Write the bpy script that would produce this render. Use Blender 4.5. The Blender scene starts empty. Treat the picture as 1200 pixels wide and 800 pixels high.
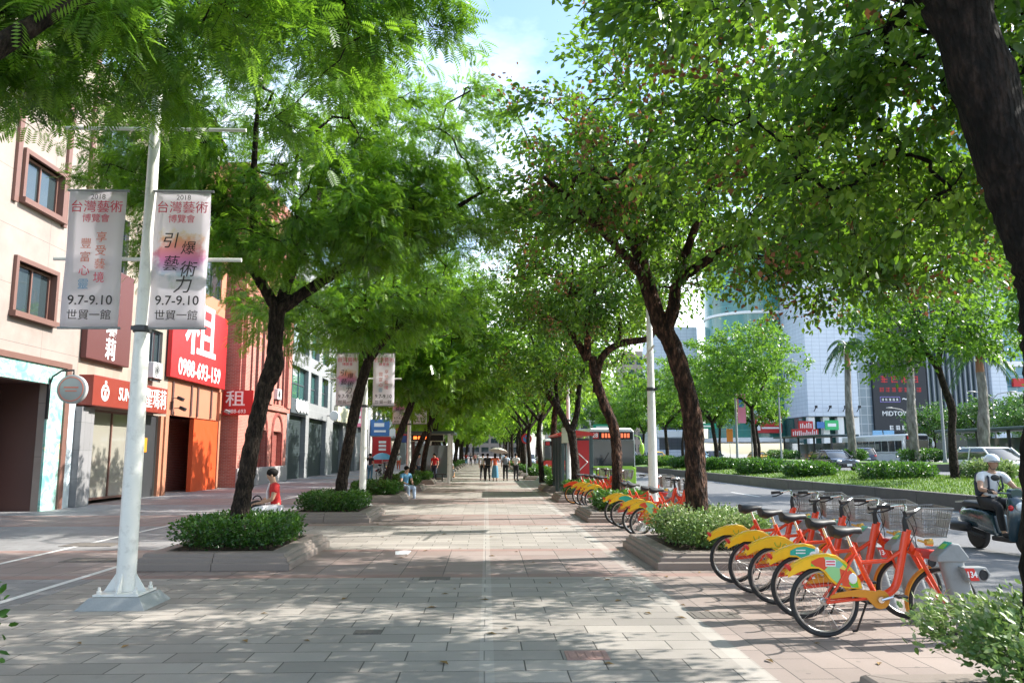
import bpy, math, random
import numpy as np
from mathutils import Vector, Matrix, Euler

# ---------------------------------------------------------------- camera
SC = bpy.context.scene
COL = SC.collection
PI = math.pi
R_ = math.radians
cam_d = bpy.data.cameras.new('camera')
cam = bpy.data.objects.new('camera', cam_d)
COL.objects.link(cam)
SC.camera = cam
EYE = Vector((0.0, 0.0, 1.7))
_right = Vector((0.99949343, -0.03182587, 0.0))
_up = Vector((-0.00442518, -0.13897298, 0.99028629))
_fwd = Vector((0.03151673, 0.98978464, 0.13904341))
m3 = Matrix((_right, _up, -_fwd)).transposed()
cam.matrix_world = Matrix.Translation(EYE) @ m3.to_4x4()
cam_d.sensor_width = 36.0
cam_d.lens = 27.99
cam_d.clip_start = 0.05
cam_d.clip_end = 4000.0
cam_d.dof.use_dof = True
cam_d.dof.focus_distance = 12.0
cam_d.dof.aperture_fstop = 5.6

# ---------------------------------------------------------------- sky and sun
SUN_EL, SUN_AZ = R_(39.0), R_(79.0)       # azimuth measured from +Y towards +X
W = bpy.data.worlds.new('World')
SC.world = W
W.use_nodes = True
wn, wl = W.node_tree.nodes, W.node_tree.links
wn.clear()
w_out = wn.new('ShaderNodeOutputWorld')
w_bg = wn.new('ShaderNodeBackground')
w_sky = wn.new('ShaderNodeTexSky')
w_sky.sky_type = 'NISHITA'
w_sky.sun_disc = False
w_sky.sun_elevation = SUN_EL
w_sky.sun_rotation = SUN_AZ
w_sky.air_density = 1.0
w_sky.dust_density = 1.6
w_sky.ozone_density = 1.0
w_bg.inputs['Strength'].default_value = 0.15
w_tc = wn.new('ShaderNodeTexCoord')
w_map = wn.new('ShaderNodeMapping')
w_map.inputs['Scale'].default_value = (1.0, 1.0, 2.2)
w_map.inputs['Location'].default_value = (1.7, 0.9, 0.4)
w_noise = wn.new('ShaderNodeTexNoise')
w_noise.inputs['Scale'].default_value = 2.4
w_noise.inputs['Detail'].default_value = 9.0
w_noise.inputs['Roughness'].default_value = 0.58
w_ramp = wn.new('ShaderNodeValToRGB')
w_ramp.color_ramp.elements[0].position = 0.45
w_ramp.color_ramp.elements[1].position = 0.66
w_mix = wn.new('ShaderNodeMix')
w_mix.data_type = 'RGBA'
w_mix.inputs[7].default_value = (9.5, 9.8, 10.2, 1)      # sunlit cloud, in the sky texture's own units
wl.new(w_tc.outputs['Generated'], w_map.inputs['Vector'])
wl.new(w_map.outputs['Vector'], w_noise.inputs['Vector'])
wl.new(w_noise.outputs['Fac'], w_ramp.inputs['Fac'])
w_sep = wn.new('ShaderNodeSeparateXYZ')
wl.new(w_tc.outputs['Generated'], w_sep.inputs[0])
w_el = wn.new('ShaderNodeMapRange')                       # clouds thin out towards the zenith
w_el.inputs[1].default_value = 0.18; w_el.inputs[2].default_value = 0.50
w_el.inputs[3].default_value = 1.0; w_el.inputs[4].default_value = 0.30
wl.new(w_sep.outputs[2], w_el.inputs[0])
w_mul = wn.new('ShaderNodeMath'); w_mul.operation = 'MULTIPLY'
wl.new(w_ramp.outputs['Color'], w_mul.inputs[0]); wl.new(w_el.outputs[0], w_mul.inputs[1])
wl.new(w_mul.outputs[0], w_mix.inputs[0])
w_tint = wn.new('ShaderNodeMix'); w_tint.data_type = 'RGBA'; w_tint.blend_type = 'MULTIPLY'
w_tint.inputs[0].default_value = 1.0; w_tint.inputs[7].default_value = (1.02, 1.12, 1.16, 1)
wl.new(w_sky.outputs['Color'], w_tint.inputs[6])
wl.new(w_tint.outputs[2], w_mix.inputs[6])
wl.new(w_mix.outputs[2], w_bg.inputs['Color'])
wl.new(w_bg.outputs['Background'], w_out.inputs['Surface'])

sun_d = bpy.data.lights.new('sun', 'SUN')
sun_d.energy = 4.6
sun_d.angle = R_(0.55)
sun_d.color = (1.0, 0.955, 0.88)
sun = bpy.data.objects.new('sun', sun_d)
COL.objects.link(sun)
sdir = Vector((math.sin(SUN_AZ) * math.cos(SUN_EL), math.cos(SUN_AZ) * math.cos(SUN_EL), math.sin(SUN_EL)))
sun.rotation_euler = sdir.to_track_quat('Z', 'Y').to_euler()

SC.view_settings.view_transform = 'Standard'
SC.view_settings.look = 'None'
SC.view_settings.exposure = 1.24
SC.view_settings.gamma = 1.0
SC.render.engine = 'CYCLES'
SC.cycles.max_bounces = 8
SC.cycles.transparent_max_bounces = 8
SC.cycles.caustics_reflective = False
SC.cycles.caustics_refractive = False

# ---------------------------------------------------------------- helpers
class MB:
    """collects shapes, builds ONE mesh object"""
    def __init__(s):
        s.v, s.f, s.mi, s.m = [], [], [], 0
    def add(s, vs, fs):
        o = len(s.v)
        s.v.extend([tuple(p) for p in vs])
        for f in fs:
            s.f.append(tuple(i + o for i in f)); s.mi.append(s.m)
        return s
    def box(s, c, d, rot=None):
        x, y, z = d[0] / 2, d[1] / 2, d[2] / 2
        vs = [Vector(p) for p in ((-x,-y,-z),(x,-y,-z),(x,y,-z),(-x,y,-z),(-x,-y,z),(x,-y,z),(x,y,z),(-x,y,z))]
        if rot is not None:
            if not isinstance(rot, Matrix): rot = Euler(rot).to_matrix()
            vs = [rot @ p for p in vs]
        c = Vector(c)
        return s.add([p + c for p in vs], [(3,2,1,0),(4,5,6,7),(0,1,5,4),(1,2,6,5),(2,3,7,6),(3,0,4,7)])
    def box2(s, a, b):
        return s.box([(a[i] + b[i]) / 2 for i in range(3)], [abs(b[i] - a[i]) for i in range(3)])
    def frustum(s, c, d0, d1, h):
        """rectangular frustum, bottom centre c"""
        x, y, z = c
        a, b, e, g = d0[0]/2, d0[1]/2, d1[0]/2, d1[1]/2
        return s.add([(x-a,y-b,z),(x+a,y-b,z),(x+a,y+b,z),(x-a,y+b,z),(x-e,y-g,z+h),(x+e,y-g,z+h),(x+e,y+g,z+h),(x-e,y+g,z+h)],
                     [(3,2,1,0),(4,5,6,7),(0,1,5,4),(1,2,6,5),(2,3,7,6),(3,0,4,7)])
    def tube(s, pts, r, n=8, cap=True, flat=1.0, rough=0.0):
        pts = [Vector(p) for p in pts]
        k = len(pts)
        rs = list(r) if hasattr(r, '__len__') else [r] * k
        t = [(pts[min(i+1,k-1)] - pts[max(i-1,0)]).normalized() for i in range(k)]
        ref = Vector((0,0,1)) if abs(t[0].z) < 0.95 else Vector((1,0,0))
        u = t[0].cross(ref).normalized()
        vs = []
        jr = random.Random(k*31+n)
        for i in range(k):
            u = (u - t[i] * u.dot(t[i]))
            if u.length < 1e-5: u = t[i].orthogonal()
            u.normalize(); w = t[i].cross(u)
            for j in range(n):
                a = 2 * PI * j / n
                q = rs[i] * (1 + (rough * (jr.uniform(-1, 1) + .8*math.sin(3*a + i*.35)) if rough else 0.0))
                vs.append(pts[i] + u * (q * math.cos(a)) + w * (q * flat * math.sin(a)))
        fs = [(i*n+j, i*n+(j+1)%n, (i+1)*n+(j+1)%n, (i+1)*n+j) for i in range(k-1) for j in range(n)]
        if cap:
            fs.append(tuple(range(n-1,-1,-1))); fs.append(tuple((k-1)*n+j for j in range(n)))
        return s.add(vs, fs)
    def lathe(s, c, prof, n=16, axis='z'):
        vs = []
        c = Vector(c)
        for (r, z) in prof:
            for j in range(n):
                a = 2*PI*j/n
                p = (r*math.cos(a), r*math.sin(a), z)
                if axis == 'x': p = (p[2], p[0], p[1])
                elif axis == 'y': p = (p[1], p[2], p[0])
                vs.append(Vector(p) + c)
        k = len(prof)
        fs = [(i*n+j, i*n+(j+1)%n, (i+1)*n+(j+1)%n, (i+1)*n+j) for i in range(k-1) for j in range(n)]
        fs.append(tuple(range(n-1,-1,-1))); fs.append(tuple((k-1)*n+j for j in range(n)))
        return s.add(vs, fs)
    def ring(s, c, R, r, axis='y', n=32, m=8, a0=0.0, a1=2*PI, w=1.0):
        """torus (or arc) round an axis; w scales the tube along the axis"""
        c = Vector(c); full = abs(a1 - a0 - 2*PI) < 1e-6
        k = n if full else n + 1
        vs = []
        for i in range(k):
            a = a0 + (a1 - a0) * i / n
            for j in range(m):
                b = 2*PI*j/m
                q = R + r*math.cos(b); h = r*w*math.sin(b)
                p = (q*math.cos(a), h, q*math.sin(a))
                if axis == 'z': p = (p[0], p[2], p[1])
                elif axis == 'x': p = (p[1], p[0], p[2])
                vs.append(Vector(p) + c)
        fs = []
        for i in range(n):
            i2 = (i+1) % k
            for j in range(m):
                fs.append((i*m+j, i*m+(j+1)%m, i2*m+(j+1)%m, i2*m+j))
        if not full:
            fs.append(tuple(range(m))); fs.append(tuple(n*m+j for j in range(m-1,-1,-1)))
        return s.add(vs, fs)
    def prism(s, poly, h0, h1, axis='z'):
        """poly of (u,v) pushed from h0 to h1 along axis; x: (u,v)=(y,z), y: (x,z), z: (x,y)"""
        def P(u, v, h): return {'x': (h,u,v), 'y': (u,h,v), 'z': (u,v,h)}[axis]
        n = len(poly)
        vs = [P(u,v,h0) for u,v in poly] + [P(u,v,h1) for u,v in poly]
        fs = [(i,(i+1)%n,n+(i+1)%n,n+i) for i in range(n)] + [tuple(range(n-1,-1,-1)), tuple(range(n,2*n))]
        return s.add(vs, fs)
    def ell(s, c, r, n=12, m=8, rot=None):
        c = Vector(c); vs = []
        if rot is not None and not isinstance(rot, Matrix): rot = Euler(rot).to_matrix()
        def T(p):
            p = Vector(p)
            return (rot @ p if rot is not None else p) + c
        vs.append(T((0,0,-r[2])))
        for i in range(1, m):
            b = -PI/2 + PI*i/m
            for j in range(n):
                a = 2*PI*j/n
                vs.append(T((r[0]*math.cos(b)*math.cos(a), r[1]*math.cos(b)*math.sin(a), r[2]*math.sin(b))))
        vs.append(T((0,0,r[2])))
        fs = [(0,1+(j+1)%n,1+j) for j in range(n)]
        for i in range(m-2):
            for j in range(n):
                fs.append((1+i*n+j, 1+i*n+(j+1)%n, 1+(i+1)*n+(j+1)%n, 1+(i+1)*n+j))
        L = len(vs)-1
        fs += [(L, 1+(m-2)*n+j, 1+(m-2)*n+(j+1)%n) for j in range(n)]
        return s.add(vs, fs)
    def loft(s, secs, cap=True):
        """secs: list of equal-length closed loops"""
        n = len(secs[0]); vs = [p for q in secs for p in q]
        fs = [(i*n+j, i*n+(j+1)%n, (i+1)*n+(j+1)%n, (i+1)*n+j) for i in range(len(secs)-1) for j in range(n)]
        if cap: fs += [tuple(range(n-1,-1,-1)), tuple((len(secs)-1)*n+j for j in range(n))]
        return s.add(vs, fs)
    def build(s, name, mats, parent=None, smooth=None, bevel=None, loc=None, recalc=False):
        me = bpy.data.meshes.new(name)
        me.from_pydata(s.v, [], s.f)
        if not isinstance(mats, (list, tuple)): mats = [mats]
        for m in mats: me.materials.append(m)
        me.polygons.foreach_set('material_index', s.mi)
        if recalc:
            import bmesh
            bm = bmesh.new(); bm.from_mesh(me)
            bmesh.ops.recalc_face_normals(bm, faces=bm.faces); bm.to_mesh(me); bm.free()
        if smooth is not None:
            me.polygons.foreach_set('use_smooth', [True]*len(s.f))
            me.set_sharp_from_angle(angle=R_(smooth))
        me.update()
        o = bpy.data.objects.new(name, me)
        COL.objects.link(o)
        if parent is not None: o.parent = parent
        if loc is not None: o.location = loc
        if bevel:
            b = o.modifiers.new('bevel', 'BEVEL'); b.width = bevel; b.segments = 2
            b.limit_method = 'ANGLE'; b.angle_limit = R_(35)
        return o

def tag(o, label=None, cat=None, group=None, kind=None):
    if label: o['label'] = label
    if cat: o['category'] = cat
    if group: o['group'] = group
    if kind: o['kind'] = kind
    return o

def thing(name, loc, label, cat, group=None, rz=0.0):
    o = bpy.data.objects.new(name, None)
    o.empty_display_size = 0.2
    COL.objects.link(o); o.location = loc; o.rotation_euler = (0, 0, rz)
    return tag(o, label, cat, group)

def copy_tree(o, parent=None):
    c = o.copy(); COL.objects.link(c)
    if parent is not None: c.parent = parent
    for ch in list(o.children): copy_tree(ch, c)
    return c

def text(body, size, mat, parent, M=None, name='lettering', align='CENTER', bold=0.0, ext=0.004, sx=1.0, shear=0.0):
    """lettering as real mesh; M places its own xy-plane (text reads along +x, up +y, faces +z)"""
    cu = bpy.data.curves.new(name, 'FONT')
    cu.body = body; cu.size = size; cu.align_x = align; cu.align_y = 'CENTER'
    cu.extrude = ext; cu.offset = bold; cu.resolution_u = 3; cu.shear = shear
    tmp = bpy.data.objects.new('tmp', cu); COL.objects.link(tmp)
    dg = bpy.context.evaluated_depsgraph_get()
    me = bpy.data.meshes.new_from_object(tmp.evaluated_get(dg))
    bpy.data.objects.remove(tmp); bpy.data.curves.remove(cu)
    me.name = name
    T = Matrix.Diagonal((sx, 1, 1, 1))
    me.transform((M if M is not None else Matrix()) @ T)
    me.materials.clear(); me.materials.append(mat)
    o = bpy.data.objects.new(name, me); COL.objects.link(o)
    if parent is not None: o.parent = parent
    return o

def TM(origin, xdir, ydir):
    """matrix with text x along xdir, y along ydir"""
    x = Vector(xdir).normalized(); y = Vector(ydir).normalized(); z = x.cross(y)
    m = Matrix((x, y, z)).transposed().to_4x4(); m.translation = Vector(origin)
    return m

# ---------------------------------------------------------------- materials
def nodes_of(name):
    m = bpy.data.materials.new(name); m.use_nodes = True
    nt = m.node_tree
    return m, nt.nodes, nt.links, nt.nodes['Principled BSDF']

def N(nodes, typ, **kw):
    n = nodes.new(typ)
    for k, v in kw.items():
        if k in n.inputs.keys(): n.inputs[k].default_value = v
        else: setattr(n, k, v)
    return n

def M(name, col, rough=0.6, metal=0.0, var=0.12, scale=3.0, bump=0.0, bscale=40.0, spec=0.5, coat=0.0, emit=0.0, dirt=0.0):
    m, ns, ln, b = nodes_of(name)
    b.inputs['Roughness'].default_value = rough
    b.inputs['Metallic'].default_value = metal
    b.inputs['Specular IOR Level'].default_value = spec
    if coat: b.inputs['Coat Weight'].default_value = coat; b.inputs['Coat Roughness'].default_value = 0.08
    tc = N(ns, 'ShaderNodeTexCoord')
    no = N(ns, 'ShaderNodeTexNoise', Scale=scale, Detail=6.0, Roughness=0.62)
    ln.new(tc.outputs['Object'], no.inputs['Vector'])
    mix = N(ns, 'ShaderNodeMix', data_type='RGBA')
    mix.inputs[6].default_value = (*[c*(1-var) for c in col], 1)
    mix.inputs[7].default_value = (*[min(1, c*(1+var)) for c in col], 1)
    ln.new(no.outputs['Fac'], mix.inputs[0])
    last = mix.outputs[2]
    if dirt:
        n2 = N(ns, 'ShaderNodeTexNoise', Scale=scale*2.7, Detail=8.0, Roughness=0.7)
        ln.new(tc.outputs['Object'], n2.inputs['Vector'])
        rp = N(ns, 'ShaderNodeValToRGB')
        rp.color_ramp.elements[0].position = 0.52; rp.color_ramp.elements[1].position = 0.72
        ln.new(n2.outputs['Fac'], rp.inputs['Fac'])
        ml = N(ns, 'ShaderNodeMath', operation='MULTIPLY'); ml.inputs[1].default_value = dirt
        ln.new(rp.outputs['Color'], ml.inputs[0])
        m2 = N(ns, 'ShaderNodeMix', data_type='RGBA')
        m2.inputs[7].default_value = (0.09, 0.08, 0.065, 1)
        ln.new(ml.outputs[0], m2.inputs[0]); ln.new(last, m2.inputs[6]); last = m2.outputs[2]
    ln.new(last, b.inputs['Base Color'])
    rr = N(ns, 'ShaderNodeMapRange'); rr.inputs[3].default_value = max(0.02, rough-0.1); rr.inputs[4].default_value = min(1, rough+0.1)
    ln.new(no.outputs['Fac'], rr.inputs[0]); ln.new(rr.outputs[0], b.inputs['Roughness'])
    if emit:
        b.inputs['Emission Color'].default_value = (*col, 1); b.inputs['Emission Strength'].default_value = emit
    if bump:
        nb = N(ns, 'ShaderNodeTexNoise', Scale=bscale, Detail=5.0)
        ln.new(tc.outputs['Object'], nb.inputs['Vector'])
        bp = N(ns, 'ShaderNodeBump', Strength=bump, Distance=0.02)
        ln.new(nb.outputs['Fac'], bp.inputs['Height']); ln.new(bp.outputs['Normal'], b.inputs['Normal'])
    return m

def glass(name, col, rough=0.05, refl=0.5, metal=0.0):
    """window glass seen from outside: dark reflective pane"""
    m, ns, ln, b = nodes_of(name)
    b.inputs['Base Color'].default_value = (*col, 1)
    b.inputs['Roughness'].default_value = rough
    b.inputs['Specular IOR Level'].default_value = refl
    b.inputs['Metallic'].default_value = metal
    b.inputs['Coat Weight'].default_value = 0.6
    b.inputs['Coat Roughness'].default_value = 0.02
    tc = N(ns, 'ShaderNodeTexCoord'); no = N(ns, 'ShaderNodeTexNoise', Scale=0.6, Detail=2.0)
    ln.new(tc.outputs['Object'], no.inputs['Vector'])
    bp = N(ns, 'ShaderNodeBump', Strength=0.06, Distance=0.1)
    ln.new(no.outputs['Fac'], bp.inputs['Height']); ln.new(bp.outputs['Normal'], b.inputs['Normal'])
    return m

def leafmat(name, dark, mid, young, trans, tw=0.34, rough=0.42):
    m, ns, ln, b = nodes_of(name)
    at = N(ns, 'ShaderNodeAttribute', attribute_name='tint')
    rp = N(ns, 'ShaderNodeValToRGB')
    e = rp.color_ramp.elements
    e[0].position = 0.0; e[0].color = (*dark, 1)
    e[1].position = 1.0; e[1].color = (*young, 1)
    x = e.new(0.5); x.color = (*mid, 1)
    ln.new(at.outputs['Fac'], rp.inputs['Fac'])
    ln.new(rp.outputs['Color'], b.inputs['Base Color'])
    b.inputs['Roughness'].default_value = rough
    b.inputs['Specular IOR Level'].default_value = 0.5
    tr = N(ns, 'ShaderNodeBsdfTranslucent')
    mc = N(ns, 'ShaderNodeMix', data_type='RGBA'); mc.inputs[0].default_value = 0.65
    ln.new(rp.outputs['Color'], mc.inputs[6]); mc.inputs[7].default_value = (*trans, 1)
    ln.new(mc.outputs[2], tr.inputs['Color'])
    ms = N(ns, 'ShaderNodeMixShader'); ms.inputs[0].default_value = tw
    ln.new(b.outputs[0], ms.inputs[1]); ln.new(tr.outputs[0], ms.inputs[2])
    ln.new(ms.outputs[0], ns['Material Output'].inputs['Surface'])
    return m

def bark(name, c0, c1, c2, scale=7.0):
    m, ns, ln, b = nodes_of(name)
    tc = N(ns, 'ShaderNodeTexCoord')
    mp = N(ns, 'ShaderNodeMapping'); mp.inputs['Scale'].default_value = (1, 1, 0.35)
    ln.new(tc.outputs['Object'], mp.inputs['Vector'])
    n1 = N(ns, 'ShaderNodeTexNoise', Scale=scale, Detail=10.0, Roughness=0.7)
    vo = N(ns, 'ShaderNodeTexVoronoi', Scale=scale*2.2); vo.feature = 'F1'
    ln.new(mp.outputs[0], n1.inputs['Vector']); ln.new(mp.outputs[0], vo.inputs['Vector'])
    rp = N(ns, 'ShaderNodeValToRGB'); e = rp.color_ramp.elements
    e[0].position = 0.40; e[0].color = (*c0, 1); e[1].position = 0.64; e[1].color = (*c2, 1)
    x = e.new(0.52); x.color = (*c1, 1)
    ln.new(n1.outputs['Fac'], rp.inputs['Fac']); ln.new(rp.outputs['Color'], b.inputs['Base Color'])
    b.inputs['Roughness'].default_value = 0.9; b.inputs['Specular IOR Level'].default_value = 0.2
    ad = N(ns, 'ShaderNodeMath', operation='ADD')
    ln.new(n1.outputs['Fac'], ad.inputs[0]); ln.new(vo.outputs['Distance'], ad.inputs[1])
    bp = N(ns, 'ShaderNodeBump', Strength=1.0, Distance=0.06)
    ln.new(ad.outputs[0], bp.inputs['Height']); ln.new(bp.outputs['Normal'], b.inputs['Normal'])
    return m

MT = {}
MT['leaf_fine'] = leafmat('leaf_fine', (0.016,0.060,0.010), (0.056,0.160,0.014), (0.26,0.42,0.04), (0.32,0.60,0.03), 0.44, 0.34)
MT['leaf_ovate'] = leafmat('leaf_ovate', (0.013,0.045,0.009), (0.046,0.130,0.013), (0.25,0.38,0.04), (0.30,0.56,0.03), 0.38, 0.36)
MT['leaf_far'] = leafmat('leaf_far', (0.040,0.120,0.014), (0.085,0.205,0.020), (0.24,0.38,0.03), (0.42,0.70,0.05), 0.54)
MT['fruit'] = leafmat('fruit', (0.13,0.050,0.024), (0.24,0.095,0.045), (0.36,0.17,0.08), (0.45,0.17,0.06), 0.3, 0.7)
MT['leaf_hedge'] = leafmat('leaf_hedge', (0.014,0.048,0.011), (0.034,0.105,0.014), (0.12,0.24,0.03), (0.16,0.38,0.03), 0.25, 0.35)
MT['leaf_pale'] = leafmat('leaf_pale', (0.055,0.13,0.030), (0.15,0.25,0.055), (0.52,0.50,0.33), (0.28,0.42,0.10), 0.25, 0.4)
MT['leaf_palm'] = leafmat('leaf_palm', (0.015,0.055,0.016), (0.030,0.090,0.022), (0.07,0.15,0.03), (0.10,0.25,0.03), 0.2, 0.4)
MT['bark_dark'] = bark('bark_dark', (0.012,0.009,0.008), (0.036,0.026,0.020), (0.085,0.062,0.048), 15.0)
MT['bark_silhouette'] = bark('bark_silhouette', (0.006,0.005,0.004), (0.015,0.011,0.009), (0.040,0.027,0.021), 15.0)  # darker bark copy, backlit silhouette of the nearest trunk put into the colour
MT['leaf_median'] = leafmat('leaf_median', (0.022,0.075,0.010), (0.052,0.150,0.014), (0.17,0.30,0.03), (0.30,0.56,0.04), 0.42)
MT['bark_red'] = bark('bark_red', (0.014,0.010,0.008), (0.055,0.029,0.021), (0.19,0.10,0.066), 13.0)
MT['bark_grey'] = bark('bark_grey', (0.11,0.10,0.085), (0.20,0.185,0.16), (0.30,0.28,0.25), 3.0)
MT['soil'] = M('soil', (0.055,0.038,0.026), 0.95, var=0.5, scale=14, bump=0.9, bscale=30)
MT['granite'] = M('granite', (0.225,0.185,0.162), 0.62, var=0.22, scale=90, bump=0.15, bscale=120, dirt=0.35)
MT['stone_grey'] = M('stone_grey', (0.30,0.31,0.31), 0.6, var=0.2, scale=60, bump=0.2, bscale=90, dirt=0.3)
MT['concrete'] = M('concrete', (0.20,0.19,0.175), 0.85, var=0.25, scale=5, bump=0.3, bscale=40, dirt=0.45)
MT['white_paint'] = M('white_paint', (0.74,0.73,0.69), 0.38, var=0.07, scale=3, dirt=0.30)
MT['steel'] = M('steel', (0.55,0.55,0.54), 0.3, metal=1.0, var=0.1)
MT['chrome'] = M('chrome', (0.75,0.75,0.74), 0.14, metal=1.0, var=0.04)
MT['black_rubber'] = M('black_rubber', (0.022,0.022,0.023), 0.75, var=0.2, scale=20)
MT['black_plastic'] = M('black_plastic', (0.022,0.022,0.024), 0.5, var=0.15, spec=.35)
MT['dark_metal'] = M('dark_metal', (0.05,0.052,0.056), 0.45, metal=0.3)
MT['grey_plastic'] = M('grey_plastic', (0.235,0.245,0.25), 0.5, var=0.08, dirt=0.25)
MT['white_plastic'] = M('white_plastic', (0.74,0.74,0.73), 0.45, var=0.05, dirt=0.12)
MT['orange_paint'] = M('orange_paint', (0.76,0.052,0.007), 0.35, var=0.10, coat=0.3, dirt=0.14)
MT['yellow_plastic'] = M('yellow_plastic', (0.90,0.49,0.015), 0.36, var=0.09, coat=0.2, dirt=0.10)
MT['ochre_plastic'] = M('ochre_plastic', (0.66,0.26,0.020), 0.4, var=0.08, dirt=0.10)
MT['red_paint'] = M('red_paint', (0.60,0.030,0.022), 0.4, var=0.08)
MT['red_sign'] = M('red_sign', (0.50,0.016,0.018), 0.45, var=0.06)
MT['white_sign'] = M('white_sign', (0.82,0.81,0.79), 0.5, var=0.04)
MT['ink'] = M('ink', (0.035,0.030,0.030), 0.7)
MT['ink_grey'] = M('ink_grey', (0.16,0.14,0.14), 0.7)
MT['ink_pink'] = M('ink_pink', (0.70,0.075,0.125), 0.6)
MT['ink_coral'] = M('ink_coral', (0.72,0.23,0.16), 0.6)
MT['teal'] = M('teal', (0.035,0.42,0.33), 0.4, var=0.1)
MT['green_paint'] = M('green_paint', (0.30,0.55,0.03), 0.35, var=0.06, coat=0.4)
MT['window_glass'] = glass('window_glass', (0.035,0.05,0.055))
MT['teal_glass'] = glass('teal_glass', (0.05,0.13,0.12), refl=0.8)
MT['car_glass'] = glass('car_glass', (0.02,0.028,0.032))
MT['shade_black'] = M('shade_black', (0.012,0.012,0.013), 0.8)
# ================================================================ SETTING
def paving_material():
    m, ns, ln, b = nodes_of('paving')
    tc = N(ns, 'ShaderNodeTexCoord')
    sp = N(ns, 'ShaderNodeSeparateXYZ'); ln.new(tc.outputs['Object'], sp.inputs[0])
    X, Y = sp.outputs[0], sp.outputs[1]
    def mth(op, a, c=None, d=None):
        n = N(ns, 'ShaderNodeMath', operation=op)
        for i, q in enumerate((a, c, d)):
            if q is None: continue
            if isinstance(q, (int, float)): n.inputs[i].default_value = q
            else: ln.new(q, n.inputs[i])
        return n.outputs[0]
    def mix(f, a, c):
        n = N(ns, 'ShaderNodeMix', data_type='RGBA')
        for i, q in ((0, f), (6, a), (7, c)):
            if isinstance(q, (tuple, list)): n.inputs[i].default_value = (*q, 1)
            elif isinstance(q, (int, float)): n.inputs[i].default_value = q
            else: ln.new(q, n.inputs[i])
        return n.outputs[2]
    def between(v, a, c):
        return mth('MULTIPLY', mth('GREATER_THAN', v, a), mth('LESS_THAN', v, c))
    # slightly wobbling coordinates so joints are not ruler straight
    nz = N(ns, 'ShaderNodeTexNoise', Scale=0.9, Detail=2.0); ln.new(tc.outputs['Object'], nz.inputs['Vector'])
    wob = N(ns, 'ShaderNodeVectorMath', operation='MULTIPLY_ADD')
    ln.new(nz.outputs['Color'], wob.inputs[0]); wob.inputs[1].default_value = (0.02, 0.02, 0); ln.new(tc.outputs['Object'], wob.inputs[2])
    def brick(vec, w, h, c1, c2, mort, ms=0.006, off=0.5, bias=0.0):
        n = N(ns, 'ShaderNodeTexBrick')
        n.offset = off; n.squash = 1.0
        n.inputs['Scale'].default_value = 1.0
        n.inputs['Brick Width'].default_value = w; n.inputs['Row Height'].default_value = h
        n.inputs['Mortar Size'].default_value = ms; n.inputs['Mortar Smooth'].default_value = 0.15
        n.inputs['Bias'].default_value = bias
        n.inputs['Color1'].default_value = (*c1, 1); n.inputs['Color2'].default_value = (*c2, 1); n.inputs['Mortar'].default_value = (*mort, 1)
        ln.new(vec, n.inputs['Vector'])
        return n
    sw = N(ns, 'ShaderNodeCombineXYZ')
    s2 = N(ns, 'ShaderNodeSeparateXYZ'); ln.new(wob.outputs[0], s2.inputs[0])
    ln.new(s2.outputs[1], sw.inputs[0]); ln.new(s2.outputs[0], sw.inputs[1])
    mo = (0.065, 0.058, 0.052)
    A = brick(wob.outputs[0], 0.66, 0.33, (0.352,0.320,0.286), (0.255,0.232,0.208), mo, 0.006)
    B = brick(wob.outputs[0], 0.60, 0.60, (0.295,0.240,0.218), (0.245,0.182,0.162), mo, 0.006, 0.0)
    Cc = brick(sw.outputs[0], 0.60, 0.30, (0.300,0.245,0.218), (0.235,0.192,0.172), mo, 0.005)
    D = brick(wob.outputs[0], 0.60, 0.30, (0.245,0.242,0.242), (0.205,0.200,0.200), mo, 0.005)
    col, fac = A.outputs['Color'], A.outputs['Fac']
    def lay(mask, br):
        nonlocal col, fac
        col = mix(mask, col, br.outputs['Color'])
        n = N(ns, 'ShaderNodeMix', data_type='FLOAT'); ln.new(mask, n.inputs[0]); ln.new(fac, n.inputs[2]); ln.new(br.outputs['Fac'], n.inputs[3]); fac = n.outputs[0]
    lay(mth('LESS_THAN', X, -5.3), D)
    per = mth('FLOORED_MODULO', mth('ADD', Y, -11.4), 8.1)
    lay(mth('MULTIPLY', mth('LESS_THAN', per, 3.3), mth('GREATER_THAN', Y, 9.0)), B)
    lay(mth('GREATER_THAN', X, 2.22), Cc)
    # thin red courses at the edges of the bands
    edge = mth('MULTIPLY', mth('ADD', between(per, 0.0, 0.3), between(per, 3.0, 3.3)), mth('GREATER_THAN', Y, 9.0))
    col = mix(mth('MULTIPLY', edge, 0.55), col, (0.27,0.15,0.125))
    # pale guide strips along the walk
    col = mix(mth('MULTIPLY', between(X, 2.06, 2.20), 0.35), col, (0.46,0.43,0.39))
    col = mix(mth('MULTIPLY', between(X, -0.05, 0.07), 0.28), col, (0.46,0.44,0.41))
    # wear, stains, per-area value shifts
    n1 = N(ns, 'ShaderNodeTexNoise', Scale=0.45, Detail=8.0, Roughness=0.65); ln.new(tc.outputs['Object'], n1.inputs['Vector'])
    r1 = N(ns, 'ShaderNodeMapRange'); r1.inputs[1].default_value = 0.3; r1.inputs[2].default_value = 0.7; r1.inputs[3].default_value = 0.80; r1.inputs[4].default_value = 1.12
    ln.new(n1.outputs['Fac'], r1.inputs[0])
    n2 = N(ns, 'ShaderNodeTexNoise', Scale=55.0, Detail=4.0, Roughness=0.8); ln.new(tc.outputs['Object'], n2.inputs['Vector'])
    r2 = N(ns, 'ShaderNodeMapRange'); r2.inputs[3].default_value = 0.86; r2.inputs[4].default_value = 1.14; ln.new(n2.outputs['Fac'], r2.inputs[0])
    v = mth('MULTIPLY', r1.outputs[0], r2.outputs[0])
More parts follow.
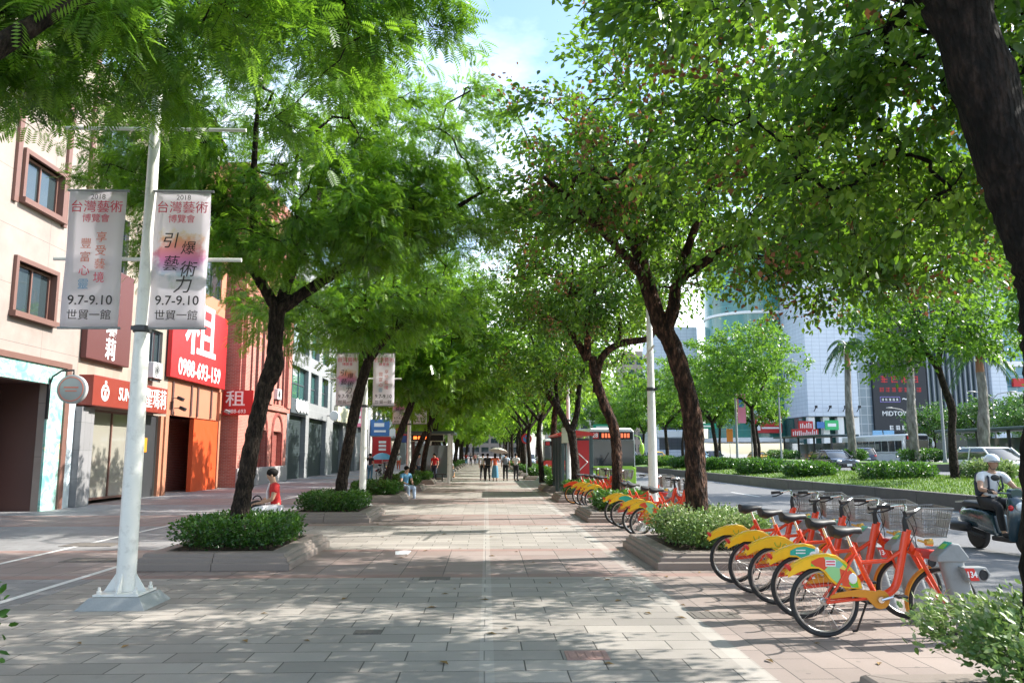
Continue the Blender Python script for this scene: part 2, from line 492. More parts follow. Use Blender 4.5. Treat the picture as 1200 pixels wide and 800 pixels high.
    vm = N(ns, 'ShaderNodeVectorMath', operation='SCALE'); ln.new(col, vm.inputs[0]); ln.new(v, vm.inputs['Scale'])
    n3 = N(ns, 'ShaderNodeTexNoise', Scale=2.2, Detail=6.0, Roughness=0.7); ln.new(tc.outputs['Object'], n3.inputs['Vector'])
    r3 = N(ns, 'ShaderNodeValToRGB'); r3.color_ramp.elements[0].position = 0.60; r3.color_ramp.elements[1].position = 0.74
    ln.new(n3.outputs['Fac'], r3.inputs['Fac'])
    fin = mix(mth('MULTIPLY', r3.outputs['Color'], 0.38), vm.outputs[0], (0.15,0.135,0.12))
    vs_ = N(ns, 'ShaderNodeTexVoronoi', Scale=2.6); ln.new(tc.outputs['Object'], vs_.inputs['Vector'])     # trodden gum and drips
    fin = mix(mth('MULTIPLY', mth('LESS_THAN', vs_.outputs['Distance'], 0.055), 0.45), fin, (0.09,0.083,0.075))
    ln.new(fin, b.inputs['Base Color'])
    rr = N(ns, 'ShaderNodeMapRange'); rr.inputs[3].default_value = 0.5; rr.inputs[4].default_value = 0.8; ln.new(n1.outputs['Fac'], rr.inputs[0]); ln.new(rr.outputs[0], b.inputs['Roughness'])
    b.inputs['Specular IOR Level'].default_value = 0.4
    h = mth('SUBTRACT', mth('MULTIPLY', n2.outputs['Fac'], 0.25), fac)
    bp = N(ns, 'ShaderNodeBump', Strength=0.5, Distance=0.012); ln.new(h, bp.inputs['Height']); ln.new(bp.outputs['Normal'], b.inputs['Normal'])
    return m

MT['paving'] = paving_material()
MT['asphalt'] = M('asphalt', (0.135,0.135,0.140), 0.8, var=0.22, scale=1.2, bump=0.5, bscale=160, dirt=0.25)
MT['ground_far'] = M('ground_far', (0.22,0.21,0.19), 0.9, var=0.2, scale=0.2)
MT['road_paint'] = M('road_paint', (0.66,0.65,0.62), 0.6, var=0.12, scale=6, dirt=0.4)
MT['lawn'] = M('lawn', (0.075,0.15,0.018), 0.9, var=0.45, scale=6, bump=0.8, bscale=60)
MT['kerb_stone'] = M('kerb_stone', (0.30,0.285,0.265), 0.7, var=0.2, scale=30, bump=0.2, dirt=0.3)
MT['median_kerb'] = M('median_kerb', (0.115,0.105,0.095), 0.85, var=0.35, scale=2.5, bump=0.4, bscale=30, dirt=0.35)

def sheet(name, x0, x1, y0, y1, z, mat, n=1):
    mb = MB(); mb.add([(x0,y0,z),(x1,y0,z),(x1,y1,z),(x0,y1,z)], [(0,1,2,3)])
    return tag(mb.build(name, mat), kind='structure')
ZR, ZF = -0.12, 0.50          # near carriageway, raised far carriageway
sheet('ground', -900, 900, -300, 2200, -0.30, MT['ground_far'])
sheet('walkway', -16.0, 4.95, -25, 420, 0.0, MT['paving'])
sheet('road', 4.95, 15.2, -40, 420, ZR, MT['asphalt'])
sheet('far_road', 23.0, 30.6, -40, 420, ZF, MT['asphalt'])
sheet('bus_lane', 36.0, 50.0, -40, 420, ZF + 0.05, MT['asphalt'])
sheet('far_pavement', 49.9, 190.0, -40, 420, ZF + 0.19, MT['ground_far'])
mb = MB()
y = -20.0
while y < 300:
    mb.box2((4.93, y, -0.2), (5.13, y + 1.19, 0.012)); y += 1.2
tag(mb.build('kerb', MT['kerb_stone'], bevel=0.02), kind='structure')

# road paint: thin sheets 4 mm above the asphalt
mb = MB()
def stripe(x0, x1, y0, y1, z):
    mb.add([(x0,y0,z),(x1,y0,z),(x1,y1,z),(x0,y1,z)], [(0,1,2,3)])
for x in (8.3, 11.6):
    y = -6.0
    while y < 200: stripe(x-0.06, x+0.06, y, y+4, ZR+0.004); y += 10
stripe(14.55, 14.67, -20, 300, ZR+0.004)
stripe(5.65, 5.75, 20, 300, ZR+0.004)
for x in (26.8,):
    y = 0.0
    while y < 200: stripe(x-0.06, x+0.06, y, y+4, ZF+0.004); y += 10
tag(mb.build('lane_markings', MT['road_paint']), kind='structure')
mb = MB()
for x in (-5.58, -7.55):
    stripe(x-0.05, x+0.05, -5, 120, 0.004)
tag(mb.build('path_markings', MT['road_paint']), kind='structure')

def median(name, x0, x1, z0, z1, kh):
    """planted strip: kerb wall both sides, lawn that bulges a little"""
    k = MB(); y = -20.0
    while y < 330:
        k.box2((x0, y, ZR-0.1), (x0+0.28, y+2.99, z0)); k.box2((x1-0.28, y, ZR-0.1), (x1, y+2.99, z1)); y += 3.0
    tag(k.build(name + '_kerb', MT['median_kerb'], bevel=0.03), kind='structure')
    g = MB(); nx, ny = 8, 90
    rng = random.Random(5)
    vs = []
    for j in range(ny+1):
        yy = -20 + 350*j/ny
        for i in range(nx+1):
            t = i/nx
            vs.append((x0+0.28+(x1-x0-0.56)*t, yy, z0+(z1-z0)*t - 0.03 + 0.10*math.sin(PI*t) + rng.uniform(-.015,.015)))
    g.add(vs, [(j*(nx+1)+i, j*(nx+1)+i+1, (j+1)*(nx+1)+i+1, (j+1)*(nx+1)+i) for j in range(ny) for i in range(nx)])
    o = tag(g.build(name + '_lawn', MT['lawn'], smooth=60), kind='structure')
    return o
median('median', 15.1, 23.05, 0.40, 0.62, 0.5)
median('far_median', 30.6, 36.05, 0.98, 0.98, 0.5)
# tufts of grass on the near median, so the lawn has blades
rng = np.random.default_rng(3)
n = 26000
yy = 18 + 60*rng.random(n)**1.5; xx = 15.45 + 7.2*rng.random(n)
t = (xx-15.38)/7.4; zz = 0.37 + 0.22*t + 0.10*np.sin(PI*t)
hh = 0.05 + 0.07*rng.random(n); aa = rng.random(n)*2*PI; ww = 0.012 + yy*0.0004
dx, dy = np.cos(aa)*ww, np.sin(aa)*ww
vv = np.stack([np.stack([xx-dx,yy-dy,zz],1), np.stack([xx+dx,yy+dy,zz],1), np.stack([xx+dy*2,yy-dx*2,zz+hh],1)],1).reshape(-1,3)
me = bpy.data.meshes.new('grass')
me.from_pydata(vv.tolist(), [], np.arange(n*3).reshape(-1,3).tolist())
MT['grass'] = leafmat('grass', (0.05,0.12,0.012), (0.10,0.19,0.018), (0.20,0.28,0.035), (0.22,0.36,0.03), 0.25, 0.6)
at = me.attributes.new('tint', 'FLOAT', 'POINT'); at.data.foreach_set('value', np.repeat(rng.random(n),3).astype(np.float32))
me.materials.append(MT['grass'])
o = bpy.data.objects.new('grass', me); COL.objects.link(o); tag(o, 'short bright green grass on the near median lawn', 'grass', kind='stuff')

# ================================================================ VEGETATION
def frames(d, n):
    """orthonormal frames from directions d and hint normals n (both (k,3))"""
    d = d/np.linalg.norm(d, axis=1, keepdims=True)
    s = np.cross(n, d); L = np.linalg.norm(s, axis=1, keepdims=True); s = s/np.maximum(L, 1e-6)
    return d, s, np.cross(d, s)

def scatter(tv, tf, P, D, Nn, S, tint):
    """k copies of a template (tv verts, tf faces); returns verts, faces, tint per vert"""
    d, s, n = frames(D, Nn)
    tv = np.asarray(tv, float); k = len(P); m = len(tv)
    V = P[:,None,:] + S[:,None,None]*(tv[None,:,0:1]*d[:,None,:] + tv[None,:,1:2]*s[:,None,:] + tv[None,:,2:3]*n[:,None,:])
    F = (np.asarray(tf)[None] + (np.arange(k)*m)[:,None,None]).reshape(-1, len(tf[0]))
    return V.reshape(-1,3), F, np.repeat(tint, m)

def leaf_mesh(name, groups, mats, parent):
    """groups: list of (V, F(quads or tris), tint, material index)"""
    vs, loops, starts, tots, mi, ti = [], [], [], [], [], []
    vo = lo = 0
    for V, F, T, k in groups:
        if len(V) == 0: continue
        vs.append(V); ti.append(T); loops.append((F+vo).ravel())
        w = F.shape[1]; starts.append(lo + np.arange(len(F))*w); tots.append(np.full(len(F), w)); mi.append(np.full(len(F), k))
        vo += len(V); lo += F.size
    V = np.concatenate(vs).astype(np.float32); Lp = np.concatenate(loops).astype(np.int32)
    st = np.concatenate(starts).astype(np.int32); mi = np.concatenate(mi).astype(np.int32)
    me = bpy.data.meshes.new(name)
    me.vertices.add(len(V)); me.vertices.foreach_set('co', V.ravel())
    me.loops.add(len(Lp)); me.loops.foreach_set('vertex_index', Lp)
    me.polygons.add(len(st)); me.polygons.foreach_set('loop_start', st)
    me.polygons.foreach_set('material_index', mi)
    for m in mats: me.materials.append(m)
    me.update(calc_edges=True); me.validate()
    at = me.attributes.new('tint', 'FLOAT', 'POINT'); at.data.foreach_set('value', np.concatenate(ti).astype(np.float32))
    o = bpy.data.objects.new(name, me); COL.objects.link(o)
    if parent is not None: o.parent = parent
    return o

def frond_template(pairs, lw, ll=0.42):
    v, f = [], []
    for i in range(pairs):
        t = (i+0.8)/(pairs+0.6); z = -0.28*t*t
        l = ll*(0.62+0.5*math.sin(PI*min(1,t*0.95)))
        for sg in (-1, 1):
            b = np.array([t, 0, z]); dd = np.array([0.45, sg*0.88, -0.16])*l
            pp = np.array([0.88, -sg*0.45, 0.0])*lw
            o = len(v)
            v += [b, b+dd*0.45+pp, b+dd, b+dd*0.45-pp]; f.append((o,o+1,o+2,o+3) if sg < 0 else (o+3,o+2,o+1,o))
    return np.array(v), f
FROND = frond_template(7, 0.050)
FROND_LO = frond_template(4, 0.115, 0.46)
OVATE = (np.array([(0,0,0),(.22,.23,.05),(.62,.25,.03),(1,0,-.10),(.62,-.25,.03),(.22,-.23,.05)]), [(0,3,2,1),(0,5,4,3)])
KITE = (np.array([(0,0,0),(.45,.30,.05),(1,0,-.06),(.45,-.30,.05)]), [(0,1,2,3)])

def tree(name, label, cat, group, base, trunk, limbs, blobs, kind, barkm, leafm, rs, leaves, size, lo=False, tip=0.010, fruit=0.0, clump_r=0.55, seg=8, dens=None):
    """base: world xyz. trunk / limbs: polylines of (x,y,z,r) relative to base. blobs: crown ellipsoids (cx,cy,cz,rx,ry,rz,clumps)"""
    rng = np.random.default_rng(rs); pr = random.Random(rs)
    T = thing(name, base, label, cat, group)
    mb = MB()
    nodes, par, cnt = [], [], []
    def addline(pl, par0, n):
        pts = [Vector(p[:3]) for p in pl]; rr = [p[3] for p in pl]
        # resample with a smooth curve
        P2, R2 = [], []
        for i in range(len(pts)-1):
            p0, p1, p2, p3 = pts[max(i-1,0)], pts[i], pts[i+1], pts[min(i+2,len(pts)-1)]
            K = 4 if lo else 9
            for q in range(K):
                t = q/K
                P2.append(0.5*((2*p1)+(p2-p0)*t+(2*p0-5*p1+4*p2-p3)*t*t+(3*p1-p0-3*p2+p3)*t**3)); R2.append(rr[i]*(1-t)+rr[i+1]*t)
        P2.append(pts[-1]); R2.append(rr[-1])
        R2 = [r*(1+pr.uniform(-.06,.06)) for r in R2]
        mb.tube(P2, R2, n, rough=0.0 if lo else .05)
        return P2
    trunk = [(a, b_, c, r*.90) for a, b_, c, r in trunk]
    P2 = addline(trunk, None, 22 if not lo else 9)
    for p in P2[int(len(P2)*0.6):]: nodes.append(p); par.append(-1)
    for L in limbs:
        q = addline(L, None, 14 if not lo else 7)
        for p in q[2:]: nodes.append(p); par.append(-1)
    nb = len(nodes)
    # clump centres
    C = []
    for (cx,cy,cz,rx,ry,rz,k) in blobs:
        got, tries = [], 0
        while len(got) < k and tries < k*40:
            tries += 1
            u = rng.normal(size=3); u /= np.linalg.norm(u)
            r = rng.random()**(1/2.6)
            p = np.array([cx,cy,cz]) + u*r*np.array([rx,ry,rz])
            if got and min(np.sum((np.array(got)-p)**2, axis=1)) < (clump_r*0.8)**2: continue
            got.append(p)
        C += got
    C = np.array(C)
    base_n = np.array([tuple(p) for p in nodes])
    dist = np.array([np.min(np.linalg.norm(base_n - c, axis=1)) for c in C])
    order = np.argsort(dist)
    NN = [np.array(tuple(p)) for p in nodes]
    br, ends = [], []
    for ci in order:
        c = C[ci]
        A = np.array(NN); dd = np.linalg.norm(A-c, axis=1)
        dz = np.maximum(0, A[:,2]-c[2])
        j = int(np.argmin(dd + 0.5*dz))
        a = A[j]
        mid1 = a + (c-a)*0.36 + rng.normal(size=3)*0.09*dd[j] + np.array([0,0,0.07*dd[j]])
        mid2 = a + (c-a)*0.70 + rng.normal(size=3)*0.08*dd[j] + np.array([0,0,0.06*dd[j]])
        i1 = len(NN); NN += [mid1, mid2, c]; par += [j, i1, i1+1]
        br.append((j, i1)); ends.append(i1+2)
    cnt = [0]*len(NN)
    for e in ends:
        k = e
        while k != -1: cnt[k] += 1; k = par[k]
    rad = lambda k: tip*max(1, cnt[k])**0.46
    for j, i1 in br:
        r0 = rad(i1)
        mb.tube([Vector(NN[j]), Vector(NN[i1]), Vector(NN[i1+1]), Vector(NN[i1+2])], [r0*1.05, r0, rad(i1+1)*0.9, rad(i1+2)*0.8], 5 if not lo else 3, cap=False)
    # twigs and leaves
    k = len(C)
    per = max(1, leaves//k)
    ctr = C.mean(axis=0)
    outw = C - ctr; outw[:,2] *= 0.6
    ol = np.linalg.norm(outw, axis=1, keepdims=True); outw = outw/np.maximum(ol, .01)
    tw = 5
    td = rng.normal(size=(k,tw,3)); td[:,:,2] *= 0.55; td += outw[:,None,:]*0.75 + np.array([0,0,-0.10 if kind == 'frond' else 0.05])
    td /= np.linalg.norm(td, axis=2, keepdims=True)
    tl = clump_r*(0.9+0.7*rng.random((k,tw)))
    tend = C[:,None,:] + td*tl[:,:,None]
    if not lo:
        for i in range(k):
            for q in range(tw):
                a, e = Vector(C[i]), Vector(tend[i,q])
                mb.tube([a, (a+e)/2 + Vector((0,0,0.04)), e], [tip*0.55, tip*0.42, tip*0.25], 3, cap=False)
    ids = rng.integers(0, k, leaves); tq = rng.integers(0, tw, leaves)
    u = 0.12 + 0.95*rng.random(leaves)
    P = C[ids] + td[ids,tq]*(tl[ids,tq]*u)[:,None] + rng.normal(size=(leaves,3))*np.array([.24,.24,.18])*clump_r
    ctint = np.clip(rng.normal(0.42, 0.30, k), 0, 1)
    # young and old leaf tints, lighter outward; wide spread stands in for sunlit clusters
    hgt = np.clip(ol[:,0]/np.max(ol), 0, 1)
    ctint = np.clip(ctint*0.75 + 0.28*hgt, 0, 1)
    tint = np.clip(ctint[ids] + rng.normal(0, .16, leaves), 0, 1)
    D = td[ids,tq] + rng.normal(size=(leaves,3))*0.65
    if kind == 'frond':
        D[:,2] -= 0.25
        Nn = np.array([0,0,1.0]) + rng.normal(size=(leaves,3))*0.35
        tv, tf = FROND_LO if lo else FROND
    else:
        D[:,2] -= 0.45
        Nn = np.array([0,0,0.9]) + rng.normal(size=(leaves,3))*0.55
        tv, tf = KITE if lo else OVATE
    S = size*(0.7+0.6*rng.random(leaves))
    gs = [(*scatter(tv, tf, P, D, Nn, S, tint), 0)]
    if fruit:
        nf = int(k*fruit)
        fi = rng.choice(k, nf, replace=False)
        m = 34
        fid = np.repeat(fi, m)
        fc = C[fid] + td[fid,0]*(tl[fid,0])[:,None] + rng.normal(size=(nf*m,3))*np.array([.13,.13,.15])
        fd = rng.normal(size=(nf*m,3)); fd[:,2] -= .5
        gs.append((*scatter(KITE[0], KITE[1], fc, fd, rng.normal(size=(nf*m,3)), 0.075*(0.6+0.8*rng.random(nf*m)), rng.random(nf*m)), 1))
    tr = mb.build('trunk', barkm, T, smooth=60)
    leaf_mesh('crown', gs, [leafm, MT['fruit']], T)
    return T

GT_L = 'feathery trees in the row on the shop side of the walkway'
GT_R = 'broad leaved trees in the row on the road side of the walkway'

def auto_limbs(rs, fork, n=4, L=2.2, up=0.8, r=0.11):
    pr = random.Random(rs); out = []
    a0 = pr.uniform(0, 6.28)
    for i in range(n):
        a = a0 + 2*PI*i/n + pr.uniform(-.4,.4); l = L*pr.uniform(.75,1.2)
        x, y, z = fork
        p1 = (x+.35*l*math.cos(a), y+.35*l*math.sin(a), z+.45*l*up)
        p2 = (x+.7*l*math.cos(a+.2), y+.7*l*math.sin(a+.2), z+.85*l*up)
        p3 = (x+l*math.cos(a+.1), y+l*math.sin(a+.1), z+1.25*l*up)
        out.append([(x,y,z,r), (*p1,r*.8), (*p2,r*.6), (*p3,r*.4)])
    return out

# ---- shop-side row -------------------------------------------------------
SX = -4.05
# the tree beside the camera: only its overhanging crown is in the picture
tree('feathery_tree', 'nearest feathery leaved tree overhanging the top left corner in front of the white banner pole', 'tree', GT_L, (-4.3,4.9,0.25),
     [(0,0,-.1,.24),(.1,.1,1.2,.19),(.25,.1,2.6,.17),(.2,.2,3.5,.16)],
     [[(.2,.2,3.5,.10),(-.3,.3,4.8,.055),(-.9,.9,5.9,.035),(-1.6,1.5,6.6,.02)], [(.2,.2,3.5,.10),(1.0,1.0,4.9,.06),(1.8,1.8,6.0,.04),(2.4,2.6,6.8,.02)],
      [(.2,.2,3.5,.12),(.3,-.6,4.8,.09),(.2,-1.2,6.0,.05)], [(.2,.2,3.5,.10),(.1,1.3,4.9,.055),(-.2,2.6,5.8,.035),(-.3,3.6,6.4,.02)]],
     [(0.0,0.9,6.4,3.5,3.4,1.7,130), (0.3,2.4,5.6,2.9,1.7,1.0,46), (-1.5,1.8,5.0,1.8,1.4,0.6,22), (2.8,3.0,6.5,1.1,1.5,.8,22)], 'frond', MT['bark_dark'], MT['leaf_fine'], 11, 22000, 0.175, clump_r=.45, tip=.006)
tree('feathery_tree', 'feathery leaved tree with a bulging dark trunk beside the seated person in red', 'tree', GT_L, (SX-.02,13.6,0.25),
     [(-.05,0,-.15,.22),(-.02,0,.4,.165),(.08,0,1.2,.155),(.19,0,1.89,.150),(.31,0,2.55,.155),(.44,0,2.86,.180),(.45,0,3.25,.145),(.47,0,3.94,.145)],
     [[(.47,0,3.88,.11),(.1,-.1,4.5,.085),(-.40,-.2,5.29,.07),(-.75,-.2,5.7,.05),(-1.3,0,6.8,.02)], [(.47,0,3.88,.12),(1.25,-.1,4.39,.09),(2.27,-.2,5.01,.07),(3.3,-.4,5.48,.045),(4.1,-.6,5.9,.02)],
      [(.47,0,3.88,.10),(.7,.6,5.2,.08),(.9,1.2,6.6,.05),(1.0,1.4,7.8,.02)], [(.1,-.1,4.5,.075),(.2,-.8,5.9,.055),(.4,-1.4,7.2,.03)]],
     [(.5,0,7.2,3.8,3.9,2.0,150), (2.7,-.4,5.7,1.9,1.9,.9,36), (-1.2,-.4,5.9,1.5,1.8,.9,24), (-.5,-1.0,4.8,1.3,1.0,.5,14), (1.9,-1.3,5.0,1.6,1.2,.6,20)], 'frond', MT['bark_dark'], MT['leaf_fine'], 12, 26000, 0.17, clump_r=.44, tip=.008)
tree('feathery_tree', 'feathery leaved tree leaning right behind the long clipped hedge of the second shop side planter', 'tree', GT_L, (SX+.1,21.8,0.25),
     [(0,0,-.15,.22),(.1,0,.8,.17),(.3,0,2.2,.16),(.55,0,3.4,.15),(.72,0,4.0,.14)],
     [[(.72,0,4.0,.12),(.3,-.2,4.7,.09),(-.5,-.3,5.3,.07),(-1.4,-.5,5.8,.04)], [(.72,0,4.0,.12),(1.3,-.2,4.7,.10),(2.0,-.3,5.3,.07),(2.7,-.3,6.0,.04)], [(.72,0,4.0,.11),(.8,.7,5.2,.08),(.7,1.3,6.3,.04)]],
     [(.6,0,6.6,3.7,4.0,2.2,140), (.4,-1.5,5.0,3.2,2.0,.8,40)], 'frond', MT['bark_dark'], MT['leaf_fine'], 13, 15000, 0.20, clump_r=.5)
T3 = tree('feathery_tree', 'slender feathery leaved tree leaning right just past the second white banner pole', 'tree', GT_L, (SX+.25,29.9,0.25),
     [(0,0,-.15,.20),(.25,0,.9,.16),(.6,0,2.2,.15),(1.0,0,3.3,.14),(1.25,0,3.9,.13)],
     [[(1.25,0,3.9,.10),(1.9,-.1,4.5,.08),(2.8,-.2,5.0,.05)], [(1.25,0,3.9,.11),(.9,.2,4.8,.09),(.4,.4,5.8,.05)], [(1.25,0,3.9,.10),(1.5,.9,5.0,.07),(1.6,1.5,6.0,.04)]],
     [(.8,0,6.1,3.9,4.0,2.3,130), (1.4,-1,4.7,2.6,2.0,.8,34)], 'frond', MT['bark_dark'], MT['leaf_fine'], 14, 10500, 0.265, lo=True, clump_r=.62)
T4 = tree('feathery_tree', 'feathery leaved tree bending strongly over the walkway before the lit shelter sign', 'tree', GT_L, (SX+.45,38.0,0.25),
     [(0,0,-.15,.20),(.15,0,.9,.155),(.46,0,1.9,.145),(.95,0,2.9,.13),(1.5,0,3.8,.11)],
     [[(1.5,0,3.75,.09),(2.2,-.1,4.5,.07),(3.0,-.2,5.1,.04)], [(.95,0,2.9,.09),(.9,.3,4.0,.07),(.6,.5,5.2,.04)], [(1.5,0,3.75,.08),(1.5,.8,4.9,.06),(1.4,1.3,6.0,.03)]],
     [(1.0,0,6.0,3.9,4.0,2.4,130), (2.2,-.5,4.7,2.2,2.0,.8,30)], 'frond', MT['bark_dark'], MT['leaf_fine'], 15, 8500, 0.30, lo=True, clump_r=.65)

# ---- road-side row -------------------------------------------------------
RX = 3.55
tree('broad_leaved_tree', 'massive leaning trunk filling the right edge of the picture behind the variegated shrub', 'tree', GT_R, (3.55,4.75,0.25),
     [(-.20,0,-.15,.28),(-.17,0,.5,.22),(-.11,0,1.3,.21),(-.05,0,2.0,.20),(-.05,0,2.45,.195),(-.13,0,2.85,.195),(-.25,.02,3.4,.20),(-.47,.05,4.4,.22)],
     [[(-.46,.05,4.35,.14),(-.9,.2,5.1,.10),(-1.5,.7,5.9,.06),(-2.0,1.3,6.5,.03)], [(-.46,.05,4.35,.16),(-.2,.1,5.1,.13),(.5,.3,5.9,.09),(1.5,.6,6.5,.05)],
      [(-.46,.05,4.35,.12),(.2,.9,5.2,.08),(.4,2.0,5.6,.05),(.4,3.0,5.6,.025)], [(-.46,.05,4.35,.13),(-.5,-.8,5.2,.11),(-.4,-1.8,6.0,.05)]],
     [(-.2,1.2,6.2,3.1,3.6,1.7,120), (.5,3.5,4.75,2.2,1.4,1.05,58), (2.3,1.9,4.7,1.5,1.7,.9,30), (3.2,1.6,6.6,1.9,3.4,1.7,70), (-1.75,2.3,5.6,.45,.8,.35,8)], 'ovate', MT['bark_silhouette'], MT['leaf_ovate'], 21, 42000, 0.105, fruit=.25, clump_r=.46, tip=.007)  # sun-side crown blob is added to shade the inner leaves
tree('broad_leaved_tree', 'reddish rough barked tree with a leaning trunk forking above the pale variegated shrub bed', 'tree', GT_R, (RX,13.6,0.25),
     [(.05,0,-.15,.26),(.02,0,.47,.205),(.0,0,1.3,.19),(-.04,0,2.19,.175),(-.30,0,3.2,.17),(-.53,0,3.66,.18)],
     [[(-.52,0,3.6,.15),(-.77,0,4.47,.13),(-.89,.05,5.03,.12),(-1.15,.1,5.68,.08),(-1.4,.2,6.8,.04)], [(-.48,0,3.45,.12),(-.32,-.1,3.95,.11),(-.26,-.2,4.4,.09),(.1,-.4,5.5,.06),(.5,-.6,6.4,.03)],
      [(-.87,.05,4.95,.10),(-.6,.2,5.5,.08),(.3,.8,6.1,.06),(1.2,1.0,6.8,.03)], [(-.77,0,4.47,.09),(-1.5,-.7,5.0,.07),(-2.1,-1.4,5.3,.05),(-2.7,-2.0,5.6,.03)], [(-.26,-.2,4.4,.08),(.7,-.6,5.0,.07),(1.8,-.8,5.3,.05),(2.8,-.9,5.4,.03)]],
     [(-.1,0,6.7,3.3,3.8,2.1,150), (2.1,-1.2,5.1,2.0,1.9,1.15,62), (2.7,-2.0,4.65,1.7,1.4,.75,30), (-1.7,-1.2,5.6,1.5,1.6,.8,24)], 'ovate', MT['bark_red'], MT['leaf_ovate'], 22, 40000, 0.108, fruit=.5, clump_r=.52)
tree('broad_leaved_tree', 'wavy reddish trunk with one limb bent out level toward the right hand banner pole', 'tree', GT_R, (RX-.05,21.8,0.25),
     [(0,0,-.15,.20),(.05,0,.6,.165),(.04,0,1.5,.16),(-.03,0,2.2,.155),(-.28,0,2.8,.155),(-.52,0,3.6,.14),(-.58,0,4.1,.13)],
     [[(-.50,0,3.1,.10),(-.35,0,4.0,.10),(.15,0,4.45,.095),(.95,0,4.6,.09),(1.2,0,4.9,.06)], [(.15,0,4.45,.07),(.2,0,5.1,.06),(.0,.1,5.7,.04)], [(-.72,0,4.0,.11),(-1.1,.1,4.7,.09),(-1.6,.3,5.2,.07),(-2.3,.5,5.5,.04)],
      [(-.72,0,4.0,.11),(-.7,-.2,5.0,.09),(-.5,-.4,6.0,.05)]],
     [(-.2,0,6.9,3.2,3.9,1.9,120), (-1.4,-.6,5.4,1.5,1.8,.7,20)], 'ovate', MT['bark_red'], MT['leaf_ovate'], 23, 19000, 0.13, fruit=.4, clump_r=.6)
R3 = tree('broad_leaved_tree', 'dark trunk splitting low into a wide Y beside the red roofed bus shelter', 'tree', GT_R, (RX-.2,29.9,0.25),
     [(0,0,-.15,.22),(-.03,0,.8,.19),(-.10,0,1.7,.17),(-.18,0,2.3,.18)],
     [[(-.18,0,2.2,.13),(-.6,0,3.0,.12),(-1.05,0,3.9,.10),(-1.4,.1,5.0,.06)], [(-.18,0,2.2,.12),(.05,0,3.0,.11),(.12,0,3.8,.10),(.4,0,5.0,.06)], [(-.6,0,3.0,.08),(-.7,.6,4.2,.07),(-.4,1.2,5.4,.04)]],
     [(-.2,0,6.1,3.2,3.9,2.1,120), (-1.2,-.4,4.9,1.4,1.8,.7,16)], 'ovate', MT['bark_dark'], MT['leaf_ovate'], 24, 13000, 0.16, lo=True, fruit=.2, clump_r=.6)
R4 = tree('broad_leaved_tree', 'straight red barked tree standing in line behind the bus shelter', 'tree', GT_R, (RX-.3,38.0,0.25),
     [(0,0,-.15,.20),(.0,0,1.2,.17),(-.05,0,2.6,.16),(.05,0,3.7,.15)],
     auto_limbs(5, (.05,0,3.6), 4, 2.4, .8, .10),
     [(-.2,0,6.0,3.3,3.9,2.2,110)], 'ovate', MT['bark_red'], MT['leaf_ovate'], 25, 10000, 0.18, lo=True, fruit=.2, clump_r=.65)

# far trees of both rows: copies, each turned its own way
pr = random.Random(8)
Tf = tree('feathery_tree', 'small feathery leaved trees far along the shop side row where the avenue closes', 'tree', GT_L, (SX+.4,46.1,0.2),
     [(0,0,-.15,.20),(.1,0,1.2,.17),(.35,0,2.5,.15),(.5,0,3.4,.14)], auto_limbs(9, (.5,0,3.3), 4, 2.5, .75, .10),
     [(.6,0,5.9,3.9,4.1,2.4,90)], 'frond', MT['bark_dark'], MT['leaf_far'], 16, 5400, 0.38, lo=True, clump_r=.7)
Rf = tree('broad_leaved_tree', 'small broad leaved trees far along the road side row where the avenue closes', 'tree', GT_R, (RX-.35,46.1,0.2),
     [(0,0,-.15,.20),(-.1,0,1.2,.17),(-.2,0,2.4,.15),(-.1,0,3.4,.14)], auto_limbs(10, (-.1,0,3.3), 4, 2.4, .8, .10),
     [(-.1,0,6.2,3.4,4.0,2.1,80)], 'ovate', MT['bark_dark'], MT['leaf_far'], 26, 3800, 0.28, lo=True, fruit=.15, clump_r=.7)
for k in range(1, 13):
    for src, x0 in ((Tf, SX+.4), (Rf, RX-.35)):
        c = copy_tree(src); c.location = (x0 + pr.uniform(-.25,.25), 46.1 + 8.1*k + pr.uniform(-.5,.5), 0.2)
        c.rotation_euler = (0, 0, pr.uniform(0, 6.28)); s = pr.uniform(.9, 1.15); c.scale = (s, s, s)

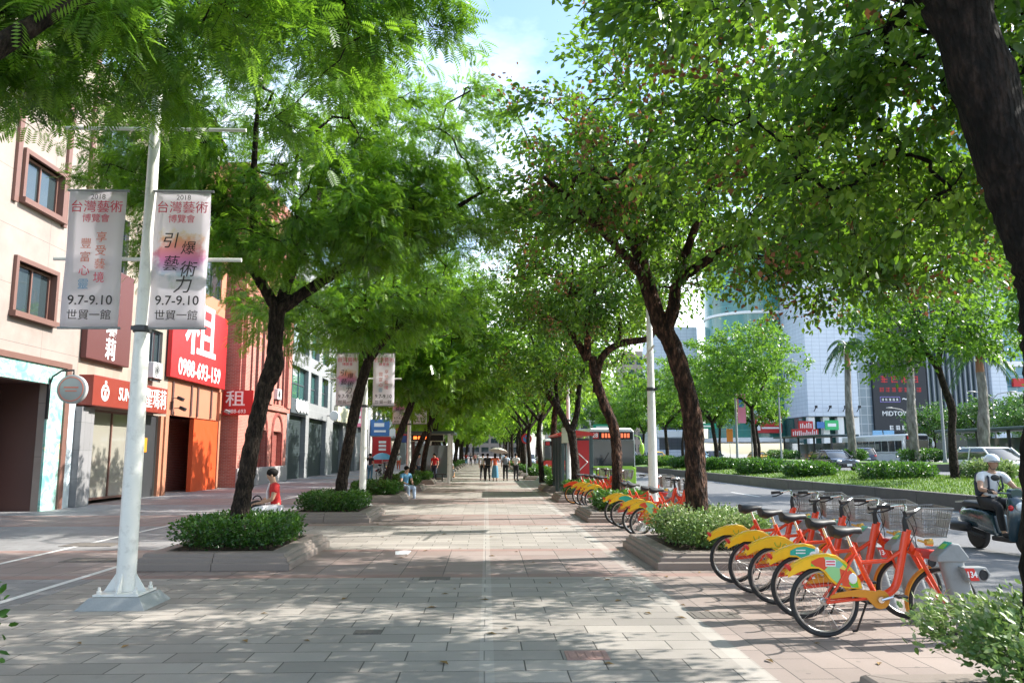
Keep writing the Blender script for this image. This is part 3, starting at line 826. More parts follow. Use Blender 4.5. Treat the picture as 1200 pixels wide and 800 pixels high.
# ---- planters and their shrubs --------------------------------------------
def planter(x0, x1, y0, y1, label, group, mat, far=False):
    T = thing('planter', ((x0+x1)/2, (y0+y1)/2, 0), label, 'planter', group)
    hx, hy = (x1-x0)/2, (y1-y0)/2
    prof = [(0,0.0),(0,.115),(.012,.13),(.05,.135),(.055,.20),(.075,.215),(.10,.22),(.105,.262),(.13,.28),(.34,.285),(.34,.16),(.34,0.0)]
    prof = [(d, z*.86) for d, z in prof]
    rim = MB(); rng = random.Random(int(y0*10))
    for (ax, ay, bx, by) in ((-hx,-hy,hx,-hy),(hx,-hy,hx,hy),(hx,hy,-hx,hy),(-hx,hy,-hx,-hy)):
        L = math.hypot(bx-ax, by-ay); ux, uy = (bx-ax)/L, (by-ay)/L; nx, ny = -uy, ux     # inward normal
        k = 1 if far else max(2, round(L/0.95)); g = 0.004
        for i in range(k):
            s0, s1 = L*i/k, L*(i+1)/k
            secs = []
            for s_, first in ((s0, True), (s1, False)):
                loop = []
                for (d, z) in prof:
                    sm = s_ + (g if first else -g)
                    if first and i == 0: sm = d + g*.5        # mitred corners
                    if (not first) and i == k-1: sm = L - d - g*.5
                    loop.append((ax+ux*sm+nx*d, ay+uy*sm+ny*d, z))
                secs.append(loop)
            rim.loft(secs)
    rim.build('stone_rim', mat, T, bevel=None if far else 0.006, recalc=True)
    so = MB(); nx_, ny_ = 14, 18
    vs = [(-hx+.33+(2*hx-.66)*i/nx_, -hy+.33+(2*hy-.66)*j/ny_, .185+rng.uniform(-.03,.045)) for j in range(ny_+1) for i in range(nx_+1)]
    so.add(vs, [(j*(nx_+1)+i, j*(nx_+1)+i+1, (j+1)*(nx_+1)+i+1, (j+1)*(nx_+1)+i) for j in range(ny_) for i in range(nx_)])
    so.build('soil', MT['soil'], T, smooth=50)
    return T

def shrub(name, x0, x1, y0, y1, z0, z1, label, cat, group, mat, rs, nl, size, wild=0.05, stems=26, stalk=0.12, lo=False, shape=4.0):
    """clipped or loose bush filling a box: leaves in a shell and inside, stems below"""
    rng = np.random.default_rng(rs)
    T = thing(name, ((x0+x1)/2,(y0+y1)/2,z0), label, cat, group)
    hx, hy, hz = (x1-x0)/2, (y1-y0)/2, (z1-z0)
    u = rng.uniform(-1, 1, (nl*2, 3))
    rr = (np.abs(u)**shape).sum(axis=1)**(1/shape)
    k = rr > 1e-3
    shell = rng.random(nl*2)**0.28
    q = u/rr[:,None]*shell[:,None]
    q = q[k][:nl]
    n = len(q)
    bump = 1 + wild*(np.sin(q[:,0]*9*hx+rs)+np.sin(q[:,1]*8*hy+2*rs)+np.sin(q[:,0]*17*hx+q[:,1]*15*hy))
    P = np.stack([q[:,0]*hx*bump, q[:,1]*hy*bump, stalk*hz + (q[:,2]*.5+.5)*hz*(1-stalk)*(bump*.5+.5)], 1) + rng.normal(size=(n,3))*wild*.6
    D = q*np.array([1,1,.6]) + rng.normal(size=(n,3))*.6 + np.array([0,0,.45])
    Nn = q + rng.normal(size=(n,3))*.5 + np.array([0,0,.6])
    clump = np.sin(P[:,0]*5+rs)*np.sin(P[:,1]*4.2+rs*2)*.16
    tint = np.clip(.40 + .22*q[:,2] + clump + rng.normal(0,.2,n), 0, 1)
    tv, tf = KITE if lo else OVATE
    gs = [(*scatter(tv, tf, P, D, Nn, size*(.6+.8*rng.random(n)), tint), 0)]
    mb = MB()
    for i in range(stems):
        a, b = rng.uniform(-.85,.85), rng.uniform(-.85,.85)
        p0 = Vector((a*hx*.85, b*hy*.85, 0)); p1 = p0 + Vector((rng.normal()*.05, rng.normal()*.05, hz*.45)); p2 = p0 + Vector((rng.normal()*.12, rng.normal()*.12, hz*.9))
        mb.tube([p0,p1,p2], [.011,.008,.004], 4, cap=False)
        p3 = p1 + Vector((rng.normal()*.15, rng.normal()*.15, hz*.35)); mb.tube([p1,p3], [.006,.003], 3, cap=False)
    mb.build('stems', MT['bark_dark'], T)
    leaf_mesh('foliage', gs, [mat], T)
    return T

GP_L, GP_R = 'stone planters along the shop side of the walkway', 'stone planters along the road side of the walkway'
GH_L, GH_R = 'clipped hedges in the shop side planters', 'shrubs in the road side planters'
lab_pl = ['stone rimmed planter round the bulging tree trunk by the banner pole', 'stone rimmed planter second along the shop side with a long hedge',
          'stone rimmed planter beside the second white banner pole', 'stone rimmed planter fourth along the shop side under the leaning tree', 'stone rimmed planter before the lit shelter on the shop side']
lab_hl = ['dark clipped hedge at the foot of the bulging tree trunk', 'long dark clipped hedge behind the seated person in red', 'clipped hedge at the foot of the second white banner pole',
          'clipped hedge under the tree bending over the walkway', 'clipped hedge before the lit shelter on the shop side']
planter(-5.3, -2.70, 2.2, 5.30, 'stone rimmed planter nearest the camera at the lower left corner', GP_L, MT['granite'])
shrub('clipped_hedge', -5.0, -2.76, 2.6, 5.15, .2, .96, 'bush nearest the camera poking in at the lower left edge', 'hedge', GH_L, MT['leaf_hedge'], 40, 5200, .07, wild=.10)
for k in range(5):
    y0 = 12.1 + 8.1*k
    planter(-5.15, -2.88, y0, y0+3.05, lab_pl[k], GP_L, MT['granite'])
    shrub('clipped_hedge', -4.88, -3.12, y0+.38, y0+2.6, .2, .70, lab_hl[k], 'hedge', GH_L, MT['leaf_hedge'], 41+k, 9000 if k < 2 else 4500, .055 if k < 2 else .085, wild=.035, lo=k > 1)
lab_pr = ['stone rimmed planter with a corner jutting into the lower right of the picture', 'stone rimmed planter between the nearest bicycles and the next group', 'stone rimmed planter behind the second bicycle group',
          'stone rimmed planter beside the red roofed bus shelter', 'stone rimmed planter behind the red roofed bus shelter']
lab_hr = ['pale variegated shrub with bare stems at the lower right corner', 'pale green variegated shrub round the reddish forking tree', 'low green shrub under the wavy reddish trunk',
          'low shrub beside the red roofed bus shelter', 'low shrub behind the red roofed bus shelter']
for k in range(5):
    y0 = 2.5 if k == 0 else 11.95 + 8.1*(k-1)
    planter(2.40 if k == 0 else 2.52, 4.72, y0, 5.62 if k == 0 else y0+3.05, lab_pr[k], GP_R, MT['granite'])
    if k == 0:
        shrub('variegated_shrub', 2.72, 4.95, 2.9, 5.36, .2, .81, lab_hr[k], 'shrub', GH_R, MT['leaf_pale'], 60, 26000, .042, wild=.06, stems=44, stalk=.45, shape=4.0)
    elif k == 1:
        shrub('variegated_shrub', 2.80, 4.60, y0+.28, y0+2.85, .2, .76, lab_hr[k], 'shrub', GH_R, MT['leaf_pale'], 61, 15000, .05, wild=.07, stems=30, shape=2.6)
    else:
        shrub('variegated_shrub', 2.85, 4.45, y0+.35, y0+2.7, .2, .68, lab_hr[k], 'shrub', GH_R, MT['leaf_hedge'], 60+k, 4200, .09, wild=.06, lo=True, shape=3.0)
for side in (0, 1):
    src = None
    for k in range(5, 14):
        yy = (12.1 if side == 0 else 11.95+.0) + 8.1*(k if side == 0 else k-0.0)
        x0, x1 = (-5.15,-2.88) if side == 0 else (2.52,4.72)
        if src is None:
            src = planter(x0, x1, yy, yy+3.05, 'small distant stone planters along the %s side of the walkway' % ('shop' if side == 0 else 'road'), GP_L if side == 0 else GP_R, MT['granite'], far=True)
            sh = shrub('clipped_hedge' if side == 0 else 'variegated_shrub', x0+.3, x1-.3, yy+.35, yy+2.7, .2, .78, 'small distant green bushes in the planters on the %s side' % ('shop' if side == 0 else 'road'), 'hedge' if side == 0 else 'shrub', GH_L if side == 0 else GH_R, MT['leaf_hedge'], 80+side, 2200, .12, lo=True)
        else:
            c = copy_tree(src); c.location.y = yy+1.525
            d = copy_tree(sh); d.location.y = yy+1.525
# ================================================================ BUILDINGS, SHOP SIDE
def panel_mat(name, col, w, h, mort, var=0.06, ms=0.012, rough=0.7, off=0.0, col2=None, bump=0.3, dirt=0.25, spec=0.3):
    """cladding panels, tiles or bricks: brick texture over the facade's own u / z"""
    m, ns, ln, b = nodes_of(name)
    tc = N(ns, 'ShaderNodeTexCoord'); sp = N(ns, 'ShaderNodeSeparateXYZ'); cb = N(ns, 'ShaderNodeCombineXYZ')
    ad = N(ns, 'ShaderNodeMath', operation='ADD')
    ln.new(tc.outputs['Object'], sp.inputs[0]); ln.new(sp.outputs[0], ad.inputs[0]); ln.new(sp.outputs[1], ad.inputs[1])
    ln.new(ad.outputs[0], cb.inputs[0]); ln.new(sp.outputs[2], cb.inputs[1])
    br = N(ns, 'ShaderNodeTexBrick'); br.offset = off
    for k, v in (('Scale',1.0),('Brick Width',w),('Row Height',h),('Mortar Size',ms),('Mortar Smooth',0.1)): br.inputs[k].default_value = v
    c2 = col2 or tuple(c*(1-var*2) for c in col)
    br.inputs['Color1'].default_value = (*col,1); br.inputs['Color2'].default_value = (*c2,1); br.inputs['Mortar'].default_value = (*mort,1)
    ln.new(cb.outputs[0], br.inputs['Vector'])
    no = N(ns, 'ShaderNodeTexNoise', Scale=0.8, Detail=8.0, Roughness=0.7); ln.new(tc.outputs['Object'], no.inputs['Vector'])
    mr = N(ns, 'ShaderNodeMapRange'); mr.inputs[1].default_value = .3; mr.inputs[2].default_value = .7; mr.inputs[3].default_value = 1-dirt*.6; mr.inputs[4].default_value = 1.05
    ln.new(no.outputs['Fac'], mr.inputs[0])
    sc = N(ns, 'ShaderNodeVectorMath', operation='SCALE'); ln.new(br.outputs['Color'], sc.inputs[0]); ln.new(mr.outputs[0], sc.inputs['Scale'])
    ln.new(sc.outputs[0], b.inputs['Base Color'])
    b.inputs['Roughness'].default_value = rough; b.inputs['Specular IOR Level'].default_value = spec
    iv = N(ns, 'ShaderNodeMath', operation='SUBTRACT'); iv.inputs[0].default_value = 1.0; ln.new(br.outputs['Fac'], iv.inputs[1])
    bp = N(ns, 'ShaderNodeBump', Strength=bump, Distance=0.01); ln.new(iv.outputs[0], bp.inputs['Height']); ln.new(bp.outputs['Normal'], b.inputs['Normal'])
    return m

MT['cream_wall'] = panel_mat('cream_wall', (0.335,0.275,0.242), 3.2, 1.6, (0.21,0.17,0.15), ms=0.010, var=.02, dirt=.4)
MT['brown_trim'] = M('brown_trim', (0.17,0.085,0.065), 0.5, var=0.12)
MT['maroon'] = M('maroon', (0.085,0.040,0.034), 0.55, var=0.12)
MT['dark_maroon'] = M('dark_maroon', (0.105,0.030,0.026), 0.5, var=0.10)
MT['sign_red'] = M('sign_red', (0.23,0.032,0.018), 0.45, var=0.06)
MT['orange_wall'] = M('orange_wall', (0.58,0.075,0.014), 0.55, var=0.05, dirt=.12)
MT['salmon'] = M('salmon', (0.42,0.175,0.10), 0.65, var=0.08, dirt=.2)
MT['pale_stone'] = panel_mat('pale_stone', (0.36,0.29,0.235), 0.6, 0.6, (0.26,0.30,0.26))
MT['brick'] = panel_mat('brick', (0.50,0.155,0.11), 0.24, 0.075, (0.46,0.30,0.25), ms=0.010, off=0.5, col2=(0.38,0.10,0.075), rough=0.85)
MT['brick_dark'] = panel_mat('brick_dark', (0.30,0.055,0.04), 0.24, 0.075, (0.24,0.12,0.10), ms=0.010, off=0.5, col2=(0.22,0.040,0.032), rough=0.85)
MT['plinth'] = M('plinth', (0.33,0.31,0.31), 0.75, var=0.12, scale=20, dirt=.3)
MT['grey_wall'] = panel_mat('grey_wall', (0.26,0.265,0.27), 1.2, 0.6, (0.38,0.385,0.39), ms=0.008, var=.02)
MT['dark_shutter'] = panel_mat('dark_shutter', (0.045,0.062,0.066), 40, 0.11, (0.018,0.024,0.026), ms=0.014, rough=.5)
MT['slate_frame'] = M('slate_frame', (0.075,0.088,0.10), 0.5)
MT['grey_shutter'] = panel_mat('grey_shutter', (0.22,0.22,0.225), 40, 0.09, (0.09,0.09,0.09), ms=0.014, rough=.45)
MT['grey_pillar'] = panel_mat('grey_pillar', (0.25,0.245,0.25), 0.6, 0.9, (0.14,0.14,0.14), ms=.006)
MT['pale_wall'] = panel_mat('pale_wall', (0.50,0.485,0.46), 0.5, 0.5, (0.36,0.35,0.33), ms=.008)
MT['tan_wall'] = panel_mat('tan_wall', (0.40,0.33,0.27), 0.3, 0.1, (0.28,0.23,0.19), ms=.008, off=.5)
MT['curtain'] = M('curtain', (0.42,0.50,0.47), 0.9, var=.12)
MT['cream_panel'] = M('cream_panel', (0.58,0.55,0.40), .6)
MT['blue_sign'] = M('blue_sign', (0.05,0.17,0.42), .45)
MT['pink_sign'] = M('pink_sign', (0.72,0.20,0.33), .5)
MT['shop_inside'] = M('shop_inside', (0.30,0.27,0.22), .7, var=.3, scale=1.2)

def mural():
    m, ns, ln, b = nodes_of('mural')
    tc = N(ns, 'ShaderNodeTexCoord')
    n1 = N(ns, 'ShaderNodeTexNoise', Scale=1.5, Detail=5.0, Roughness=.6, Distortion=1.2); ln.new(tc.outputs['Object'], n1.inputs['Vector'])
    rp = N(ns, 'ShaderNodeValToRGB'); e = rp.color_ramp.elements
    e[0].position = .30; e[0].color = (.10,.42,.36,1); e[1].position = .70; e[1].color = (.62,.34,.20,1)
    for p, c in ((.42,(.22,.52,.46)),(.50,(.45,.58,.54)),(.58,(.16,.42,.34)),(.64,(.58,.50,.36))):
        x = e.new(p); x.color = (*c,1)
    ln.new(n1.outputs['Fac'], rp.inputs['Fac']); ln.new(rp.outputs['Color'], b.inputs['Base Color']); b.inputs['Roughness'].default_value = .5
    return m
MT['mural'] = mural()

def facade(mb, u0, u1, z0, z1, ops, d0=0.0, rev=0.2, deep=9.0, end0=True, end1=True):
    """wall plane facing local -y at depth d0 with real openings (ua,ub,za,zb) and their reveals, closed by sides, roof and back"""
    us = sorted({u0, u1, *[o[0] for o in ops], *[o[1] for o in ops]})
    zs = sorted({z0, z1, *[o[2] for o in ops], *[o[3] for o in ops]})
    idx = {}
    def V(u, d, z):
        k = (round(u,4), round(d,4), round(z,4))
        if k not in idx: idx[k] = len(mb.v); mb.v.append(k)
        return idx[k]
    def Q(*p):
        mb.f.append(tuple(V(*q) for q in p)); mb.mi.append(mb.m)
    for i in range(len(us)-1):
        for j in range(len(zs)-1):
            a, b_, c, d = us[i], us[i+1], zs[j], zs[j+1]
            mu, mz = (a+b_)/2, (c+d)/2
            if any(o[0] < mu < o[1] and o[2] < mz < o[3] for o in ops): continue
            Q((a,d0,c),(b_,d0,c),(b_,d0,d),(a,d0,d))
    for (a,b_,c,d) in ops:
        r = d0 + rev
        Q((a,d0,c),(a,d0,d),(a,r,d),(a,r,c)); Q((b_,d0,d),(b_,d0,c),(b_,r,c),(b_,r,d))
        Q((a,d0,d),(b_,d0,d),(b_,r,d),(a,r,d))
        if c > z0 + 1e-3: Q((b_,d0,c),(a,d0,c),(a,r,c),(b_,r,c))
        Q((a,r,c),(a,r,d),(b_,r,d),(b_,r,c)) if False else None
    e = d0 + deep
    Q((u0,e,z0),(u0,d0,z0),(u0,d0,z1),(u0,e,z1)); Q((u1,d0,z0),(u1,e,z0),(u1,e,z1),(u1,d0,z1))
    Q((u0,d0,z1),(u1,d0,z1),(u1,e,z1),(u0,e,z1)); Q((u1,e,z0),(u0,e,z0),(u0,e,z1),(u1,e,z1))
    return mb

def window(P, u0, u1, z0, z1, d=0.10, fw=0.07, mull=1, trans=0, frame='brown_trim', pane='window_glass', sill=0.0, proud=0.0, name='window', surround=0.0):
    f = MB(); t = 0.09
    f.box2((u0,d-t/2-proud,z0),(u0+fw,d+t/2,z1)); f.box2((u1-fw,d-t/2-proud,z0),(u1,d+t/2,z1))
    f.box2((u0+fw,d-t/2-proud,z1-fw),(u1-fw,d+t/2,z1)); f.box2((u0+fw,d-t/2-proud,z0),(u1-fw,d+t/2,z0+fw))
    for i in range(mull):
        c = u0 + (u1-u0)*(i+1)/(mull+1); f.box2((c-fw*.4,d-t/2,z0+fw),(c+fw*.4,d+t/2-.01,z1-fw))
    for i in range(trans):
        c = z0 + (z1-z0)*(i+1)/(trans+1); f.box2((u0+fw,d-t/2+.008,c-fw*.35),(u1-fw,d+t/2-.02,c+fw*.35))
    if surround:
        s = surround; pz = -.10
        f.box2((u0-s,pz,z0-.002),(u0+.002,d,z1)); f.box2((u1-.002,pz,z0-.002),(u1+s,d,z1)); f.box2((u0-s,pz,z1),(u1+s,d,z1+s))
    if sill: f.box2((u0-sill,-.20,z0-.16),(u1+sill,d,z0-.003))
    o = f.build(name, MT[frame], P)
    g = MB(); g.box2((u0+fw*.6,d+.012,z0+fw*.6),(u1-fw*.6,d+.03,z1-fw*.6))
    g.build('pane', MT[pane] if isinstance(pane, str) else pane, o)
    return o

FX, QUARTER = -13.3, PI/2
def bld(name, y0, label, x=FX, group=None): return thing(name, (x, y0, 0), label, 'building', group, rz=QUARTER)

# --- cream corner building: local u = world y - 8
B = bld('cream_building', 8.0, 'cream clad building with brown framed windows and a turquoise mural round its entrance')
w = MB()
wz = [(5.66,7.10),(8.92,10.25),(12.2,13.6),(15.5,16.9)]
wu = [(2.6,4.7),(8.5,10.6),(14.4,16.4)]
facade(w, 0, 18.2, 0, 19.5, [(a,b_,c,d) for a,b_ in wu for c,d in wz] + [(3.0,16.5,0,3.78)], rev=.22)
w.build('wall', MT['cream_wall'], B)
for a, b_ in wu:
    for c, d in wz: window(B, a, b_, c, d, d=.14, fw=.08, mull=1, sill=.16, surround=.13)
t = MB()
t.box2((2.2,-.07,3.78),(17.35,.0,4.33)); t.box2((16.5,-.07,0),(17.35,.0,3.779))
t.build('mural_frame', MT['mural'], B)
t = MB(); t.box2((2.0,-.13,4.333),(17.62,.0,4.50)); t.box2((17.353,-.13,0),(17.62,.0,4.332))
t.build('brown_border', MT['brown_trim'], B)
t = MB()
for u in (14.0, 16.62, 18.0): t.box2((u-.1,-.09,8.7),(u+.1,.0,19.4))
t.build('pilaster_strips', MT['brown_trim'], B)
t = MB(); t.box2((3.0,1.35,0),(16.5,1.5,3.9)); t.box2((16.503,.225,0),(16.65,1.5,3.9)); t.box2((3.0,.225,3.79),(16.5,1.35,3.9))
t.build('entrance_recess', MT['maroon'], B)
t = MB(); t.box2((13.2,1.29,.25),(15.15,1.348,3.05)); pf = t.build('poster_frame', MT['black_plastic'], B)
def poster():
    m, ns, ln, b = nodes_of('fruit_poster')
    tc = N(ns, 'ShaderNodeTexCoord'); vo = N(ns, 'ShaderNodeTexVoronoi', Scale=2.1); ln.new(tc.outputs['Object'], vo.inputs['Vector'])
    rp = N(ns, 'ShaderNodeValToRGB'); e = rp.color_ramp.elements; rp.color_ramp.interpolation = 'CONSTANT'
    e[0].position = 0; e[0].color = (.55,.10,.04,1); e[1].position = .44; e[1].color = (.22,.45,.62,1)
    x = e.new(.22); x.color = (.70,.42,.05,1); x = e.new(.33); x.color = (.10,.30,.08,1)
    ln.new(vo.outputs['Distance'], rp.inputs['Fac']); ln.new(rp.outputs['Color'], b.inputs['Base Color']); b.inputs['Roughness'].default_value = .25
    return m
t = MB(); t.box2((13.3,1.27,.35),(15.05,1.288,2.95)); t.build('poster', poster(), pf)
t = MB(); t.box2((17.625,-.03,0),(18.19,.0,4.1)); t.build('corner_board', M('corner_board',(.55,.62,.66),.5,dirt=.2), B)

# --- bakery building
B = bld('bakery_building', 26.2, 'pale stone shop house with a glass front under the long dark red shop sign')
w = MB()
facade(w, 0.01, 7.39, 0, 15.0, [(1.0,6.6,0,3.2),(4.4,6.6,4.55,6.6),(.6,3.0,8.2,10.2),(4.4,6.6,8.2,10.2),(.6,3.0,11.5,13.4),(4.4,6.6,11.5,13.4)], rev=.25)
w.build('wall', MT['pale_stone'], B)
for a,b_,c,d in ((4.4,6.6,4.55,6.6),(.6,3.0,8.2,10.2),(4.4,6.6,8.2,10.2),(.6,3.0,11.5,13.4),(4.4,6.6,11.5,13.4)): window(B, a,b_,c,d, d=.15, frame='slate_frame', mull=2)
window(B, 1.0, 5.05, .12, 3.2, d=.2, fw=.08, mull=1, trans=0, frame='brown_trim', pane=glass('shopfront_glass', (.30,.285,.24), refl=.5), name='shop_window')
t = MB(); t.box2((.0,-.25,0),(.42,.0,3.2)); t.box2((.45,-.18,0),(.98,.0,3.2)); t.build('side_pillar', MT['grey_pillar'], B)
t = MB(); t.box2((5.06,.05,0),(6.55,.24,3.2)); dp = t.build('dark_pier', MT['dark_metal'], B)
t = MB(); t.box2((5.35,.02,1.75),(5.75,.048,2.3)); t.build('orange_notice', MT['ochre_plastic'], dp)
t = MB(); t.box2((6.62,-.12,0),(6.9,.0,3.2)); t.box2((7.1,-.12,0),(7.38,.0,3.2)); t.build('red_pillar', MT['salmon'], B)
S = thing('shop_sign', (FX+.25, 26.3, 3.25), 'long dark red shop sign with a white ring logo over the glass shop front', 'sign', rz=QUARTER)
t = MB(); t.box2((0,-.25,0),(6.05,.24,1.0)); t.build('sign_box', MT['sign_red'], S, bevel=.02)
text('SUNMERRY', .62, MT['white_sign'], S, TM((3.02,-.256,.48),(1,0,0),(0,0,1)), bold=.006, sx=.78)
text('聖瑪莉', .80, MT['white_sign'], S, TM((4.98,-.256,.48),(1,0,0),(0,0,1)), bold=.004, sx=.82)
t = MB(); t.ring((.82,-.258,.46),.24,.045,axis='y',n=24,m=6,w=.3); t.ring((.72,-.262,.44),.13,.03,axis='y',n=20,m=6,w=.3); t.ring((.92,-.262,.44),.13,.03,axis='y',n=20,m=6,w=.3); t.ell((.82,-.258,.80),(.07,.02,.07))
t.build('ring_logo', MT['white_sign'], S, smooth=40)
S = thing('hanging_board', (FX+.12, 26.25, 4.8), 'tall dark maroon board with white characters above the long shop sign', 'sign', rz=QUARTER)
t = MB(); t.box2((0,-.10,0),(3.15,.11,3.3)); t.build('board', MT['dark_maroon'], S, bevel=.02)
for i, ch in enumerate('聖瑪莉'): text(ch, .80, MT['white_sign'], S, TM((1.62,-.106,1.98-.78*i),(1,0,0),(0,0,1)), bold=.012)
# round blade sign on a bracket
S = thing('round_sign', (FX+.14, 24.5, 3.62), 'round grey disc sign with a coral ring on a black bracket by the mural', 'sign')
t = MB(); t.lathe((.62,0,0),[(0,-.09),(.40,-.09),(.44,-.07),(.44,.07),(.40,.09),(0,.09)],28,axis='y'); t.build('disc', M('disc_grey',(.40,.41,.41),.5), S, smooth=30)
t = MB(); t.ring((.62,-.095,0),.36,.016,axis='y',n=32,m=6,w=.4); t.build('ring', MT['ink_coral'], S, smooth=40)
t = MB(); t.box2((.40,-.097,.03),(.84,-.092,.075)); t.box2((.45,-.097,-.07),(.79,-.092,-.035)); t.build('lettering', MT['ink_coral'], S)
t = MB(); t.tube([(-.1,0,.05),(.0,0,.38),(.25,0,.56),(.62,0,.58),(.62,0,.44)],.03,8); t.box2((-.12,-.05,-.9),(-.06,.05,.3)); t.build('bracket', MT['black_plastic'], S, smooth=40)

def ac_unit(loc, label, rz=QUARTER):
    S = thing('air_conditioner', loc, label, 'air conditioner', 'air conditioners on the shop houses', rz=rz)
    t = MB(); t.box2((-.42,-.32,0),(.42,0,.62)); t.build('casing', MT['white_plastic'], S, bevel=.02)
    t = MB(); t.ring((-.1,-.325,.31),.23,.012,axis='y',n=24,m=6); t.ring((-.1,-.325,.31),.15,.01,axis='y',n=20,m=6); t.ring((-.1,-.325,.31),.07,.01,axis='y',n=16,m=6)
    for k in range(6): a = PI*k/6; t.box((-.1,-.325,.31),(.46,.01,.012),(0,a,0))
    t.build('fan_grille', MT['dark_metal'], S)
    t = MB(); t.box2((-.35,-.34,-.05),(-.30,.05,-.005)); t.box2((.30,-.34,-.05),(.35,.05,-.005)); t.build('bracket', MT['dark_metal'], S)
ac_unit((FX+.02, 31.7, 4.62), 'white air conditioner box between the long shop sign and the large red rental sign')

# --- orange fronted building
B = bld('orange_building', 33.6, 'salmon shop house with an orange panel and grey roller shutter under the large red sign')
w = MB(); facade(w, 0.01, 6.7, 0, 15.5, [(.35,6.15,0,3.3),(.6,2.6,9.2,11.2),(3.6,6.0,9.2,11.2),(.6,2.6,12.4,14.2),(3.6,6.0,12.4,14.2)], rev=.2)
w.build('wall', MT['salmon'], B)
for a,b_,c,d in ((.6,2.6,9.2,11.2),(3.6,6.0,9.2,11.2),(.6,2.6,12.4,14.2),(3.6,6.0,12.4,14.2)): window(B,a,b_,c,d,d=.12,frame='slate_frame',mull=1)
t = MB(); t.box2((2.95,-.10,0),(6.15,.10,3.24)); t.build('orange_panel', MT['orange_wall'], B)
t = MB(); t.box2((.35,1.2,0),(6.15,1.3,3.3)); t.box2((.25,.21,0),(.345,1.2,3.3)); t.build('porch_wall', MT['brick'], B)
t = MB(); t.box2((1.0,1.1,0),(2.9,1.19,2.6)); t.build('roller_shutter', MT['grey_shutter'], B)
t = MB()
for u in (.45, 2.6, 3.4, 5.2): t.box2((u,-.05,3.35),(u+.16,.0,4.72))
t.build('dark_ribs', MT['maroon'], B)
t = MB(); t.box2((6.2,-.14,0),(6.42,.0,4.7)); t.build('corner_post', MT['salmon'], B)
S = thing('rental_sign', (FX+.16, 33.2, 4.85), 'large red rental sign with one huge white character and a white phone number', 'sign', 'red rental signs', rz=QUARTER)
t = MB(); t.box2((0,-.08,0),(6.9,.10,3.5)); t.build('board', MT['red_sign'], S, bevel=.015)
text('租', 2.75, MT['white_sign'], S, TM((3.35,-.086,2.28),(1,0,0),(0,0,1)), bold=.03, sx=1.5)
text('0988-693-159', 1.02, MT['white_sign'], S, TM((3.45,-.086,.50),(1,0,0),(0,0,1)), bold=.014, sx=.93)
def camera_box(loc, label, rz, kind='camera'):
    S = thing('floodlight', loc, label, 'light', 'floodlights on the shop houses', rz=rz); S.scale = (.7,.7,.7)
    t = MB(); t.tube([(0,.05,0),(0,-.35,.02)],.025,6); t.build('arm', MT['dark_metal'], S)
    t = MB(); t.box((0,-.5,-.02),(.34,.36,.20),(R_(25),0,0)); t.build('housing', MT['grey_plastic'] if kind == 'camera' else MT['black_plastic'], S, bevel=.02)
    t = MB(); t.box((0,-.655,-.09),(.26,.02,.15),(R_(25),0,0)); t.build('lens', MT['shade_black'], S)
camera_box((FX+.02,34.1,4.0), 'black floodlight on the salmon wall just right of the long shop sign', QUARTER, 'b')
camera_box((FX+.02,34.4,3.6), 'lower small black floodlight beside the long shop sign', QUARTER, 'b')
camera_box((FX+.12,39.95,3.75), 'grey floodlight on the post between the orange panel and the brick wall', QUARTER)

# --- brick building, standing forward
BX = -12.6
B = bld('brick_building', 41.0, 'red brick building with tall narrow window slots, arched doors and a grey plinth', BX)
w = MB(); ops = []
for u in (1.5,2.6,3.7,6.1,7.2,8.3): ops += [(u,u+.55,4.6,9.6),(u,u+.55,10.8,15.2)]
ops += [(3.5,5.2,.95,3.0),(6.6,8.6,.95,3.0)]
facade(w, 0, 9.9, 0, 17.0, ops, rev=.3, deep=10); w.build('wall', MT['brick'], B)
for (a,b_,c,d) in ops[:-2]:
    window(B,a,b_,c,d,d=.26,fw=.05,mull=0,trans=3,frame='dark_maroon')
t = MB(); t.box2((-.06,-.10,0),(9.96,.0,.95)); t.build('plinth', MT['plinth'], B, bevel=.02)
for a,b_ in ((3.5,5.2),(6.6,8.6)):
    t = MB(); c = (a+b_)/2; r = (b_-a)/2
    poly = [(a,.95),(b_,.95)] + [(c+r*math.cos(PI*k/14), 3.0-.0+.0+ r*.0 + (r*.0) + 0) for k in ()]
    t.box2((a,.25,.95),(b_,.29,3.0)); t.build('door', MT['brick_dark'], B)
    t = MB(); t.ring((c,-.02,2.9),r+.12,.13,axis='y',n=20,m=6,a0=0,a1=PI,w=.5); t.box2((a-.25,-.07,.95),(a,.0,2.9)); t.box2((b_,-.07,.95),(b_+.25,.0,2.9)); t.build('arch', MT['brick_dark'], B)
t = MB()
for z in (4.2, 10.2, 16.4): t.box2((-.05,-.14,z),(9.95,.0,z+.28))
t.build('string_course', MT['brick'], B)
for u in (.2,5.0,9.1):
    for za, zb in ((4.49,10.19),(10.49,16.39)): t = MB(); t.box2((u-.05,-.22,za),(u+.75,.0,zb)); t.build('brick_pier', MT['brick'], B)
S = thing('rental_sign', (BX-.75, 40.86, 3.62), 'small red rental sign with white characters sticking out from the brick corner', 'sign', 'red rental signs')
t = MB(); t.box2((0,-.05,0),(1.5,.05,1.25)); t.build('board', MT['red_sign'], S)
text('租', .85, MT['white_sign'], S, TM((.62,-.056,.78),(1,0,0),(0,0,1)), bold=.008, sx=1.2)
text('0988-693', .27, MT['white_sign'], S, TM((.66,-.056,.18),(1,0,0),(0,0,1)), bold=.003)
ac_unit((BX+.02, 47.6, 4.85), 'white box unit high on the brick wall behind the bulging tree trunk')

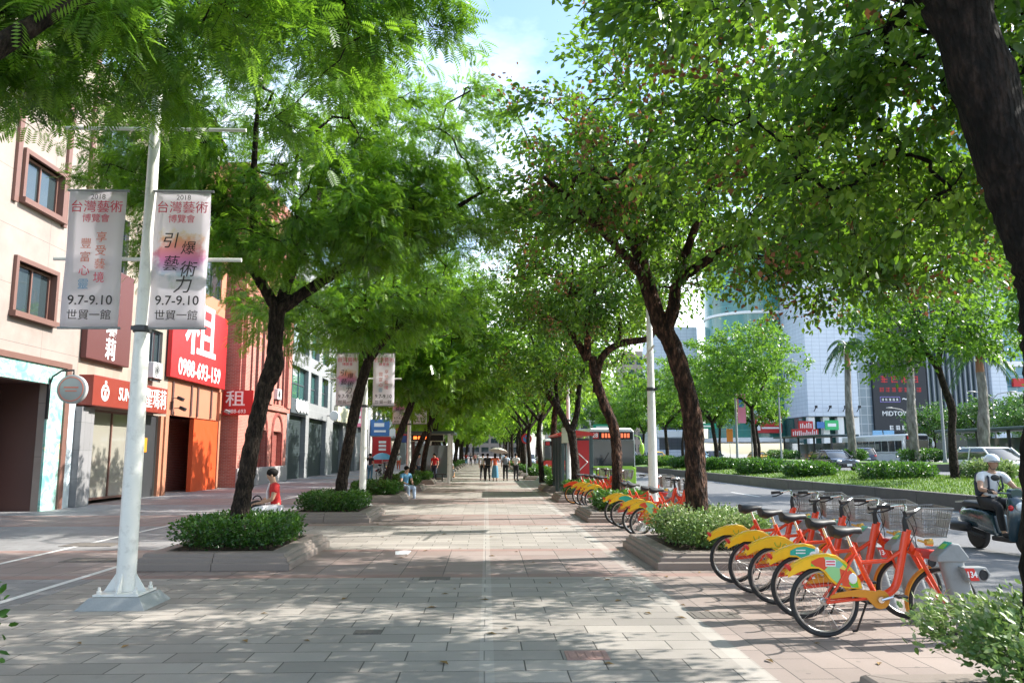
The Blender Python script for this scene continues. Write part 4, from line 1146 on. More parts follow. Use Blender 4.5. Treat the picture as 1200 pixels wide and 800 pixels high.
# --- grey building
GX = -12.8
B = bld('grey_building', 51.1, 'pale grey building with dark roller shutters and dark framed windows', GX)
cols = [0,1.2,6.2,7.2,13.4,15.9,21.0,22.4,27.6,29,36.0,37]
w = MB(); ops = []
bays = [(1.2,6.0),(7.0,13.2),(16,20.8),(22,27.6),(29,36)]
for a,b_ in bays: ops.append((a,b_,0,4.25))
rows = [(5.3,7.55),(8.6,10.8),(11.7,13.6)]
wins = [(.9,6.4),(7.2,9.9),(11.2,13.6),(17,20),(21.6,24.5),(26.5,30),(32,35.5)]
for c,d in rows:
    for a,b_ in wins: ops.append((a,b_,c,d))
facade(w,0,38,0,15.2,ops,rev=.45,deep=10); w.build('wall', MT['grey_wall'], B)
for a,b_ in bays:
    t = MB(); t.box2((a,.35,0),(b_,.42,4.25)); t.build('roller_shutter', MT['dark_shutter'], B)
for i,(c,d) in enumerate(rows):
    for a,b_ in wins:
        o = window(B,a,b_,c,d,d=.30,fw=.09,mull=2 if b_-a > 4 else 1,trans=1,frame='slate_frame',pane='teal_glass')
t = MB()
for u in (14.6,): t.box2((u,-.02,4.6),(u+.55,.1,15.1))
t.build('dark_strip', MT['slate_frame'], B)
S = thing('script_sign', (GX+.02, 52.2, 4.45), 'white curly script sign on a dark panel above the first dark roller shutter', 'sign', rz=QUARTER)
t = MB(); t.box2((0,-.10,-.1),(4.9,-.02,.85)); t.build('panel', MT['slate_frame'], S)
t = MB(); t.tube([(1.1+.032*i+.22*math.sin(.62*i),-.14,.42+.36*math.sin(.62*i+1.2)+.10*math.sin(.21*i)) for i in range(110)],.05,5); t.build('script_lettering', MT['white_sign'], S, smooth=60)
S = thing('round_sign', (GX+.02, 64.6, 4.7), 'small white oval sign on the wide pillar of the grey building', 'sign')
t = MB(); t.lathe((.55,0,0),[(0,-.06),(.36,-.06),(.40,0),(.36,.06),(0,.06)],20,axis='y'); t.build('disc', MT['white_sign'], S, smooth=40)
t = MB(); t.tube([(-.05,0,0),(.2,0,0)],.04); t.build('bracket', MT['dark_metal'], S)
S = thing('blank_sign', (GX+.02, 67.5, 4.35), 'pale cream blank sign box on the grey building', 'sign', rz=QUARTER)
t = MB(); t.box2((0,-.30,0),(6.5,0,1.3)); t.build('box', MT['cream_panel'], S, bevel=.03)
S = thing('shop_sign', (GX+.02, 74.8, 4.35), 'long white sign box with pale grey lettering past the cream sign box', 'sign', rz=QUARTER)
t = MB(); t.box2((0,-.25,0),(9.5,0,1.1)); t.build('box', MT['white_sign'], S, bevel=.03)
t = MB()
for k in range(6): t.box2((1.0+1.3*k,-.262,.35),(1.8+1.3*k,-.252,.8))
t.build('lettering', M('pale_ink',(.42,.42,.43),.6), S)
S = thing('pink_sign', (GX+.05, 77.0, 4.2), 'narrow pink blade sign beside the second white banner pole', 'sign')
t = MB(); t.box2((.0,-.06,0),(1.0,.06,3.2)); t.build('board', MT['pink_sign'], S)
t = MB();
for k in range(4): t.box2((.28,-.066,.35+.68*k),(.72,-.061,.80+.68*k))
t.build('lettering', MT['white_sign'], S)

# --- further shops down the street
def plain_block(name, y0, y1, h, wall, label, x=GX, seed=0, floors=4, shop='dark_shutter', fr='slate_frame', group=None):
    L = y1-y0; rng = random.Random(seed)
    B = bld(name, y0, label, x, group)
    fh = (h-4.6)/floors; ops = [(.8,L-.8,0,3.6)]; k = max(2, int(L/3.6))
    for f in range(floors):
        for i in range(k):
            a = .5 + (L-1)*i/k + .5; b_ = .5 + (L-1)*(i+1)/k - .5
            ops.append((a,b_,4.9+fh*f,4.9+fh*f+fh*.58))
    w = MB(); facade(w,.02,L-.02,0,h,ops,rev=.25); w.build('wall', MT[wall], B)
    for o in ops[1:]: window(B,*o,d=.15,fw=.08,mull=1,frame=fr)
    t = MB(); t.box2((.8,.2,0),(L-.8,.24,3.6)); t.build('shop_front', MT[shop], B)
    t = MB(); t.box2((-.0+.02,-.25,3.75),(L-.02,.0,4.55)); t.build('fascia', MT[fr], B)
    return B
plain_block('tiled_building', 89.2, 102, 19, 'pale_wall', 'pale tiled building with a blue and a red shop sign past the grey building', seed=1, shop='grey_shutter')
plain_block('stone_building', 102.1, 118, 15, 'grey_wall', 'grey stone faced building behind the blue parasol', seed=2, floors=3, shop='shop_inside')
plain_block('tan_building', 118.1, 140, 22, 'tan_wall', 'tan tiled block half hidden by the far feathery trees', seed=3, floors=5)
plain_block('pale_building', 140.1, 170, 26, 'pale_wall', 'tall pale block almost hidden beyond the lit shelter', seed=4, floors=6)
plain_block('brown_building', 170.1, 215, 24, 'tan_wall', 'last brown block at the far end of the shop side', seed=5, floors=5)
S = thing('shop_sign', (GX+.05, 88.6, 3.6), 'blue sign box with white lettering and a white and red end panel', 'sign')
t = MB(); t.box2((0,-.2,0),(2.1,.2,1.8)); t.build('blue_box', MT['blue_sign'], S); t = MB(); t.box2((2.103,-.2,0),(2.75,.2,1.8)); t.build('white_panel', MT['white_sign'], S)
t = MB(); t.box2((2.753,-.2,0),(3.2,.2,1.8)); t.build('red_panel', MT['red_sign'], S)
t = MB(); t.box2((.4,-.212,1.0),(1.5,-.202,1.4)); t.box2((.4,-.212,.4),(1.7,-.202,.62)); t.build('lettering', MT['white_sign'], S)
S = thing('banner_board', (GX+.3, 88.5, .6), 'bright red upright board with white lettering below the blue sign box', 'sign')
t = MB(); t.box2((0,-.08,0),(2.0,.08,2.9)); t.build('board', MT['red_sign'], S)
t = MB();
for a in (.9,1.3,1.7): t.box2((.7,-.092,a+.5),(1.5,-.082,a+.75))
t.build('lettering', MT['white_sign'], S)
S = thing('round_sign', (GX+.3, 104, 4.3), 'dark blue round sign with a red centre beyond the red upright board', 'sign')
t = MB(); t.lathe((1.9,0,0),[(0,-.1),(1.2,-.1),(1.25,0),(1.2,.1),(0,.1)],24,axis='y'); t.build('disc', M('navy',(.03,.06,.20),.5), S, smooth=30)
t = MB(); t.box2((1.3,-.13,-.3),(2.5,-.11,.3)); t.build('red_bar', MT['red_sign'], S)
t = MB(); t.tube([(-.3,0,0),(.75,0,0)],.06); t.build('bracket', MT['dark_metal'], S)
# ================================================================ LAMP POLES, BANNERS, SHELTERS, SIGNS
def banner_mat(name, splash):
    m, ns, ln, b = nodes_of(name)
    tc = N(ns, 'ShaderNodeTexCoord')
    base = (0.88,0.85,0.89)
    col = None
    if splash:
        n1 = N(ns, 'ShaderNodeTexNoise', Scale=7.0, Detail=6.0, Roughness=.7); ln.new(tc.outputs['Object'], n1.inputs['Vector'])
        sp = N(ns, 'ShaderNodeSeparateXYZ'); ln.new(tc.outputs['Object'], sp.inputs[0])
        rp = N(ns, 'ShaderNodeValToRGB'); e = rp.color_ramp.elements       # hue runs down the cloth: yellow, orange, pink, blue, green
        mr = N(ns, 'ShaderNodeMapRange'); mr.inputs[1].default_value = -1.20; mr.inputs[2].default_value = -.45
        ln.new(sp.outputs[2], mr.inputs[0]); ln.new(mr.outputs[0], rp.inputs['Fac'])
        e[0].position = 0; e[0].color = (.55,.62,.42,1); e[1].position = 1; e[1].color = (.80,.74,.35,1)
        for p, c in ((.25,(.50,.62,.72)),(.48,(.68,.28,.52)),(.75,(.82,.42,.30))):
            x = e.new(p); x.color = (*c,1)
        vd = N(ns, 'ShaderNodeVectorMath', operation='DISTANCE'); ln.new(tc.outputs['Object'], vd.inputs[0]); vd.inputs[1].default_value = (0,0,-.80)
        f = N(ns, 'ShaderNodeMath', operation='MULTIPLY_ADD'); ln.new(n1.outputs['Fac'], f.inputs[0]); f.inputs[1].default_value = -.62
        ln.new(vd.outputs['Value'], f.inputs[2])
        st = N(ns, 'ShaderNodeMapRange'); st.inputs[1].default_value = -.10; st.inputs[2].default_value = .03; st.inputs[3].default_value = .8; st.inputs[4].default_value = 0
        ln.new(f.outputs[0], st.inputs[0])
        mx = N(ns, 'ShaderNodeMix', data_type='RGBA'); ln.new(st.outputs[0], mx.inputs[0]); mx.inputs[6].default_value = (*base,1); ln.new(rp.outputs['Color'], mx.inputs[7])
        col = mx.outputs[2]; ln.new(col, b.inputs['Base Color'])
    else: b.inputs['Base Color'].default_value = (*base,1)
    b.inputs['Roughness'].default_value = .55; b.inputs['Specular IOR Level'].default_value = .25
    tr = N(ns, 'ShaderNodeBsdfTranslucent'); tr.inputs['Color'].default_value = (*base,1)
    if col: ln.new(col, tr.inputs['Color'])
    ms = N(ns, 'ShaderNodeMixShader'); ms.inputs[0].default_value = .68
    ln.new(b.outputs[0], ms.inputs[1]); ln.new(tr.outputs[0], ms.inputs[2]); ln.new(ms.outputs[0], ns['Material Output'].inputs['Surface'])
    return m
MT['banner_plain'] = banner_mat('banner_plain', False)
MT['banner_splash'] = banner_mat('banner_splash', True)
MT['ink_blue'] = M('ink_blue', (.20,.38,.55), .6)

def lamp_pole(x, y, label, group, rz=0.0, base=True, h=9.6):
    T = thing('lamp_pole', (x,y,0), label, 'lamp post', group, rz)
    p = MB(); p.lathe((0,0,.155),[(.108,0),(.102,1.5),(.088,2.8),(.070,4.4),(.058,6.2),(.05,h)],20); p.build('pole', MT['white_paint'], T, smooth=30)
    b = MB(); b.frustum((0,0,0),(.76,.76),(.55,.55),.125); b.build('stone_base', MT['stone_grey'], T, bevel=.006)
    f = MB(); f.box((0,0,.14),(.5,.5,.025))
    f.build('flange', MT['white_paint'], T, bevel=.004)
    for k in range(4):
        a = PI/2*k; g = MB()
        c, s = math.cos(a), math.sin(a)
        vs = [(.112,-.008,.154),(.235,-.008,.154),(.104,-.008,.36),(.112,.008,.154),(.235,.008,.154),(.104,.008,.36)]
        g.add([(vx*c-vy*s, vx*s+vy*c, vz) for vx,vy,vz in vs], [(0,1,2),(5,4,3),(0,3,4,1),(1,4,5,2),(2,5,3,0)])
        g.build('gusset', MT['white_paint'], T)
        g = MB(); g.lathe((.2*(c-s),.2*(c+s),.153),[(.028,0),(.028,.03),(.016,.035),(.016,.07),(.0,.075)],8); g.build('bolt', MT['white_paint'], T, smooth=30)
    for z, l in ((4.02,1.12),(5.67,1.10)):
        a = MB(); a.tube([(-l,0.03,z),(l,0.03,z)],.024,8); a.build('cross_arm', MT['white_paint'], T, smooth=40)
    a = MB(); a.lathe((0,0,3.12),[(.098,0),(.104,.01),(.104,.07),(.098,.08)],16); a.box((0,-.11,3.16),(.16,.04,.05)); a.build('clamp', MT['dark_metal'], T, smooth=30)
    a = MB(); a.tube([(0,0,h-.2),(.0,0,h+.3),(.5,0,h+.7),(1.6,0,h+.85)],.04,8); la = a.build('lamp_arm', MT['white_paint'], T, smooth=40)
    a = MB(); a.ell((1.95,0,h+.85),(.45,.16,.09),14,8); a.build('lamp_head', MT['grey_plastic'], la, smooth=60)
    return T

def banner(x, y, ztop, width, height, side, label, group, rz=0.0, rich=True):
    """cloth banner on two rods; side -1 / +1 picks the print"""
    T = thing('banner', (x,y,ztop), label, 'banner', group, rz)
    c = MB(); n = 14; vs = []
    rng = random.Random(int(x*100+side))
    for j in range(n+1):
        for i in range(7):
            u = -width/2 + width*i/6; v = -height*j/n
            vs.append((u, .012*math.sin(5*v+i*.5+side)+.006*math.sin(9*u), v))
    c.add(vs, [(j*7+i,(j+1)*7+i,(j+1)*7+i+1,j*7+i+1) for j in range(n) for i in range(6)])
    o = c.build('cloth', MT['banner_splash'] if side > 0 else MT['banner_plain'], T, smooth=80)
    sd = o.modifiers.new('thickness','SOLIDIFY'); sd.thickness = .003; sd.offset = 1.0
    for z, nm in ((0.012,'rod'),(-height-.012,'rod')):
        r = MB(); r.tube([(-width/2-.03,0,z),(width/2+.03,0,z)],.016,8); r.build(nm, MT['grey_plastic'], T, smooth=40)
    yy = -.024
    def tx(s, size, u, v, mat, bold=0.0, sx=1.0, shear=0.0):
        text(s, size, MT[mat], T, TM((u,yy,v),(1,0,0),(0,0,1)), bold=bold, sx=sx, shear=shear, ext=.001)
    k = width/.64
    tx('2018', .085*k, .01, -.075, 'ink_grey')
    tx('台灣藝術', .150*k, 0, -.205, 'ink_pink')
    tx('博覽會', .105*k, 0, -.345, 'ink_pink')
    if side < 0:
        for i, ch in enumerate('享受藝境'): tx(ch, .13*k, .08*k, -.58-.165*i, 'ink_coral' if i < 3 else 'ink_pink')
        for i, ch in enumerate('豐富心靈'): tx(ch, .13*k, -.09*k, -.66-.165*i, ('ink_coral','ink_coral','ink_pink','ink_blue')[i])
    else:
        for ch, u, v, s in (('引',-.12,-.62,.20),('爆',.09,-.71,.17),('藝',-.10,-.90,.19),('術',.10,-.97,.20),('力',.05,-1.16,.22)): tx(ch, s*k, u*k, v, 'ink', 0, shear=.15)
    tx('9.7-9.10', .155*k, 0, -1.345, 'ink', .001)
    tx('世貿一館', .125*k, 0, -1.525, 'ink')
    return T
GLP, GBN = 'white lamp poles along the walkway', 'art fair banners on the lamp poles'
lamp_pole(-4.10, 9.5, 'big white lamp pole on a grey stone base in the left foreground', GLP)
banner(-4.71, 9.46, 4.84, .67, 1.66, -1, 'white banner with a column of coral characters left of the big foreground pole', GBN)
banner(-3.69, 9.46, 4.84, .66, 1.66, 1, 'white banner with black brush writing on a colour splash right of the foreground pole', GBN)
lamp_pole(-3.80, 25.0, 'second white lamp pole of the shop side behind the slanting tree', GLP)
banner(-4.36, 24.96, 4.80, .67, 1.62, 1, 'left banner of the second pole half hidden by the slanting tree trunk', GBN)
banner(-3.22, 24.96, 4.80, .67, 1.62, -1, 'right banner of the second pole with small coral writing', GBN)
lamp_pole(-3.90, 40.6, 'third white lamp pole of the shop side between the thin leaning trunks', GLP)
banner(-4.42, 40.56, 4.80, .67, 1.62, 1, 'left banner of the third pole in the shade of the trees', GBN)
banner(-3.36, 40.56, 4.80, .67, 1.62, -1, 'right banner of the third pole in the shade of the trees', GBN)
lamp_pole(-3.9, 56.5, 'thin far white lamp pole of the shop side beyond the lit shelter', GLP)
lamp_pole(3.78, 18.2, 'white lamp pole among the bicycles on the road side', GLP, rz=R_(84))
banner(3.87, 18.72, 4.82, .67, 1.62, 1, 'banner seen edge on beside the road side pole among the bicycles', GBN, rz=R_(82))
lamp_pole(3.62, 35.4, 'white lamp pole behind the Y shaped tree and the bus shelter', GLP, rz=R_(84))
lamp_pole(3.55, 52.0, 'far white lamp pole of the road side left of the distant no parking sign', GLP, rz=R_(84))
lamp_pole(3.55, 68.0, 'farthest white lamp pole of the road side in view', GLP, rz=R_(84))

# --- bus shelter on the kerb side
MT['shelter_green'] = M('shelter_green', (.055,.085,.085), .45)
MT['clear_pane'] = glass('clear_pane', (.16,.21,.22), refl=.6)
S = thing('bus_shelter', (3.15, 32.6, 0), 'kerbside bus shelter with a red roof, dark green posts and a red poster case', 'bus shelter')
for px, py in ((-.05,0),(-.05,1.4),(-.05,2.8),(-.05,4.2),(1.12,0),(1.12,4.2)):
    t = MB(); t.box((px,py,1.2),(.13,.13,2.4)); t.build('post', MT['shelter_green'], S, bevel=.01)
t = MB(); sec = []
for y in (-.35, 4.6):
    sec.append([(-.25,y,2.42),(1.15,y,2.42),(1.22,y,2.48),(1.05,y,2.55),(.5,y,2.62),(-.12,y,2.55),(-.32,y,2.48)])
t.loft(sec); t.build('roof', MT['red_paint'], S, smooth=40, recalc=True)
t = MB()
for k in range(3): t.box2((-.015,.08+1.4*k,.4),(.015,1.32+1.4*k,2.1))
t.build('glass_panel', MT['clear_pane'], S)
t = MB(); t.box2((.50,-.10,.35),(1.05,.10,2.3)); pc = t.build('poster_case', MT['dark_metal'], S, bevel=.02)
t = MB(); t.box2((.54,-.112,.42),(1.01,-.103,2.22)); t.build('poster', MT['red_sign'], pc)
t = MB(); t.tube([(.58,-.12,1.7),(.95,-.12,1.35),(.58,-.12,1.0)],.022,4); t.build('white_chevron', MT['white_sign'], pc)
t = MB(); t.box2((.15,2.0,.42),(.6,4.0,.48)); t.box2((.3,2.2,0),(.4,2.3,.42)); t.box2((.3,3.7,0),(.4,3.8,.42)); t.build('bench', MT['shelter_green'], S)
# bus stop sign on a post
S = thing('bus_stop_sign', (3.1, 31.2, 0), 'thin bus stop post with a small dark lantern on top by the red roof', 'sign')
t = MB(); t.tube([(0,0,0),(0,0,2.55)],.04,8); t.build('post', MT['shelter_green'], S, smooth=40)
t = MB(); t.box((0,0,2.4),(.34,.12,.6)); t.build('plate', MT['cream_panel'], S, bevel=.02)
t = MB(); t.lathe((0,0,2.72),[(.10,0),(.13,.04),(.10,.22),(.16,.26),(.0,.34)],10); t.build('lantern', MT['black_plastic'], S, smooth=30)

# --- shelter on the shop side with a lit red and orange display
MT['led'] = M('led', (1.0,.16,.03), .5, emit=1.6)
S = thing('walkway_shelter', (-4.7, 47.2, 0), 'dark roofed shelter with a lit orange display on the shop side of the walkway', 'shelter')
for px, py in ((.1,0),(2.5,0),(.1,3.6),(2.5,3.6)):
    t = MB(); t.box((px,py,1.42),(.16,.16,2.84)); t.build('post', MT['white_paint'] if px > 1 else MT['maroon'], S, bevel=.01)
t = MB(); t.box((1.3,1.8,2.92),(3.0,4.6,.14)); t.build('roof', MT['shelter_green'], S, bevel=.02)
t = MB(); t.box((1.25,-.25,2.6),(1.95,.14,.42)); d = t.build('display_case', MT['cream_panel'], S, bevel=.02)
t = MB(); t.box((1.25,-.33,2.6),(1.85,.02,.34)); sc = t.build('screen', MT['shade_black'], d)
t = MB()
for k, (u, w_) in enumerate(((.55,.2),(.80,.16),(1.08,.3))): t.box((u,-.345,2.6),(w_,.01,.16))
t.build('lit_lettering', MT['led'], d)
t = MB(); t.box((1.3,3.7,1.2),(2.3,.05,2.0)); t.build('back_panel', MT['clear_pane'], S)
t = MB(); t.box((1.3,2.6,.44),(1.9,.4,.06)); t.box((.6,2.6,.2),(.08,.3,.4)); t.box((2.0,2.6,.2),(.08,.3,.4)); t.build('bench', MT['dark_metal'], S)

def round_traffic_sign(x, y, z, label):
    S = thing('traffic_sign', (x,y,0), label, 'road sign')
    t = MB(); t.tube([(0,0,0),(0,0,z+.35)],.035,8); t.build('post', MT['steel'], S, smooth=40)
    t = MB(); t.lathe((0,-.06,z),[(0,-.01),(.38,-.01),(.38,.01),(0,.01)],24,axis='y'); t.build('disc', MT['red_sign'], S)
    t = MB(); t.lathe((0,-.075,z),[(0,-.004),(.26,-.004),(.26,.004),(0,.004)],20,axis='y'); t.build('blue_centre', MT['blue_sign'], S)
    t = MB(); t.box((0,-.085,z),(.55,.006,.07),(0,R_(45),0)); t.build('bar', MT['red_sign'], S)
round_traffic_sign(2.9, 58.0, 2.75, 'round red no parking sign on a post at the far road edge')

# cover plates set in the paving
def cover(x, y, sx, sy, mat, label, name='manhole_cover', n=5):
    T = thing(name, (x,y,0), label, 'cover', 'covers set into the paving')
    t = MB(); t.box((0,0,.003),(sx,sy,.008)); t.build('plate', mat, T)
    t = MB()
    for i in range(n): t.box((-sx*.4+sx*.8*i/(n-1),0,.009),(sx*.05,sy*.8,.004))
    t.build('ribs', mat, T)
MT['iron'] = M('iron', (.13,.115,.10), .7, var=.3, scale=20); MT['pink_tile'] = M('pink_tile', (.33,.20,.17), .7, var=.2, scale=14, bump=.4)
cover(.86, 7.05, .36, .30, MT['pink_tile'], 'square pinkish cover plate in the foreground paving')
cover(-1.13, 8.0, .26, .16, MT['iron'], 'small grey drain grate left of the pinkish cover plate')
cover(-.70, 11.3, .42, .26, MT['iron'], 'dark green grey cover plate in the reddish paving band')
cover(2.42, 8.7, .5, .34, MT['iron'], 'cover plate in the pink paving beside the bicycle wheels')
cover(-7.4, 15.6, .95, .6, MT['iron'], 'large dark cover plate on the shop side path')
cover(-6.3, 13.4, .9, .5, MT['iron'], 'dark cover plate between the white path lines')
T = thing('paper_scrap', (-1.42, 14.0, 0), 'crumpled white paper scrap lying on the walkway', 'litter')
t = MB(); t.add([(-.12,-.05,.0),(.10,-.08,.01),(.14,.06,.05),(0,.09,.03),(-.13,.05,.045),(0,0,.06)],[(0,1,5),(1,2,5),(2,3,5),(3,4,5),(4,0,5)]); t.build('paper', MT['white_sign'], T)
# fallen leaves, each one a thing lying on the paving
rng = random.Random(77); src = None
for i in range(90):
    x = rng.uniform(-5, 4.4); y = rng.uniform(6.2, 22)
    if src is None:
        t = MB(); t.add([(-.05,0,.004),(0,.022,.016),(.06,0,.006),(0,-.022,.014)],[(0,1,2),(0,2,3)])
        src = t.build('fallen_leaf', M('dry_leaf',(.20,.12,.035),.8,var=.5,scale=1)); o = src
    else: o = src.copy(); COL.objects.link(o)
    o.location = (x,y,.001); o.rotation_euler = (0,0,rng.uniform(0,6.28)); s = rng.uniform(.6,1.3); o.scale = (s,s,s)
    tag(o, 'small dry leaf lying loose on the paving slabs', 'leaf', 'fallen leaves on the walkway')
# ================================================================ BICYCLES AND DOCKS
def skirt_mat(name, cols):
    """printed side panel: blobs of flat colour"""
    m, ns, ln, b = nodes_of(name)
    tc = N(ns, 'ShaderNodeTexCoord'); vo = N(ns, 'ShaderNodeTexVoronoi', Scale=7.5); ln.new(tc.outputs['Object'], vo.inputs['Vector'])
    sp = N(ns, 'ShaderNodeSeparateColor'); ln.new(vo.outputs['Color'], sp.inputs[0])
    rp = N(ns, 'ShaderNodeValToRGB'); rp.color_ramp.interpolation = 'CONSTANT'; e = rp.color_ramp.elements
    e[0].position = 0; e[0].color = (*cols[0],1); e[1].position = 1-1/len(cols); e[1].color = (*cols[-1],1)
    for i, c in enumerate(cols[1:-1]): x = e.new((i+1)/len(cols)); x.color = (*c,1)
    ln.new(sp.outputs[0], rp.inputs['Fac']); ln.new(rp.outputs['Color'], b.inputs['Base Color']); b.inputs['Roughness'].default_value = .35
    return m
MT['print_many'] = skirt_mat('print_many', [(.16,.50,.05),(.70,.08,.03),(.78,.60,.10),(.30,.60,.25),(.72,.20,.03),(.20,.48,.42)])
MT['print_teal'] = M('print_teal', (.02,.40,.30), .35, var=.1)
MT['wire'] = M('wire', (.27,.26,.25), .4, metal=.6)
MT['spoke'] = M('spoke', (.50,.50,.49), .3, metal=.9)
WR, WB = .325, 1.10

def curve_pts(pts, n=5):
    P = [Vector(p) for p in pts]; out = []
    for i in range(len(P)-1):
        a, b, c, d = P[max(i-1,0)], P[i], P[i+1], P[min(i+2,len(P)-1)]
        for q in range(n):
            t = q/n; out.append(.5*((2*b)+(c-a)*t+(2*a-5*b+4*c-d)*t*t+(3*b-a-3*c+d)*t**3))
    return out + [P[-1]]

def bike_wheel(T, x, name, disc=False, yaw=0.0):
    W_ = bpy.data.objects.new(name, None) if False else None
    ty = MB(); ty.ring((0,0,0),WR-.021,.021,axis='y',n=44,m=8)
    w = ty.build(name, MT['black_rubber'], T, smooth=60, loc=(x,0,WR))
    rm = MB(); rm.ring((0,0,0),WR-.048,.011,axis='y',n=40,m=6,w=1.2); rm.build('rim', MT['steel'], w, smooth=50)
    hb = MB(); hb.lathe((0,0,0),[(0,-.055),(.012,-.055),(.014,-.03),(.032,-.028),(.032,-.02),(.018,-.015),(.018,.015),(.032,.02),(.032,.028),(.014,.03),(.012,.055),(0,.055)],12,axis='y'); hb.build('hub', MT['steel'], w, smooth=30)
    sp = MB()
    for k in range(28):
        a = 2*PI*k/28; b_ = a + (.28 if k % 4 < 2 else -.28); sd = .024 if k % 2 else -.024
        sp.tube([(.03*math.cos(b_),sd,.03*math.sin(b_)),((WR-.05)*math.cos(a),0,(WR-.05)*math.sin(a))],.0016,3,cap=False)
    sp.build('spokes', MT['spoke'], w)
    return w

def make_bike():
    T = thing('bicycle', (0,0,0), '-', 'bicycle', 'orange share bicycles parked at the docks')
    bike_wheel(T, 0, 'rear_wheel'); bike_wheel(T, WB, 'front_wheel')
    # frame: one swooping main tube, seat tube, chain and seat stays, head tube
    f = MB()
    f.tube(curve_pts([(.47,0,.37),(.58,0,.395),(.67,0,.47),(.725,0,.66),(.765,0,.84),(.795,0,.965)]),[.036]*26,12)
    f.tube([(.49,0,.36),(.40,0,.55),(.275,0,.83)],.024,10)
    f.tube([(.755,0,.80),(.60,0,.70),(.345,0,.68)],.020,8)
    for s in (-1,1):
        f.tube([(.47,.035*s,.365),(.22,.055*s,.35),(0,.065*s,WR)],.014,8)
        f.tube([(0,.065*s,WR),(.10,.06*s,.46),(.245,.045*s,.70),(.30,.02*s,.76)],.013,8)
    f.tube([(.775,0,.86),(.81,0,.99)],.034,10)
    f.build('frame', MT['orange_paint'], T, smooth=50)
    k = MB()
    k.tube([(.79,0,.92),(.855,0,.78)],.030,10); k.box((.86,0,.77),(.07,.15,.05),(0,R_(28),0))
    for s in (-1,1): k.tube([(.862,.062*s,.775),(.93,.06*s,.64),(1.02,.055*s,.47),(WB,.055*s,WR)],[.023,.021,.017,.014],8)
    k.build('fork', MT['orange_paint'], T, smooth=50)
    # rear mudguard: strip over the wheel plus side skirts
    g = MB(); secs = []
    prof = [(-.345,.575),(-.285,.655),(-.19,.705),(-.08,.745),(.02,.755),(.12,.735),(.20,.685),(.27,.60),(.32,.52),(.335,.455)]
    for (x,z) in prof:
        wd = .052 if x > -.3 else .036
        nx_ = x; L = math.hypot(x, z-WR); ux, uz = x/L, (z-WR)/L
        secs.append([(x-ux*.010,-wd,z-uz*.010),(x+ux*.012,-wd*.6,z+uz*.012),(x+ux*.016,0,z+uz*.016),(x+ux*.012,wd*.6,z+uz*.012),(x-ux*.010,wd,z-uz*.010),(x-ux*.016,wd*.9,z-uz*.016),(x+ux*.002,0,z+uz*.002),(x-ux*.016,-wd*.9,z-uz*.016)])
    g.loft(secs)
    top = [(-.345,.575),(-.285,.655),(-.19,.705),(-.08,.745),(.02,.755),(.12,.735),(.20,.685),(.27,.60),(.32,.52),(.335,.455)]
    bot = [(.255,.452),(.17,.462),(.10,.485),(.04,.535),(-.005,.60),(-.06,.635),(-.14,.635),(-.23,.605),(-.345,.55)]
    for s in (-1,1):
        y0, y1 = .046*s, .053*s
        poly = top + bot
        g.prism(poly, min(y0,y1), max(y0,y1), 'y')
    g.build('mudguard', MT['yellow_plastic'], T, smooth=35, recalc=True)
    pn = MB()
    poly = [(-.125,.70),(-.05,.735),(.03,.742),(.115,.722),(.19,.672),(.25,.60),(.295,.52),(.305,.465),(.25,.463),(.17,.474),(.11,.50),(.055,.55),(.005,.615),(-.06,.65),(-.13,.655)]
    for s in (-1,1): pn.prism(poly, .0545*s if s > 0 else -.0565, .0565*s if s > 0 else -.0545, 'y')
    pn.build('side_print', MT['yellow_plastic'], T)
    lg = MB()       # olive swash lettering on the plain panels
    lg.tube(curve_pts([(-.02,-.059,.70),(.0,-.059,.655),(.04,-.059,.655),(.05,-.059,.70)]),.006,4)
    lg.ring((.10,-.059,.65),.028,.006,axis='y',n=14,m=4); lg.tube([(.155,-.059,.675),(.15,-.059,.61)],.006,4); lg.ring((.175,-.059,.60),.022,.005,axis='y',n=12,m=4)
    lg.tube(curve_pts([(-.06,-.059,.64),(.0,-.059,.625),(.07,-.059,.60),(.13,-.059,.555)]),.005,4)
    lg.build('swash_lettering', M('olive_ink',(.36,.40,.03),.5), T)
    r = MB(); r.box((-.325,0,.635),(.035,.075,.06),(0,R_(-35),0)); r.build('tail_reflector', MT['red_paint'], T, bevel=.008)
    c = MB(); c.ring((0,0,0),WR+.012,.010,axis='y',n=18,m=6,a0=R_(108),a1=R_(196),w=4.0); c.build('front_mudguard', MT['ochre_plastic'], T, smooth=50, loc=(WB,0,WR))
    # chain guard, crank
    cg = MB(); poly = [(.49+.088*math.cos(a), .36+.088*math.sin(a)) for a in [R_(-150+30*i) for i in range(10)]]
    poly += [(.30,.452),(.10,.42),(.03,.39),(.03,.365),(.22,.385),(.36,.375)]
    cg.prism(poly, -.085, -.068, 'y'); cg.build('chain_guard', MT['ochre_plastic'], T, recalc=True, bevel=.004)
    cr = MB(); cr.lathe((.49,-.095,.36),[(0,-.012),(.028,-.012),(.034,.0),(.034,.012),(0,.012)],14,axis='y'); cr.tube([(.49,-.108,.36),(.645,-.115,.405)],[.015,.011],8)
    cr.tube([(.49,.085,.36),(.335,.095,.315)],[.014,.011],8); cr.build('crank', MT['chrome'], T, smooth=40)
    for (x,y,z) in ((.645,-.165,.405),(.335,.145,.315)):
        p = MB(); p.box((x,y,z),(.095,.085,.026)); p.build('pedal', MT['black_plastic'], T, bevel=.006)
    # saddle
    sd = MB(); prof = [(-.01,.09,.0),(.0,.105,.03),(.06,.112,.045),(.13,.085,.038),(.20,.045,.036),(.265,.026,.030),(.285,.012,.018)]
    secs = []
